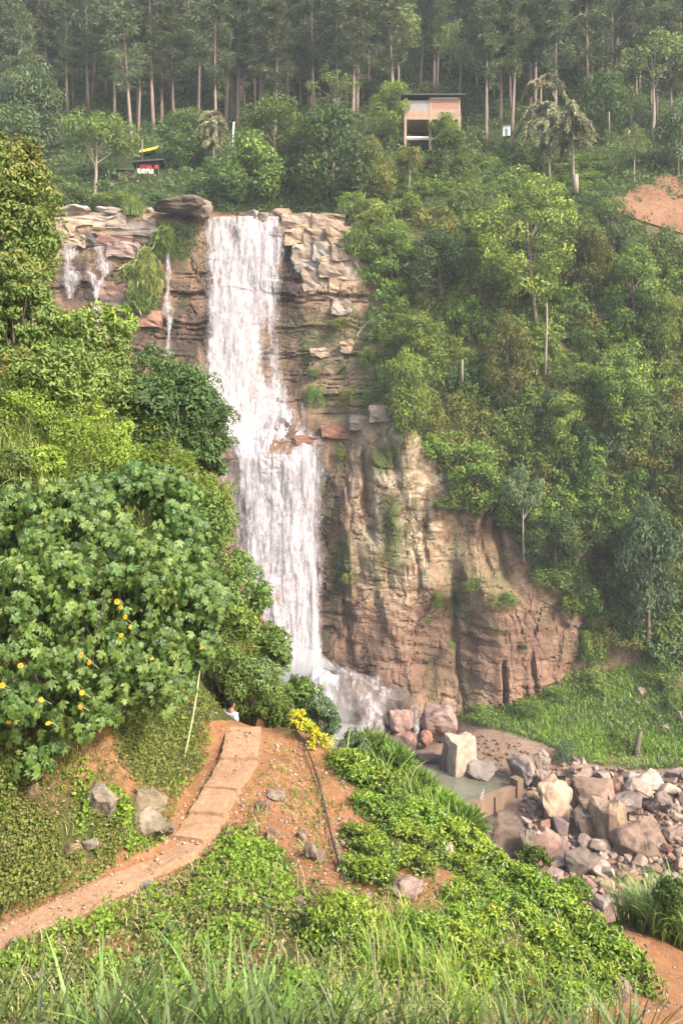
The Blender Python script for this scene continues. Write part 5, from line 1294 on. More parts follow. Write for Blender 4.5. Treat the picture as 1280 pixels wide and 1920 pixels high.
far_shrub('leaf_mid', 338, 465, 40, 70, 'green leafy tail of the shrub hanging beneath the capstone boulder')
far_hang(690, 400, 90, 90, 'pale feathery grass plume over the right end of the ledge', 1)
far_hang(668, 440, 56, 80, 'feathery grass hanging over the stacked ledge', 1)
far_tuft(250, 385, 40, 40, 'spiky plant on the ledge beside the long tan boulder', 0, 'spiky_plant')
for a in [(590,735,40,70,'leaf_mid','green plant tower on the wet ledge beside the upper fall'),(590,690,34,40,'leaf_bright','bright plant on the mossy ledge beside the upper fall'),(640,600,60,40,'leaf_olive','olive growth across the ledge right of the upper fall'),
          (690,660,44,60,'leaf_mid','dark green grass patch below the dead branch'),(655,735,60,50,'leaf_olive','dry olive growth above the red terrace'),(700,740,46,44,'leaf_mid','green growth at the back of the red terrace'),
          (655,1075,36,44,'leaf_bright','bright moss plant on the buttress beside the lower fall'),(818,1110,26,70,'leaf_bright','narrow green plant strip down the pale cliff face'),(800,1160,18,24,'leaf_bright','small green plant under the narrow strip'),
          (890,1090,60,44,'leaf_mid','green growth spilling over the shoulder of the cliff'),(940,1120,70,50,'leaf_mid','green growth along the crest of the jutting brown face'),(980,1210,26,14,'leaf_dark','small dark plant on the jutting brown face'),
          (1070,1120,60,70,'leaf_bright','green growth right of the jutting brown face'),(1110,1200,60,80,'leaf_bright','bright green gully growth right of the jutting brown face'),(845,1205,20,20,'leaf_bright','tiny green plant low on the cliff'),
          (640,840,30,50,'leaf_olive','mossy growth at the top left of the buttress'),(760,760,80,60,'leaf_bright','green growth on top of the bare buttress'),(830,940,60,40,'leaf_mid','green growth at the right shoulder of the buttress'),
          (1180,1190,90,50,'leaf_olive','olive growth above the exposed rock foot at right'),(1250,1180,80,90,'leaf_mid','green shrub near the foot of the right cliff'),(1020,1070,80,50,'leaf_mid','green growth under the dark layered tree')]:
    far_shrub(a[4], a[0], a[1], a[2], a[3], a[5], 0.3)

# ------------------------------------------------------------------ green bank in the valley
r = np.random.default_rng(44)
GB = [(830,1335),(960,1320),(1100,1240),(1300,1240),(1300,1440),(1180,1445),(1090,1430),(1030,1400),(960,1375),(880,1360)]
def bank_pts(n, poly):
    x = r.uniform(820, 1300, n); y = r.uniform(1235, 1450, n); k = in_poly(x, y, poly); x, y = x[k], y[k]
    Yb = bed_hit(x, y); X = (x - CXP) / F_PX * Yb
    return np.stack([X, Yb, bed_Z(X, Yb)], 1)
p = bank_pts(26000, GB); g = fbm(p[:, 0] / 3, p[:, 1] / 3, 1.0, 3)
p = p[g > -0.75]
V, Fq = blades(r, p, r.uniform(0.3, 0.95, len(p)), 0.9, r.uniform(0.05, 0.13, len(p)))
link('grass', mesh('grass', V, Fq, [MAT['blade_bright'], MAT['blade']], np.repeat((fbm(p[:, 0] / 4, p[:, 1] / 4, 8.0, 3) < 0.0).astype(int), 5)), kind='stuff')
pw = bank_pts(9000, GB); cover('bank_weeds', pw, np.broadcast_to(np.array([[0, -0.3, 0.95]]), pw.shape), 0.28, 'leaf_bright', r, lift=0.5)
pl = bank_pts(16000, [(835,1325),(960,1310),(1090,1225),(1180,1235),(1150,1290),(1020,1330),(960,1355),(860,1352)])
hp = np.clip(fbm(pl[:, 0] / 2, pl[:, 1] / 2, 5.0, 3), -0.2, 1) * 0.9; pl[:, 2] += hp
cover('ground_ivy', pl, np.broadcast_to(np.array([[0, -0.5, 0.85]]), pl.shape), 0.32, 'leaf_bright', r, lift=0.9)
def bank_shrub(px, py, wpx, hpx, kind, label):
    y = float(bed_hit(np.array([px]), np.array([py]))[0]); p = P(px, py, y)
    link('shrub', protos[kind][rng.integers(2)], None, p, rng.uniform(0, 6), (wpx / F_PX * y / 4.6, wpx / F_PX * y / 5, hpx / F_PX * y / 4.0), label, 'shrub')
bank_shrub(1058, 1428, 46, 66, 'leaf_blue', 'bluish leafy mound at the upper edge of the rock field')
bank_shrub(1170, 1400, 60, 60, 'leaf_bright', 'green creeper heap around the vine hung stump on the bank')
bank_shrub(1110, 1290, 90, 60, 'leaf_mid', 'green shrub at the foot of the gully on the bank')
bank_shrub(1040, 1310, 70, 40, 'leaf_bright', 'bright low shrub at the cliff foot on the bank')
bank_shrub(905, 1345, 90, 40, 'leaf_mid', 'low green thicket along the cliff foot')
bank_shrub(985, 1340, 70, 36, 'leaf_mid', 'low thicket in the middle of the cliff foot')
bank_shrub(828, 1345, 28, 34, 'leaf_bright', 'tuft of grass on the rust stained rock')
bank_shrub(1235, 1285, 80, 40, 'leaf_mid', 'low green shrub under the right cliff foot')
bank_shrub(1262, 1330, 40, 50, 'leaf_mid', 'dark shrub above the round tan stone')
k = MB(); k.tube([(0,0,-0.3),(0.1,0,0.9),(0.3,0.05,1.9),(0.6,0.1,2.7)], [0.35,0.3,0.24,0.14], 7); y = float(bed_hit(np.array([1195.]), np.array([1418.]))[0])
link('vine_hung_stump', k.mesh('stump', MAT['bark'], True), None, P(1192, 1418, y), None, None, 'dead pale stump hung with vines on the green bank', 'stump')

# ------------------------------------------------------------------ house, huts and poles on the upper hillside
HY = 134.0
hp0 = P(757, 258, HY); hs = HY / F_PX
house = link('house', None, None, hp0, None, None, 'unfinished two storey concrete house on posts above the tea terrace', 'house')
Wd = 106 * hs; D = 6.0
def hz(py): return (258 - py) * hs
def hx(px): return (px - 757) * hs
def hb(nm, m, *b, par=None): return link(nm, box_mesh(nm, MAT[m], *b), par or house)
hb('roof', 'roof_dark', hx(752), -0.8, hz(181.5), hx(872), D + 0.5, hz(179))
hb('floor_slab', 'concrete_warm', hx(757), 0, hz(224), hx(864), D, hz(219))
hb('floor_slab', 'concrete', hx(757), 0, hz(262), hx(845), D, hz(258))
for x in (757.5, 804, 858):
    hb('post', 'concrete_warm', hx(x), -0.02, hz(282), hx(x + 4.5), 0.36, hz(182))
    hb('post', 'concrete', hx(x), D - 0.4, hz(290), hx(x + 4.5), D - 0.02, hz(182))
hb('block_wall', 'block_grey', hx(762.2), 0.06, hz(206), hx(803.8), 0.22, hz(188))
hb('parapet', 'concrete_warm', hx(762.2), 0.03, hz(218.8), hx(803.8), 0.2, hz(206.2))
hb('parapet', 'concrete_warm', hx(808.7), 0.03, hz(218.8), hx(857.8), 0.2, hz(206.2))
pw_ = link('plank_wall', box_mesh('plank_wall', MAT['white_paint'], hx(808.7), 0.14, hz(206), hx(857.8), 0.24, hz(182.5)), house)
for i in range(6):
    z0 = 206 - i * 3.4
    link('plank', box_mesh('plank', MAT['plank_red'], hx(809), 0.04, hz(z0), hx(857.5), 0.12, hz(z0 - 3.0)), pw_)
hb('lintel', 'white_paint', hx(808.7), 0.02, hz(185.2), hx(857.8), 0.12, hz(182.6))
hb('back_wall', 'void_shade', hx(758), D - 0.7, hz(257.8), hx(862), D - 0.5, hz(224.2))
hb('back_wall', 'void_shade', hx(758), D - 0.7, hz(218.8), hx(862), D - 0.5, hz(182.2))
hb('side_wall', 'concrete_warm', hx(862.6), 0.4, hz(257.8), hx(864.5), D - 0.75, hz(224.2))
hb('railing', 'white_paint', hx(762), -0.12, hz(259.5), hx(803), -0.03, hz(256))
UY = base_Y(258, 326)
hut = link('hut', None, None, P(256, 325, UY - 1.2), math.radians(8), None, 'low hut with a dark roof and a red and white front', 'hut')
h_ = UY / F_PX
def ub(nm, m, x0, y0, z0, x1, y1, z1): return link(nm, box_mesh(nm, MAT[m], x0 * h_, y0, z0 * h_, x1 * h_, y1, z1 * h_), hut)
rf = ub('roof', 'roof_dark', -4, -0.8, 18, 52, 4.5, 21); rf.rotation_euler = (0, math.radians(-7), 0)
ub('wall', 'white_paint', 1, 0, 1, 31, 0.15, 9)
ub('window', 'red_paint', 5, -0.03, 9.1, 15, 0.12, 17); ub('window', 'red_paint', 18, -0.03, 9.1, 28, 0.12, 17.5)
for x in (0, 16, 31, 40): ub('post', 'bark', x, -0.1, -6, x + 1.2, 0.1, 19)
ub('back_wall', 'void_shade', 0, 3.9, -4, 45, 4.1, 18)
ub('signboard', 'red_paint', 34, -0.2, 10, 39, -0.12, 17)
shed = link('shed', None, None, P(222, 331, UY - 1.6), math.radians(8), None, 'dark brown lean-to shed at the left end of the red and white hut', 'shed')
link('roof', box_mesh('roof', MAT['roof_dark'], -0.3, -0.6, 0.9, 2.9, 3, 1.12), shed); link('wall', box_mesh('wall', MAT['bark'], 0, 0, -0.6, 2.7, 2.4, 0.9), shed)
aw = MB(); zz = np.linspace(0, 1, 7)
V = np.array([(2.3 * a, 1.4 * b, 0.42 * a - 0.06 * math.sin(a * 3.1) - 0.7 * b) for a in zz for b in (0, 0.5, 1)]) * np.array([1.3, -1.2, 1.5])
aw.add(V, grid_faces(3, 7)); aw.add(V + np.array([0, 0, -0.03]), grid_faces(3, 7)[:, ::-1])
link('awning', aw.mesh('awning', MAT['yellow_cloth'], True), None, P(265, 280, base_Y(265, 290)), None, None, 'yellow cloth awning above the red and white hut', 'awning')
def pole(name, px, y0, y1, Y, rad, mat, label, lean=0.0):
    p = P(px, y1, Y); h = (y1 - y0) / F_PX * Y
    k = MB(); k.tube([(0, 0, -0.6), (lean * h * 0.5, 0, h * 0.5), (lean * h, 0, h)], [rad, rad * 0.95, rad * 0.85], 7)
    return link(name, k.mesh(name, MAT[mat], True), None, p, None, None, label, 'pole')
pole('pole', 267, 262, 304, base_Y(267, 302), 0.13, 'bark_pale', 'pale post carrying the yellow awning')
pole('pole', 436, 229, 272, 132, 0.16, 'white_paint', 'white leaning pole right of the brown palm', 0.06)
pole('pole', 1141, 210, 248, 133, 0.12, 'bark_pale', 'thin grey pole right of the palms')
box = link('white_hut', None, None, P(942, 252, 134), math.radians(-10), None, 'tiny white hut beside the reddish trunked conifer', 'hut')
link('wall', box_mesh('wall', MAT['white_paint'], 0, 0, -0.3, 1.25, 1.2, 1.35), box); link('roof', box_mesh('roof', MAT['concrete'], -0.1, -0.12, 1.352, 1.35, 1.3, 1.45), box)
link('door', box_mesh('door', MAT['block_grey'], 0.35, -0.04, -0.3, 0.85, -0.003, 0.9), box)
wh = link('white_wall', box_mesh('wall', MAT['white_paint'], 0, 0, 0, 2.2, 0.4, 1.2), None, P(104, 357, 121.5), 0.1, None, 'scrap of white wall between the ledge bushes at far left', 'wall')
link('white_bird', hull_rock(91, 14, (0.5, 0.3, 0.7), 0.1), None, P(1178, 248, 130), None, None, 'small white speck of a bag beside the grey pole', 'bag'); bpy.data.objects['white_bird'].name = 'plastic_bag'
bpy.data.objects['plastic_bag'].data.materials.append(MAT['white_paint'])
# tea terrace rows below the house
tea_far = [shrub_mesh(780 + i, (1.1, 0.8, 0.5), 9, 0.45, 55, 0.22, mat=('leaf_mid' if i else 'leaf_bright')) for i in range(2)]
n = 0
for y in np.arange(300, 374, 8.5):
    for x in np.arange(640 if y > 345 else 700, 1130, 21):
        xx, yy = x + rng.uniform(-8, 8), y + rng.uniform(-2.5, 2.5)
        Yt = base_Y(xx, yy); p = upl(xx, yy, Yt); s = rng.uniform(0.85, 1.25)
        link('tea_bush', tea_far[rng.integers(2)], None, p - np.array([0, 0, 0.1]), rng.uniform(0, 6), (s * 1.25, s, s * 0.95), 'low clipped tea bush in the terraced rows below the house', 'tea bush', 'tea bushes of the terrace below the house')

# ------------------------------------------------------------------ the path
def path_frame(s):
    i = min(int(s), len(pth) - 2); a, b = pth[i], pth[i + 1]
    return a + (b - a) * (s - i)
path = link('path', None, None, None, kind='structure')
stops = [0.02, 1.2, 2.5, 3.45, 4.35, 5.25, 6.1, 7.0, 7.95]
lvl = [None, None, None, None, -8.20, -8.02, -7.86, None]
for j in range(len(stops) - 1):
    s0, s1 = stops[j] + 0.001, stops[j + 1] - 0.001
    k = MB(); nv_, nu_ = 17, 9
    ss = np.linspace(s0, s1, nv_); c = np.array([path_frame(s) for s in ss])
    tg = np.array([unit(path_frame(min(s + 0.35, 7.999)) - path_frame(max(s - 0.35, 0))) for s in ss]); sd = unit(np.stack([tg[:, 1], -tg[:, 0], 0 * tg[:, 0]], 1))
    zc = c[:, 2] + 0.015 if lvl[j] is None else lvl[j] + 0.02 + 0.10 * np.linspace(0, 1, nv_)
    offs = np.linspace(-0.42, 0.42, nu_)[None] * (0.74 + 0.26 * sstep(3.5, 6.5, ss))[:, None] * (1 + 0.22 * fbm(c[:, 0] * 1.9, c[:, 1] * 1.9, 0.3, 4)[:, None]) + (0.12 * sstep(4.2, 5.2, ss) - 0.02)[:, None]
    top = c[:, None] + sd[:, None] * offs[..., None]
    top[..., 2] = zc[:, None] + 0.022 * fbm(top[..., 0] * 1.7, top[..., 1] * 1.7, 2.0, 3) - 0.012 * (np.abs(np.linspace(-1, 1, nu_)) > 0.99)
    bot = top.copy(); bot[..., 2] -= 0.5
    k.add(top.reshape(-1, 3), grid_faces(nu_, nv_)[:, ::-1])
    ring = [i for i in range(nu_)] + [nu_ * r_ + nu_ - 1 for r_ in range(1, nv_)] + [nu_ * (nv_ - 1) + i for i in range(nu_ - 2, -1, -1)] + [nu_ * r_ for r_ in range(nv_ - 2, 0, -1)]
    tv = top.reshape(-1, 3)[ring]; bv = bot.reshape(-1, 3)[ring]; m = len(ring)
    k.add(np.r_[tv, bv], [(i, (i + 1) % m, m + (i + 1) % m, m + i) for i in range(m)])
    link('path_slab', k.mesh('path_slab', MAT['path_earth'], attrs={'soil': np.full(k.n, 1.2)}), path)

# ------------------------------------------------------------------ stones set in the near bank and slope
def near_rock(px, py, wpx, hpx, matk, label, seed, boxy=0.5, bury=0.38):
    q, ok = near_hit(px, py + hpx * 0.35); q = q[0]; Y = q[1]
    me = hull_rock(seed, 18, (1, 0.8, 0.8), boxy, 0.05, 3, 0.07); me.materials.append(MAT[matk])
    bb = np.array([v.co for v in me.vertices]); bb = bb.max(0) - bb.min(0)
    w, h = wpx / F_PX * Y, hpx / F_PX * Y
    return link('rock', me, None, (q[0], q[1] + 0.1 * w, q[2] + h * (0.5 - bury)), (rng.uniform(-.2, .2), rng.uniform(-.2, .2), rng.uniform(-.4, .4)), (w / bb[0], w / bb[0], h / bb[2]), label, 'rock')
for i, a in enumerate([(186,1488,84,56,'boulder_mossy','large grey brown rock set in the weedy bank left of the path'),(268,1492,92,44,'boulder_mossy','flat topped pale rock set in the bank above the mossy overhang'),(282,1535,84,64,'boulder_mossy','dark mossy rock under the flat pale rock in the bank'),
    (70,1480,30,50,'boulder_mossy','brown rock high in the bank under the sunflower bush'),(8,1578,26,24,'stone_near','pale rock at the left picture edge in the bank'),(135,1590,36,28,'boulder_mossy','half buried rock low in the bank'),(172,1580,30,24,'boulder_mossy','small half buried rock beside another low in the bank'),
    (762,1664,70,34,'boulder_red','pinkish lichen rock among the tea bushes'),(842,1592,24,34,'boulder_tan','small orange stone standing among the tea bushes'),(1160,1850,40,60,'boulder_red','red brown rock under the lowest tea bush'),
    (592,1598,40,46,'stone_near','brown rock in the red slope beside the black hose'),(568,1562,22,30,'stone_near','small pale stone in the red slope left of the black hose'),(515,1562,34,30,'stone_near','grey stone in the slope right of the path steps'),
    (515,1490,40,22,'stone_near','pale flat rock right of the path by the weeds'),(492,1508,30,24,'stone_near','pale flat rock nearest the path'),(640,1580,14,14,'boulder_tan','tiny tan stone by the black hose'),(28,1775,34,30,'stone_near','red grey stone at the left foot of the path'),
    (120,1770,26,20,'stone_near','grey stone below the path edge at left'),(75,1830,30,26,'stone_near','stone among the weeds at the lower left'),(270,1660,28,12,'stone_near','flat pale stone along the lower path edge'),(560,1690,20,16,'boulder_red','reddish stone in the weed patch')]):
    near_rock(*a, 800 + i)
x = np.r_[rng.uniform(440, 720, 700), rng.uniform(200, 330, 60), rng.uniform(1130, 1280, 160), rng.uniform(0, 200, 80)]
y = np.r_[rng.uniform(1390, 1720, 700), rng.uniform(1645, 1700, 60), rng.uniform(1740, 1900, 160), rng.uniform(1730, 1850, 80)]
q, ok = near_hit(x, y); q = q[ok]; q[:, 2] += 0.01
k = MB()
rock_scatter('soil_pebbles', q, 0.025 + 0.09 * rng.random(len(q)) ** 2.5, 'stone_near')

r = np.random.default_rng(57)
sp = r.uniform(0.2, 7.9, 900); cpt = np.array([path_frame(t) for t in sp]); tgp = np.array([unit(path_frame(min(t + 0.3, 7.999)) - path_frame(max(t - 0.3, 0))) for t in sp])
of = np.where(r.random(900) < 0.75, r.choice([-1, 1], 900) * r.normal(0.42, 0.09, 900), r.uniform(-0.4, 0.4, 900))
q = cpt + np.stack([tgp[:, 1], -tgp[:, 0], 0 * of], 1) * of[:, None]; q[:, 2] = np.maximum(near_Z(q[:, 0], q[:, 1]), np.where(np.abs(of) < 0.3, q[:, 2] + 0.03, -99)) + 0.005
rock_scatter('path_pebbles', q, 0.015 + 0.075 * r.random(900) ** 3, 'boulder_tan')
lt = q[r.random(900) < 0.5] + np.array([0, 0, 0.02]); cover('path_litter', lt, np.broadcast_to(np.array([[0, 0, 1.0]]), lt.shape), 0.05, 'leaf_dry', r, lift=0.01)
# ------------------------------------------------------------------ weeds and grass of the near hillside
r = np.random.default_rng(55)
def near_pts(poly, n):
    a = np.array(poly, float); x = r.uniform(a[:, 0].min(), a[:, 0].max(), n); y = r.uniform(a[:, 1].min(), a[:, 1].max(), n)
    k = in_poly(x, y, poly); q, ok = near_hit(x[k], y[k]); q = q[ok]
    return q[path_dist(q[:, 0], q[:, 1]) > 0.36 + 0.28 * sstep(15.5, 17.5, q[:, 1])]
def weeds(name, poly, n, leaf, mat, lift, thr, seed, scale=0.5):
    q = near_pts(poly, n); g = fbm(q[:, 0] / scale, q[:, 1] / scale, seed, 3); q = q[g > thr]; g = g[g > thr]
    q[:, 2] += np.clip(g - thr, 0, 1) * lift * r.uniform(0.2, 1, len(q))
    nr = np.broadcast_to(unit(np.array([[0, -0.5, 0.85]])), q.shape)
    return cover(name, q, nr, leaf, mat, r, 0.7, lift=0.06)
BANK = [(0,1380),(180,1400),(330,1270),(420,1320),(425,1380),(380,1480),(330,1570),(240,1630),(130,1690),(0,1730),(-200,1800),(-220,1400)]
weeds('bank_weeds', BANK, 36000, 0.062, 'leaf_weed_dull', 0.32, -0.48, 1.0, 1.1)
near_grass_left = [(-260,560),(0,520),(20,700),(0,1420),(-230,1420)]
weeds('bank_weeds', BANK, 12000, 0.085, 'leaf_weed', 0.28, 0.22, 2.0)
weeds('bank_weeds', [(200,1480),(330,1500),(320,1570),(215,1600)], 2600, 0.09, 'leaf_weed', 0.3, 0.0, 2.5)
LOW = [(-160,1830),(0,1760),(150,1740),(240,1690),(400,1600),(430,1540),(480,1540),(560,1640),(620,1760),(640,1920),(-160,1920)]
weeds('weeds', LOW, 22000, 0.07, 'leaf_weed', 0.3, 0.0, 3.0)
weeds('weeds', LOW, 16000, 0.06, 'leaf_weed_dull', 0.15, -0.5, 4.0)
weeds('broad_weeds', LOW, 1500, 0.15, 'leaf_sunflower', 0.3, 0.35, 4.2)
weeds('broad_weeds', BANK, 900, 0.13, 'leaf_weed', 0.25, 0.35, 4.3)
weeds('leaf_litter', LOW, 3500, 0.07, 'leaf_dry', 0.05, -0.4, 4.6); weeds('leaf_litter', BANK, 3000, 0.06, 'leaf_dry', 0.05, -0.3, 4.7)
near_dead = near_pts(LOW, 900); V, Fq = blades(r, near_dead, 0.4 * r.uniform(0.5, 1.3, len(near_dead)), 1.0, 0.009); link('dead_stems', mesh('dead_stems', V, Fq, [MAT['leaf_dry']]), kind='stuff')
weeds('weeds', [(400,1600),(470,1560),(520,1600),(560,1700),(440,1700),(330,1720)], 7000, 0.075, 'leaf_weed', 0.35, -0.1, 4.5)
SLP = [(470,1390),(620,1400),(760,1520),(900,1620),(1050,1720),(1180,1830),(1200,1920),(620,1920),(600,1740),(520,1600),(450,1520)]
weeds('leaf_litter', SLP, 5000, 0.06, 'leaf_dry', 0.04, -0.2, 4.8)
weeds('weeds', SLP, 7000, 0.05, 'leaf_weed', 0.2, 0.35, 5.0)
weeds('weeds', SLP, 17000, 0.055, 'leaf_weed_dull', 0.14, 0.05, 6.0)
weeds('weeds', [(640,1650),(820,1600),(1000,1720),(1150,1850),(1150,1920),(640,1920)], 6000, 0.05, 'leaf_weed', 0.25, 0.3, 7.0)
def near_grass(name, poly, n, h, wd, mat, arch, thr=-9, seed=1.0, scale=0.8, dry=0.06):
    q = near_pts(poly, n); g = fbm(q[:, 0] / scale, q[:, 1] / scale, seed, 3); q = q[g > thr]
    q[:, 2] -= 0.03
    V, Fq = blades(r, q, h * r.uniform(0.5, 1.25, len(q)), arch, wd * r.uniform(0.6, 1.3, len(q)))
    return link(name, mesh(name, V, Fq, [MAT[mat], MAT['leaf_dry']], np.repeat((r.random(len(q)) < dry).astype(int), 5)), kind='stuff')
near_grass('grass', [(0,690),(130,700),(290,830),(300,930),(0,930)], 2400, 0.9, 0.035, 'blade_pale', 1.0, dry=0.05)
near_grass('grass', near_grass_left, 3500, 1.0, 0.03, 'blade_pale', 1.0)
near_grass('grass', [(100,860),(330,840),(420,1000),(400,1080),(120,1000)], 3000, 0.9, 0.03, 'blade_bright', 1.0)
near_grass('grass', [(450,1190),(540,1180),(560,1330),(460,1340)], 1600, 1.1, 0.035, 'blade_pale', 1.1, dry=0.12)
near_grass('grass', [(640,1390),(760,1420),(900,1520),(960,1600),(880,1590),(720,1480),(650,1430)], 3000, 1.0, 0.025, 'blade', 0.9)
near_grass('grass', [(1090,1690),(1300,1690),(1300,1790),(1190,1745),(1110,1715)], 3600, 1.35, 0.035, 'blade', 0.85, dry=0.05)
near_grass('grass', SLP, 6000, 0.32, 0.014, 'blade_pale', 1.2, 0.1, 9.0, dry=0.25)
near_grass('grass', BANK, 4500, 0.32, 0.011, 'blade_pale', 1.3, 0.0, 10.0, dry=0.2)
near_grass('grass', [(700,1700),(1100,1760),(1180,1920),(640,1920)], 4000, 0.55, 0.016, 'blade_bright', 1.1, -0.1, 11.0, dry=0.12)

# tea bushes of the near slope
tea = [shrub_mesh(820 + i, (0.46, 0.42, 0.34), 22, 0.16, 60, 0.095, LEAF_LONG, 'leaf_tea', 0.0, 0.38, tops=('leaf_tea_young', 0.5)) for i in range(5)]
stem = MB()
for a in range(5): stem.tube([(0, 0, -0.15), (0.1 * math.cos(a * 1.3), 0.1 * math.sin(a * 1.3), 0.15), (0.3 * math.cos(a * 1.3), 0.28 * math.sin(a * 1.3), 0.36)], [0.03, 0.022, 0.01], 5, False)
stem_me = stem.mesh('stem', MAT['bark'], True)
TB = [(640,1432),(664,1452),(690,1470),(716,1490),(742,1512),(768,1530),(796,1548),(824,1566),(852,1584),(880,1600),(908,1620),(938,1640),(968,1660),(998,1682),(1028,1706),(1058,1732),(1088,1758),
      (1120,1782),(1160,1816),(1196,1850),(690,1520),(724,1548),(760,1570),(800,1596),(840,1622),(876,1650),(912,1676),(950,1704),(985,1732),(1020,1764),(1055,1796),(1085,1830),(670,1580),(706,1612),
      (664,1630),(700,1650),(720,1640),(780,1630),(862,1700),(905,1736),(650,1730),(678,1750),(790,1762),(860,1790),(920,1815),(950,1830),(1000,1810),(1040,1850),(900,1870),(980,1890),(1060,1890),(850,1740),(1120,1850),(610,1750)]
q, ok = near_hit([t[0] for t in TB], [t[1] for t in TB])
TLAB = [('tea bush with bright young leaves on the crest above the river', 'tea bushes along the crest'), ('tea bush with dark glossy leaves inside the slope', 'tea bushes inside the slope')]
for i, p in enumerate(q):
    s = rng.uniform(0.7, 1.1) * (0.95 if i < 20 else 0.8)
    if not ok[i]: continue
    L_ = TLAB[0] if i < 20 else TLAB[1]
    e = link('tea_bush', None, None, p, (rng.uniform(-.1, .1), rng.uniform(-.1, .1), rng.uniform(0, 6.28)), (s * 1.15, s * 1.15, s), L_[0], 'tea bush', L_[1])
    link('foliage', tea[i % 5], e); link('stem', stem_me, e)

# ------------------------------------------------------------------ shrubs and trees of the near left hillside
def near_shrub(px, py, wpx, hpx, Y, mat, leaf, n, per, label, seed, T=LEAF_LONG, rc=0.25, aspect=0.42, droop=0.3, tops=None, name='shrub', low=-0.95, cat='shrub'):
    if px < 330 and 680 < py < 1000:
        q_, ok_ = near_hit(px, py + 0.3 * hpx)
        if ok_[0]: Y = min(Y, float(q_[0, 1]) + 0.25)
    c = P(px, py, Y); w = wpx / F_PX * Y / 2; h = hpx / F_PX * Y / 2
    me = shrub_mesh(seed, (w * 0.92, w * 0.75, h * 0.92), int(n * 1.25), rc * 1.1 * (w + h) / 2, int(per * 1.1), leaf * 0.9, T, mat, droop, aspect, low, tops)
    e = link(name, None, None, c - np.array([0, 0, h * 0.4]), None, None, label, cat)
    link('foliage', me, e)
    zb = float(near_Z(np.array([c[0]]), np.array([Y]))[0]) - (c[2] - h * 0.4) - 0.3
    k = MB(); rr_ = np.random.default_rng(seed)
    for a in range(6):
        t = np.array([rr_.normal(0, w * 0.45), rr_.normal(0, w * 0.4), rr_.uniform(0.1, 0.7) * h]); b0 = np.array([0.1 * t[0], 0.1 * t[1], max(min(zb, -h * 0.3), -h * 0.9)])
        k.tube(np.stack([b0, b0 * 0.5 + t * 0.4 + np.array([0, 0, 0.1 * h]), t]), [0.05 + 0.012 * h, 0.035, 0.012], 5, False)
    link('stem', k.mesh('stem', MAT['bark'], True), e)
    return e
near_shrub(322, 775, 195, 190, 29.5, 'leaf_dark', 0.17, 110, 120, 'dark dense round tree in front of the falls', 901, rc=0.26, name='broadleaf_tree', cat='tree', tops=('leaf_mid', 0.85))
near_shrub(255, 800, 150, 170, 30.5, 'leaf_dark', 0.24, 44, 110, 'dark shrubby tree on the left flank of the dense round tree', 902, name='broadleaf_tree', cat='tree')
near_shrub(20, 430, 190, 330, 25.5, 'leaf_mid', 0.16, 120, 110, 'olive brown leafy tree at the left picture edge', 903, rc=0.15, tops=('leaf_olive', 0.2), droop=0.7, name='broadleaf_tree', cat='tree')
near_shrub(30, 590, 150, 260, 24.5, 'leaf_mid', 0.15, 100, 100, 'drooping olive foliage under the tree at the left edge', 904, rc=0.15, tops=('leaf_olive', 0.5), droop=0.9, name='broadleaf_tree', cat='tree')
near_shrub(28, 330, 130, 160, 27.0, 'leaf_olive', 0.16, 60, 90, 'yellowish top of the olive trees at the left edge', 9041, rc=0.17, droop=0.5, name='broadleaf_tree', cat='tree')
near_shrub(155, 640, 190, 130, 25.5, 'leaf_mid', 0.19, 44, 85, 'loose leafy branches in front of the forked thin waterfall', 905, droop=0.2, name='leafy_tree', cat='tree', tops=('leaf_bright', 0.8))
near_shrub(110, 720, 190, 150, 24.5, 'leaf_mid', 0.17, 44, 90, 'mixed green shrub under the loose leafy branches', 906)
near_shrub(225, 600, 70, 50, 26.0, 'leaf_bright', 0.18, 12, 60, 'bright branch tip reaching towards the forked thin waterfall', 907, droop=0.0)
near_shrub(190, 700, 110, 110, 27.0, 'leaf_mid', 0.18, 28, 90, 'green shrub between the leafy branches and the dense round tree', 908)
near_shrub(60, 790, 170, 110, 22.5, 'leaf_bright', 0.11, 40, 90, 'light green ferny shrub on the grassy slope at left', 909, T=LEAF_QUAD)
near_shrub(160, 850, 190, 130, 22.0, 'leaf_bright', 0.11, 46, 95, 'yellow green fine leaved shrub on the grassy slope', 910, T=LEAF_QUAD)
near_shrub(290, 900, 190, 150, 23.5, 'leaf_bright', 0.13, 44, 95, 'fine leaved green shrub below the dense round tree', 911, T=LEAF_QUAD)
near_shrub(352, 965, 170, 170, 22.5, 'leaf_mid', 0.14, 38, 95, 'olive tipped shrub beside the streaked rock of the lower fall', 912, tops=('leaf_olive', 0.7))
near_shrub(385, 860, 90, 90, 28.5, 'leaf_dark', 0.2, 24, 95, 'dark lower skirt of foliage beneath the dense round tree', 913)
near_shrub(395, 1050, 140, 180, 24.0, 'leaf_mid', 0.15, 38, 95, 'green shrub hiding the left foot of the lower fall', 914)
near_shrub(447, 1125, 120, 150, 26.5, 'leaf_mid', 0.18, 38, 85, 'rounded rosette leaved shrub against the lower fall', 915, tops=('leaf_blue', 0.7))
near_shrub(500, 1225, 90, 110, 26.5, 'leaf_mid', 0.18, 32, 85, 'rosette leaved shrub nearest the foot of the fall', 916)
near_shrub(420, 1200, 130, 150, 24.2, 'leaf_mid', 0.14, 36, 90, 'leafy thicket behind the bamboo pole', 917, tops=('leaf_bright', 0.7))
near_shrub(475, 1290, 120, 110, 24.3, 'leaf_mid', 0.13, 34, 90, 'leafy thicket behind the man', 918, tops=('leaf_blue', 0.6))
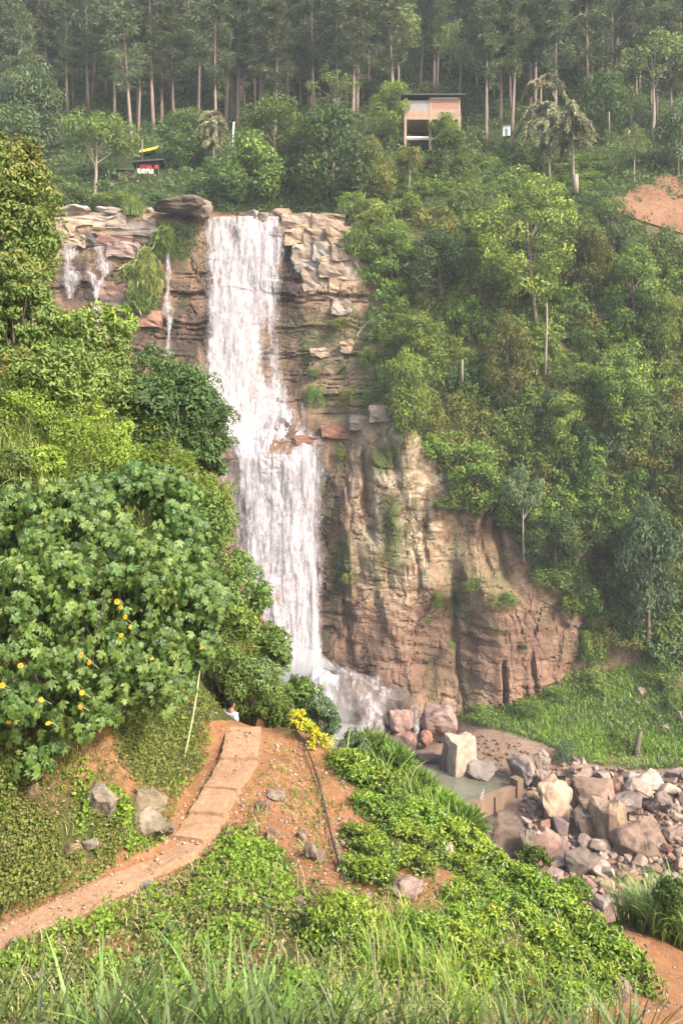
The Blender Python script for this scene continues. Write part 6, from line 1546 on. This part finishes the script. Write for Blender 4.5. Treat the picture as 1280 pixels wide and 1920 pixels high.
near_shrub(560, 1320, 90, 100, 25.0, 'leaf_mid', 0.14, 32, 85, 'green shrub behind the yellow leaved bush', 919, tops=('leaf_bright', 0.75))
near_shrub(605, 1350, 70, 90, 24.0, 'leaf_blue', 0.13, 26, 80, 'bluish green shrub right of the yellow leaved bush', 920)
near_shrub(560, 1290, 46, 50, 25.6, 'leaf_mid', 0.2, 10, 40, 'upright twiggy shoots in front of the white foam', 921)
near_shrub(660, 1400, 60, 60, 23.0, 'leaf_blue', 0.10, 22, 80, 'low bluish shrub above the first tea bushes', 922, T=LEAF_QUAD)
for i, (px, py, w_, h_2, Y, mk, lab) in enumerate([(690,1420,70,40,23.5,'blade','dark grass tussock between the yellow bush and the pool'),(728,1448,70,52,23.0,'blade','tall dark grass tussock at the left shore of the pool'),(768,1486,60,44,22.4,'blade','grass tussock on the crest in front of the pool'),
    (818,1530,60,36,21.6,'blade_bright','grass tussock on the crest in front of the weir'),(866,1562,60,30,21.0,'blade','grass tussock on the crest under the end of the weir')]):
    near_shrub(px, py, w_, h_2, Y, mk, 0.55, 22, 110, lab, 990 + i, T=LEAF_QUAD, aspect=0.07, droop=-0.6, name='grass_tussock', cat='grass')
near_shrub(1080, 1670, 60, 40, 17.4, 'leaf_bright', 0.09, 14, 70, 'leafy weed on the crest beside the tall green grass', 923, T=LEAF_QUAD)
near_shrub(1258, 1680, 70, 60, 21.0, 'leaf_mid', 0.12, 20, 70, 'green weed in the grass at the right picture edge', 924, T=LEAF_QUAD)
near_shrub(1000, 1610, 60, 50, 19.5, 'leaf_mid', 0.10, 18, 70, 'dark weed on the crest below the striped slab', 925, T=LEAF_QUAD)

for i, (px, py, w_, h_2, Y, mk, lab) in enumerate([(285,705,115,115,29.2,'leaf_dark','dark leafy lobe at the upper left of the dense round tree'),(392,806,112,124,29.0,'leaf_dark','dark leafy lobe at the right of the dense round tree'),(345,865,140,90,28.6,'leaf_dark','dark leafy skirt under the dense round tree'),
    (60,735,110,90,23.6,'leaf_bright','light shrub high in the tall grass'),(10,770,90,90,23,'leaf_mid','shrub in the tall grass at the left picture edge'),(110,810,120,80,22.6,'leaf_mid','shrub in the middle of the grassy slope'),(200,820,110,80,23.4,'leaf_bright','yellow green shrub at the right of the grassy slope'),(70,870,110,70,21,'leaf_bright','light green weed shrub above the sunflower bushes'),(150,900,110,70,21,'leaf_mid','mid green shrub above the sunflower bushes'),
    (120,690,130,120,27,'leaf_mid','green shrub right of the drooping olive foliage'),(205,745,120,130,26.5,'leaf_mid','shrub on the crest left of the dense round tree'),(255,820,120,120,26,'leaf_bright','light shrub on the crest under the dense round tree'),
    (40,700,120,90,23.5,'leaf_olive','dry olive shrub at the top of the grassy slope'),(150,770,110,80,24,'leaf_bright','yellow green shrub in the tall grass'),(310,880,110,90,26,'leaf_mid','shrub at the foot of the dense round tree'),(215,890,100,80,22,'leaf_bright','pale green shrub over the sunflower bushes'),
    (20,880,110,80,20.5,'leaf_mid','green shrub behind the sunflower bush at the left edge'),(400,950,90,130,24.5,'leaf_bright','bright shrub against the streaked rock of the lower fall'),(400,1285,90,90,25.2,'leaf_mid','shrub behind the man on the left'),(520,1335,80,60,23.5,'leaf_mid','low shrub right behind the end of the path')]):
    near_shrub(px, py, w_, h_2, Y, mk, 0.13, 34, 85, lab, 940 + i, T=LEAF_QUAD if i % 2 else LEAF_LONG)
# yellow leaved bush with bare twigs
croton = link('croton_bush', None, None, P(590, 1425, 20.3), None, None, 'yellow leaved bush at the end of the earth shelf', 'shrub')
for i, (dx, dz, s) in enumerate([(-0.40, 1.02, 0.24), (-0.18, 0.80, 0.20), (0.14, 0.42, 0.34), (-0.02, 0.62, 0.16)]):
    rr_ = np.random.default_rng(950 + i); C, R = crown_clumps(rr_, 9, (s, s * 0.8, s), s * 0.34); p, d, nn = clump_leaves(rr_, C + np.array([dx, 0, dz]), R, 26, -0.4)
    V, Fc = leaf_batch(LEAF_LONG, p, d, nn, 0.10, 0.035); link('foliage', mesh('foliage', V, Fc, [MAT['leaf_croton']]), croton)
for a, b, c in [(-0.36, 0.9, 0.018), (0.08, 0.4, 0.02), (-0.16, 0.75, 0.012), (-0.6, 1.05, 0.008), (0.2, 1.0, 0.009), (0.3, 0.75, 0.007)]:
    k = MB(); k.tube([(0, 0, -0.2), (a * 0.4, 0.02, b * 0.5), (a, 0, b)], [c * 1.3, c, c * 0.5], 5, False); link('stem', k.mesh('stem', MAT['bark'], True), croton)

# Mexican sunflower bushes: large lobed leaves, the biggest as single leaves
lobed = mesh('leaf', LEAF_LOBED[0], LEAF_LOBED[1], [MAT['leaf_sunflower']])
disc = MB(); disc.tube([(0, 0, 0), (0, 0, 0.012)], [0.28, 0.2], 9)
disc_me = disc.mesh('disc', MAT['flower_disc'])
pk = MB()
for a in range(11):
    t = a / 11 * 6.283; c_, s_ = math.cos(t), math.sin(t)
    pk.add([(0.2 * c_, 0.2 * s_, 0), (0.65 * c_ - 0.14 * s_, 0.65 * s_ + 0.14 * c_, 0.06), (1.0 * c_, 1.0 * s_, -0.05), (0.65 * c_ + 0.14 * s_, 0.65 * s_ - 0.14 * c_, 0.06)], [(0, 3, 2, 1)])
petal_me = pk.mesh('petals', MAT['petal'])
SB = [(70, 1220, 350, 380, 15.6, 'sunflower bush with lobed leaves at the left picture edge'), (215, 1170, 300, 390, 16.6, 'sunflower bush with a column of yellow flowers in the middle'), (330, 1130, 180, 330, 18.2, 'sunflower bush above the bamboo pole'),
      (90, 1015, 320, 230, 17.6, 'sunflower bush at the upper left without flowers'), (270, 985, 260, 230, 19.2, 'pale tipped sunflower bush behind the flowering ones')]
FL = [[(39,1248),(92,1267),(5,1285),(78,1312),(17,1354),(91,1356),(153,1228),(168,1242),(154,1299),(151,1325)], [(220,1128),(227,1139),(235,1157),(245,1176),(228,1191),(187,1351),(285,1235)], [(330,1138),(305,1206),(328,1283),(378,1214)], [], []]
for i, (px, py, w_, h_2, Y, lab) in enumerate(SB):
    rr_ = np.random.default_rng(970 + i); c = P(px, py, Y); w = w_ / F_PX * Y / 2; h = h_2 / F_PX * Y / 2
    e = link('sunflower_bush', None, None, c, None, None, lab, 'shrub')
    C, R = crown_clumps(rr_, 84, (w * 0.95, w * 0.62, h * 1.0), 0.24 * (w + h) / 2, low=-1)
    p, d, nn = clump_leaves(rr_, C, R, 38, 1.5, 0.55)
    nn = unit(nn + np.array([0.05, -0.55, 0.25])); ln = rr_.uniform(0.10, 0.29, len(p)) ** 1.0
    # leaves nearest the camera become single parts
    score = -p[:, 1] / (w * 0.62) + 0.35 * p[:, 2] / h + rr_.normal(0, 0.12, len(p)); order = np.argsort(-score)
    big, rest = order[:150], order[150:]
    V, Fc = leaf_batch(LEAF_LOBED, p[rest], d[rest], nn[rest], ln[rest], ln[rest] * 0.80)
    link('foliage', mesh('foliage', V, Fc, [MAT['leaf_sunflower']]), e, kind='stuff')
    for j in big:
        dd = d[j] / np.linalg.norm(d[j]); s_ = np.cross(nn[j], dd); s_ /= np.linalg.norm(s_); n2 = np.cross(dd, s_)
        o = link('leaf', lobed, e); Lj = float(ln[j])
        M = Matrix(((dd[0] * Lj, s_[0] * Lj * .8, n2[0] * Lj, p[j][0]), (dd[1] * Lj, s_[1] * Lj * .8, n2[1] * Lj, p[j][1]), (dd[2] * Lj, s_[2] * Lj * .8, n2[2] * Lj, p[j][2]), (0, 0, 0, 1)))
        o.matrix_basis = M
    zb = float(near_Z(np.array([c[0]]), np.array([Y]))[0]) - c[2] - 0.2
    for a in range(7):
        t = np.array([rr_.normal(0, w * 0.4), rr_.normal(0, w * 0.3), rr_.uniform(-0.1, 0.7) * h]); b0 = np.array([0.5 * t[0], 0.2 * t[1] + 0.9, -0.7 * h])
        k = MB(); k.tube(np.stack([b0, b0 * 0.5 + t * 0.45, t]), [0.03, 0.024, 0.012], 5, False); link('stem', k.mesh('stem', MAT['bark'], True), e)
    for fx, fy in FL[i]:
        Yf = Y - w * 0.62 - 0.12; fp = P(fx, fy, Yf) - c
        f = link('flower', petal_me, e, fp, (math.radians(68) + rr_.normal(0, .25), rr_.normal(0, .35), rr_.normal(0, .5)), 0.056 * rr_.uniform(0.75, 1.2)); link('disc', disc_me, f)
        k = MB(); k.tube([fp + np.array([0, 0.02, 0]), fp + np.array([rr_.normal(0, .02), 0.16, -0.06]), fp + np.array([0, 0.5, -0.25])], [0.006, 0.008, 0.01], 4, False); link('flower_stalk', k.mesh('stalk', MAT['bamboo'], True), e)
near_shrub(76, 1420, 50, 50, 15.4, 'leaf_sunflower', 0.26, 6, 8, 'young sunflower shoot hanging below the bush over the bank', 930, T=LEAF_LOBED, aspect=0.8, droop=0.8)

# ------------------------------------------------------------------ hose, bamboo pole, stick
def ground_line(name, pts, rad, mat, label, cat, lift, sides=6):
    a = np.array(pts, float); t = np.linspace(0, len(a) - 1, 40); x = np.interp(t, range(len(a)), a[:, 0]); y = np.interp(t, range(len(a)), a[:, 1])
    q, ok = near_hit(x, y); q = q[ok]
    ker = np.ones(5) / 5
    for j in range(3): q[2:-2, j] = np.convolve(q[:, j], ker, 'valid')
    q[:, 2] += lift
    k = MB(); k.tube(q - q[0], rad, sides); return link(name, k.mesh(name, MAT[mat], True), None, q[0], None, None, label, cat)
ground_line('hose', [(552,1372),(566,1395),(582,1425),(594,1462),(604,1500),(614,1545),(624,1590),(636,1630),(648,1662)], 0.021, 'hose', 'black hose running down the red slope', 'hose', 0.10)
b0, _ = near_hit(346, 1420); b0 = b0[0]; b1 = P(377, 1222, b0[1] + 0.3)
k = MB(); tt = np.linspace(0, 1, 26); bp = (b1 - b0)[None] * tt[:, None] + np.stack([0.05 * np.sin(tt * 3), 0 * tt, 0 * tt], 1)
k.tube(bp, np.where(np.arange(26) % 4 == 0, 0.030, 0.024), 7); link('bamboo_pole', k.mesh('bamboo_pole', MAT['bamboo'], True), None, b0, None, None, 'thin pale green bamboo pole leaning on the bank beside the path', 'pole')
b0, _ = near_hit(416, 1588); b0 = b0[0]; b1 = P(434, 1540, b0[1] + 0.5) 
k = MB(); k.tube([np.zeros(3), (b1 - b0) * 0.5, b1 - b0], [0.014, 0.013, 0.01], 5); link('stick', k.mesh('stick', MAT['bark_pale'], True), None, b0 + np.array([0, 0, 0.03]), None, None, 'pale thin stick beside the path steps', 'stick')

# ------------------------------------------------------------------ the man at the end of the path
def skin_mesh(name, verts, edges, radii, mat, parent, sub=2):
    me = bpy.data.meshes.new(name); me.from_pydata([tuple(v) for v in verts], edges, [])
    o = link(name, me, parent); o.modifiers.new('skin', 'SKIN')
    for sv, rd in zip(me.skin_vertices[0].data, radii): sv.radius = (rd, rd) if not hasattr(rd, '__len__') else rd
    me.skin_vertices[0].data[0].use_root = True
    md = o.modifiers.new('sub', 'SUBSURF'); md.levels = sub; md.render_levels = sub
    for p in me.polygons: p.use_smooth = True
    me.materials.append(MAT[mat]); return o
MY = 22.4
top_ = P(429, 1312, MY)
man = link('person', None, None, (top_[0] + 0.06, MY, top_[2] - 1.74), math.radians(140), None, 'man in a pale blue shirt standing below the end of the path, seen from behind', 'person')
bv = [(0,0,.92),(0,0,1.12),(0,.01,1.32),(0,.01,1.42),(0,-.0,1.50),(0,-.01,1.60),(0,-.01,1.66),
      (.17,.01,1.38),(.24,.02,1.12),(.22,-.06,.90),(.22,-.09,.82),(-.17,.01,1.38),(-.24,.02,1.12),(-.22,-.06,.90),(-.22,-.09,.82),
      (.10,0,.86),(.11,-.01,.48),(.11,.03,.08),(.11,-.12,.03),(-.10,0,.86),(-.11,-.01,.48),(-.11,.03,.08),(-.11,-.12,.03)]
be = [(0,1),(1,2),(2,3),(3,4),(4,5),(5,6),(3,7),(7,8),(8,9),(9,10),(3,11),(11,12),(12,13),(13,14),(0,15),(15,16),(16,17),(17,18),(0,19),(19,20),(20,21),(21,22)]
br = [(.15,.11),(.14,.10),(.16,.11),(.11,.08),.062,(.105,.125),(.10,.118),.06,.045,.035,.035,.06,.045,.035,.035,.085,.06,.045,.04,.085,.06,.045,.04]
skin_mesh('body', bv, be, br, 'skin', man)
sv_ = [(0,0,.84),(0,0,1.10),(0,.01,1.30),(0,.01,1.455),(.18,.01,1.38),(.235,.015,1.16),(-.18,.01,1.38),(-.235,.015,1.16)]
skin_mesh('shirt', sv_, [(0,1),(1,2),(2,3),(3,4),(4,5),(3,6),(6,7)], [(.21,.16),(.20,.15),(.215,.155),(.12,.10),.095,.085,.095,.085], 'shirt', man)
skin_mesh('trousers', [(0,0,.92),(.10,0,.84),(.11,-.01,.48),(.11,.03,.10),(-.10,0,.84),(-.11,-.01,.48),(-.11,.03,.10)], [(0,1),(1,2),(2,3),(0,4),(4,5),(5,6)], [(.13,.11),.11,.085,.075,.11,.085,.075], 'trousers', man)
bm = bmesh.new(); bmesh.ops.create_uvsphere(bm, u_segments=14, v_segments=9, radius=1)
for v in bm.verts:
    if v.co.z < -0.8: v.co.z = -0.8
    v.co = Vector((v.co.x * .098, max(v.co.y, -0.45 if v.co.z < 0.45 else -1) * .118 + .012, v.co.z * .115 + 1.635)) + Vector((0, 0, 0.004 * math.sin(v.co.x * 9)))
me = bpy.data.meshes.new('hair'); bm.to_mesh(me); bm.free(); me.materials.append(MAT['hair']); link('hair', me, man)
for sx in (-1, 1):
    bm = bmesh.new(); bmesh.ops.create_uvsphere(bm, u_segments=8, v_segments=6, radius=1)
    for v in bm.verts: v.co = Vector((v.co.x * .016 + sx * .094, v.co.y * .022 - .005, v.co.z * .034 + 1.585))
    me = bpy.data.meshes.new('ear'); bm.to_mesh(me); bm.free(); me.materials.append(MAT['skin']); link('ear', me, man)
bm = bmesh.new(); bmesh.ops.create_cone(bm, segments=6, radius1=.018, radius2=.008, depth=.05, cap_ends=True)
for v in bm.verts: v.co = Vector((v.co.x, v.co.y - .118, v.co.z + 1.585))
me = bpy.data.meshes.new('nose'); bm.to_mesh(me); bm.free(); me.materials.append(MAT['skin']); link('nose', me, man)

# ------------------------------------------------------------------ grass of the near bank under the camera
r = np.random.default_rng(66)
def fore(n, x0, x1, y0, y1, h, wd, mat, arch, dry, name='foreground_grass', clump=0.0):
    X = r.uniform(x0, x1, n); Y = r.uniform(y0, y1, n)
    if clump:
        cxs = r.uniform(x0, x1, max(4, n // 22)); cys = r.uniform(y0, y1, len(cxs)); j = r.integers(len(cxs), size=n)
        X = cxs[j] + r.normal(0, clump, n); Y = cys[j] + r.normal(0, clump, n)
    base = np.stack([X, Y, near_Z(X, Y) - 0.03], 1)
    V, Fq = blades(r, base, h * r.uniform(0.55, 1.2, n), arch, wd * r.uniform(0.6, 1.4, n))
    return link(name, mesh(name, V, Fq, [MAT[mat], MAT['leaf_dry']], np.repeat((r.random(n) < dry).astype(int), 5)), kind='stuff')
fore(1100, -2.7, 0.3, 4.6, 6.0, 0.78, 0.018, 'blade_dark', 0.75, 0.03, clump=0.13)
fore(230, -1.6, -0.2, 4.8, 5.6, 0.98, 0.026, 'blade', 0.5, 0.02, clump=0.10)
fore(420, 0.2, 2.2, 4.8, 5.8, 0.66, 0.020, 'blade_dark', 0.6, 0.03, clump=0.12)
fore(500, -3.2, 1.0, 6.0, 7.2, 0.40, 0.012, 'blade', 1.2, 0.2, clump=0.2)
fore(260, -2.6, -1.0, 4.8, 6.2, 0.62, 0.014, 'blade', 1.1, 0.1, clump=0.15)
fore(160, -1.4, 0.0, 4.9, 5.9, 0.6, 0.012, 'leaf_dry', 1.0, 0.5, clump=0.15)
fore(50, 0.2, 1.4, 5.0, 6.4, 1.0, 0.009, 'blade_pale', 0.35, 0.4)
fore(300, 0.4, 4.5, 8.0, 10.5, 0.4, 0.012, 'blade', 1.1, 0.1, clump=0.2)

# ------------------------------------------------------------------ which one is which
RM = [(978,1441,'pink wedge rock by the weir'),(1016,1424,'egg shaped rock'),(944,1562,'big dark boulder below the weir'),(1022,1585,'rust striped slab'),(995,1582,'mossy boulder'),(1040,1512,'brown cube shaped boulder'),(1120,1492,'flat topped pink boulder'),
      (1096,1538,'leaning grey brown boulder'),(1140,1550,'largest tan boulder'),(1086,1612,'cracked reddish brown boulder'),(1206,1590,'long pale tilted slab'),(1176,1504,'pale angular boulder'),(1196,1482,'grey pink boulder'),(1222,1466,'tan block by the bank'),
      (1235,1503,'red brown flat faced block'),(1217,1552,'pink split boulder'),(1266,1565,'boulder at the right edge'),(1128,1632,'low reddish boulder'),(1080,1440,'small pink rock under the mound'),(1014,1456,'small red block')]
neighbour_labels(stone_o, stone_w, RM, 'stones of the river bed')
SM = [(690,400,'pale feathery grass plume'),(735,470,'green tree over the stacked ledge'),(830,505,'dark tree by the yellow tree'),(1000,450,'large yellow green tree'),(1100,490,'upper olive tree'),(1190,540,'green tree below the red soil'),
      (1240,610,'pale leaved tree'),(790,645,'bright bushy tree left of centre'),(955,680,'olive vine hung tree'),(1021,640,'slender bare pale trunk'),(1160,730,'flat crowned green tree'),(760,745,'bright tree over the buttress'),(866,700,'short broken trunk'),
      (900,895,'bright tree above the cliff shoulder'),(1060,795,'light green bushy tree low on the slope'),(982,960,'feathery grey green tree'),(1045,1020,'dark layered tree'),(1215,1060,'large bluish dark tree'),(1190,1225,'exposed rock foot'),(680,560,'dead bleached branch'),(1280,820,'right picture edge of the slope'),(1290,1000,'lower right picture edge'),(1110,620,'middle of the right slope'),(880,590,'dark gap in the creepers'),(1120,900,'lower middle of the right slope'),(960,810,'creepers under the slender bare trunk')]
so = [o for o in bpy.data.objects if o.get('group', '').endswith('shrubs on the overgrown slope')]
neighbour_labels(so, [o['label'].split(' leafy')[0] + ' slope shrub' for o in so], SM, 'shrubs on the overgrown slope')
names = ['first','second','third','fourth','fifth','sixth','seventh','eighth','ninth','tenth','eleventh','twelfth','thirteenth','fourteenth','fifteenth','sixteenth','seventeenth','eighteenth','nineteenth','last']
cr_ = [o for o in bpy.data.objects if o.get('group') == 'tea bushes along the crest']
for o, t in zip(sorted(cr_, key=lambda q: fpx(*q.location)[0]), names): o['label'] = t + ' tea bush along the crest counting from the yellow leaved bush'
tb_ = [o for o in bpy.data.objects if o.get('group') == 'tea bushes inside the slope']
TM = [(760,1662,'pinkish lichen rock'),(842,1592,'small orange stone'),(640,1600,'lower end of the black hose'),(1160,1850,'red brown rock'),(900,1700,'middle of the tea slope'),(1010,1810,'lower right of the tea slope'),(870,1820,'lower middle of the tea slope'),(700,1560,'upper tea bushes')]
neighbour_labels(tb_, ['dark glossy tea bush'] * len(tb_), TM, 'tea bushes inside the slope')
ff = [o for o in bpy.data.objects if o.get('group') == 'trees of the dense forest on the hill']
FM = [(248,250,'leaning pale trunked tree'),(296,210,'pair of bare straight trunks'),(423,200,'tallest pale straight trunk'),(492,170,'thin slightly leaning trunk'),(598,110,'tall reddish trunk'),(738,100,'light green tree behind the house'),(786,140,'slim trunk behind the house'),(862,110,'light green tree by the house corner'),(911,220,'grey trunked conifer by the house'),
      (958,220,'conifer beside the little white hut'),(1002,150,'massive vine wrapped trunk'),(1107,130,'pale trunk leaning right'),(1138,120,'red brown trunk at upper right'),(1222,150,'large pale tree at the right edge'),(62,200,'big spreading tree at upper left'),(176,230,'flat topped pale limbed tree'),(345,230,'dark round tree behind the awning'),(520,200,'wide layered green tree'),(632,170,'thin pale tree left of the house')]
neighbour_labels(ff, ['forest tree'] * len(ff), FM, 'trees of the dense forest on the hill')

tf = [o for o in bpy.data.objects if o.get('group') == 'tea bushes of the terrace below the house']
UM = [(768,330,'small single stemmed tree'),(838,320,'vine smothered tree'),(1008,300,'tallest feathery palm'),(1030,345,'middle feathery palm'),(1078,357,'tree stump'),(911,266,'grey trunked conifer'),(690,340,'olive tree by the terrace'),(930,330,'middle of the terrace'),(1110,320,'right end of the terrace'),(950,365,'lower edge of the terrace'),(880,350,'terrace right of the vine tree')]
neighbour_labels(tf, ['clipped tea bush'] * len(tf), UM, 'tea bushes of the terrace below the house')

# ------------------------------------------------------------------ air
hz_me = box_mesh('haze', MAT['haze_air'], -200, -6, -46, 220, 330, 240)
link('haze', hz_me, kind='stuff')
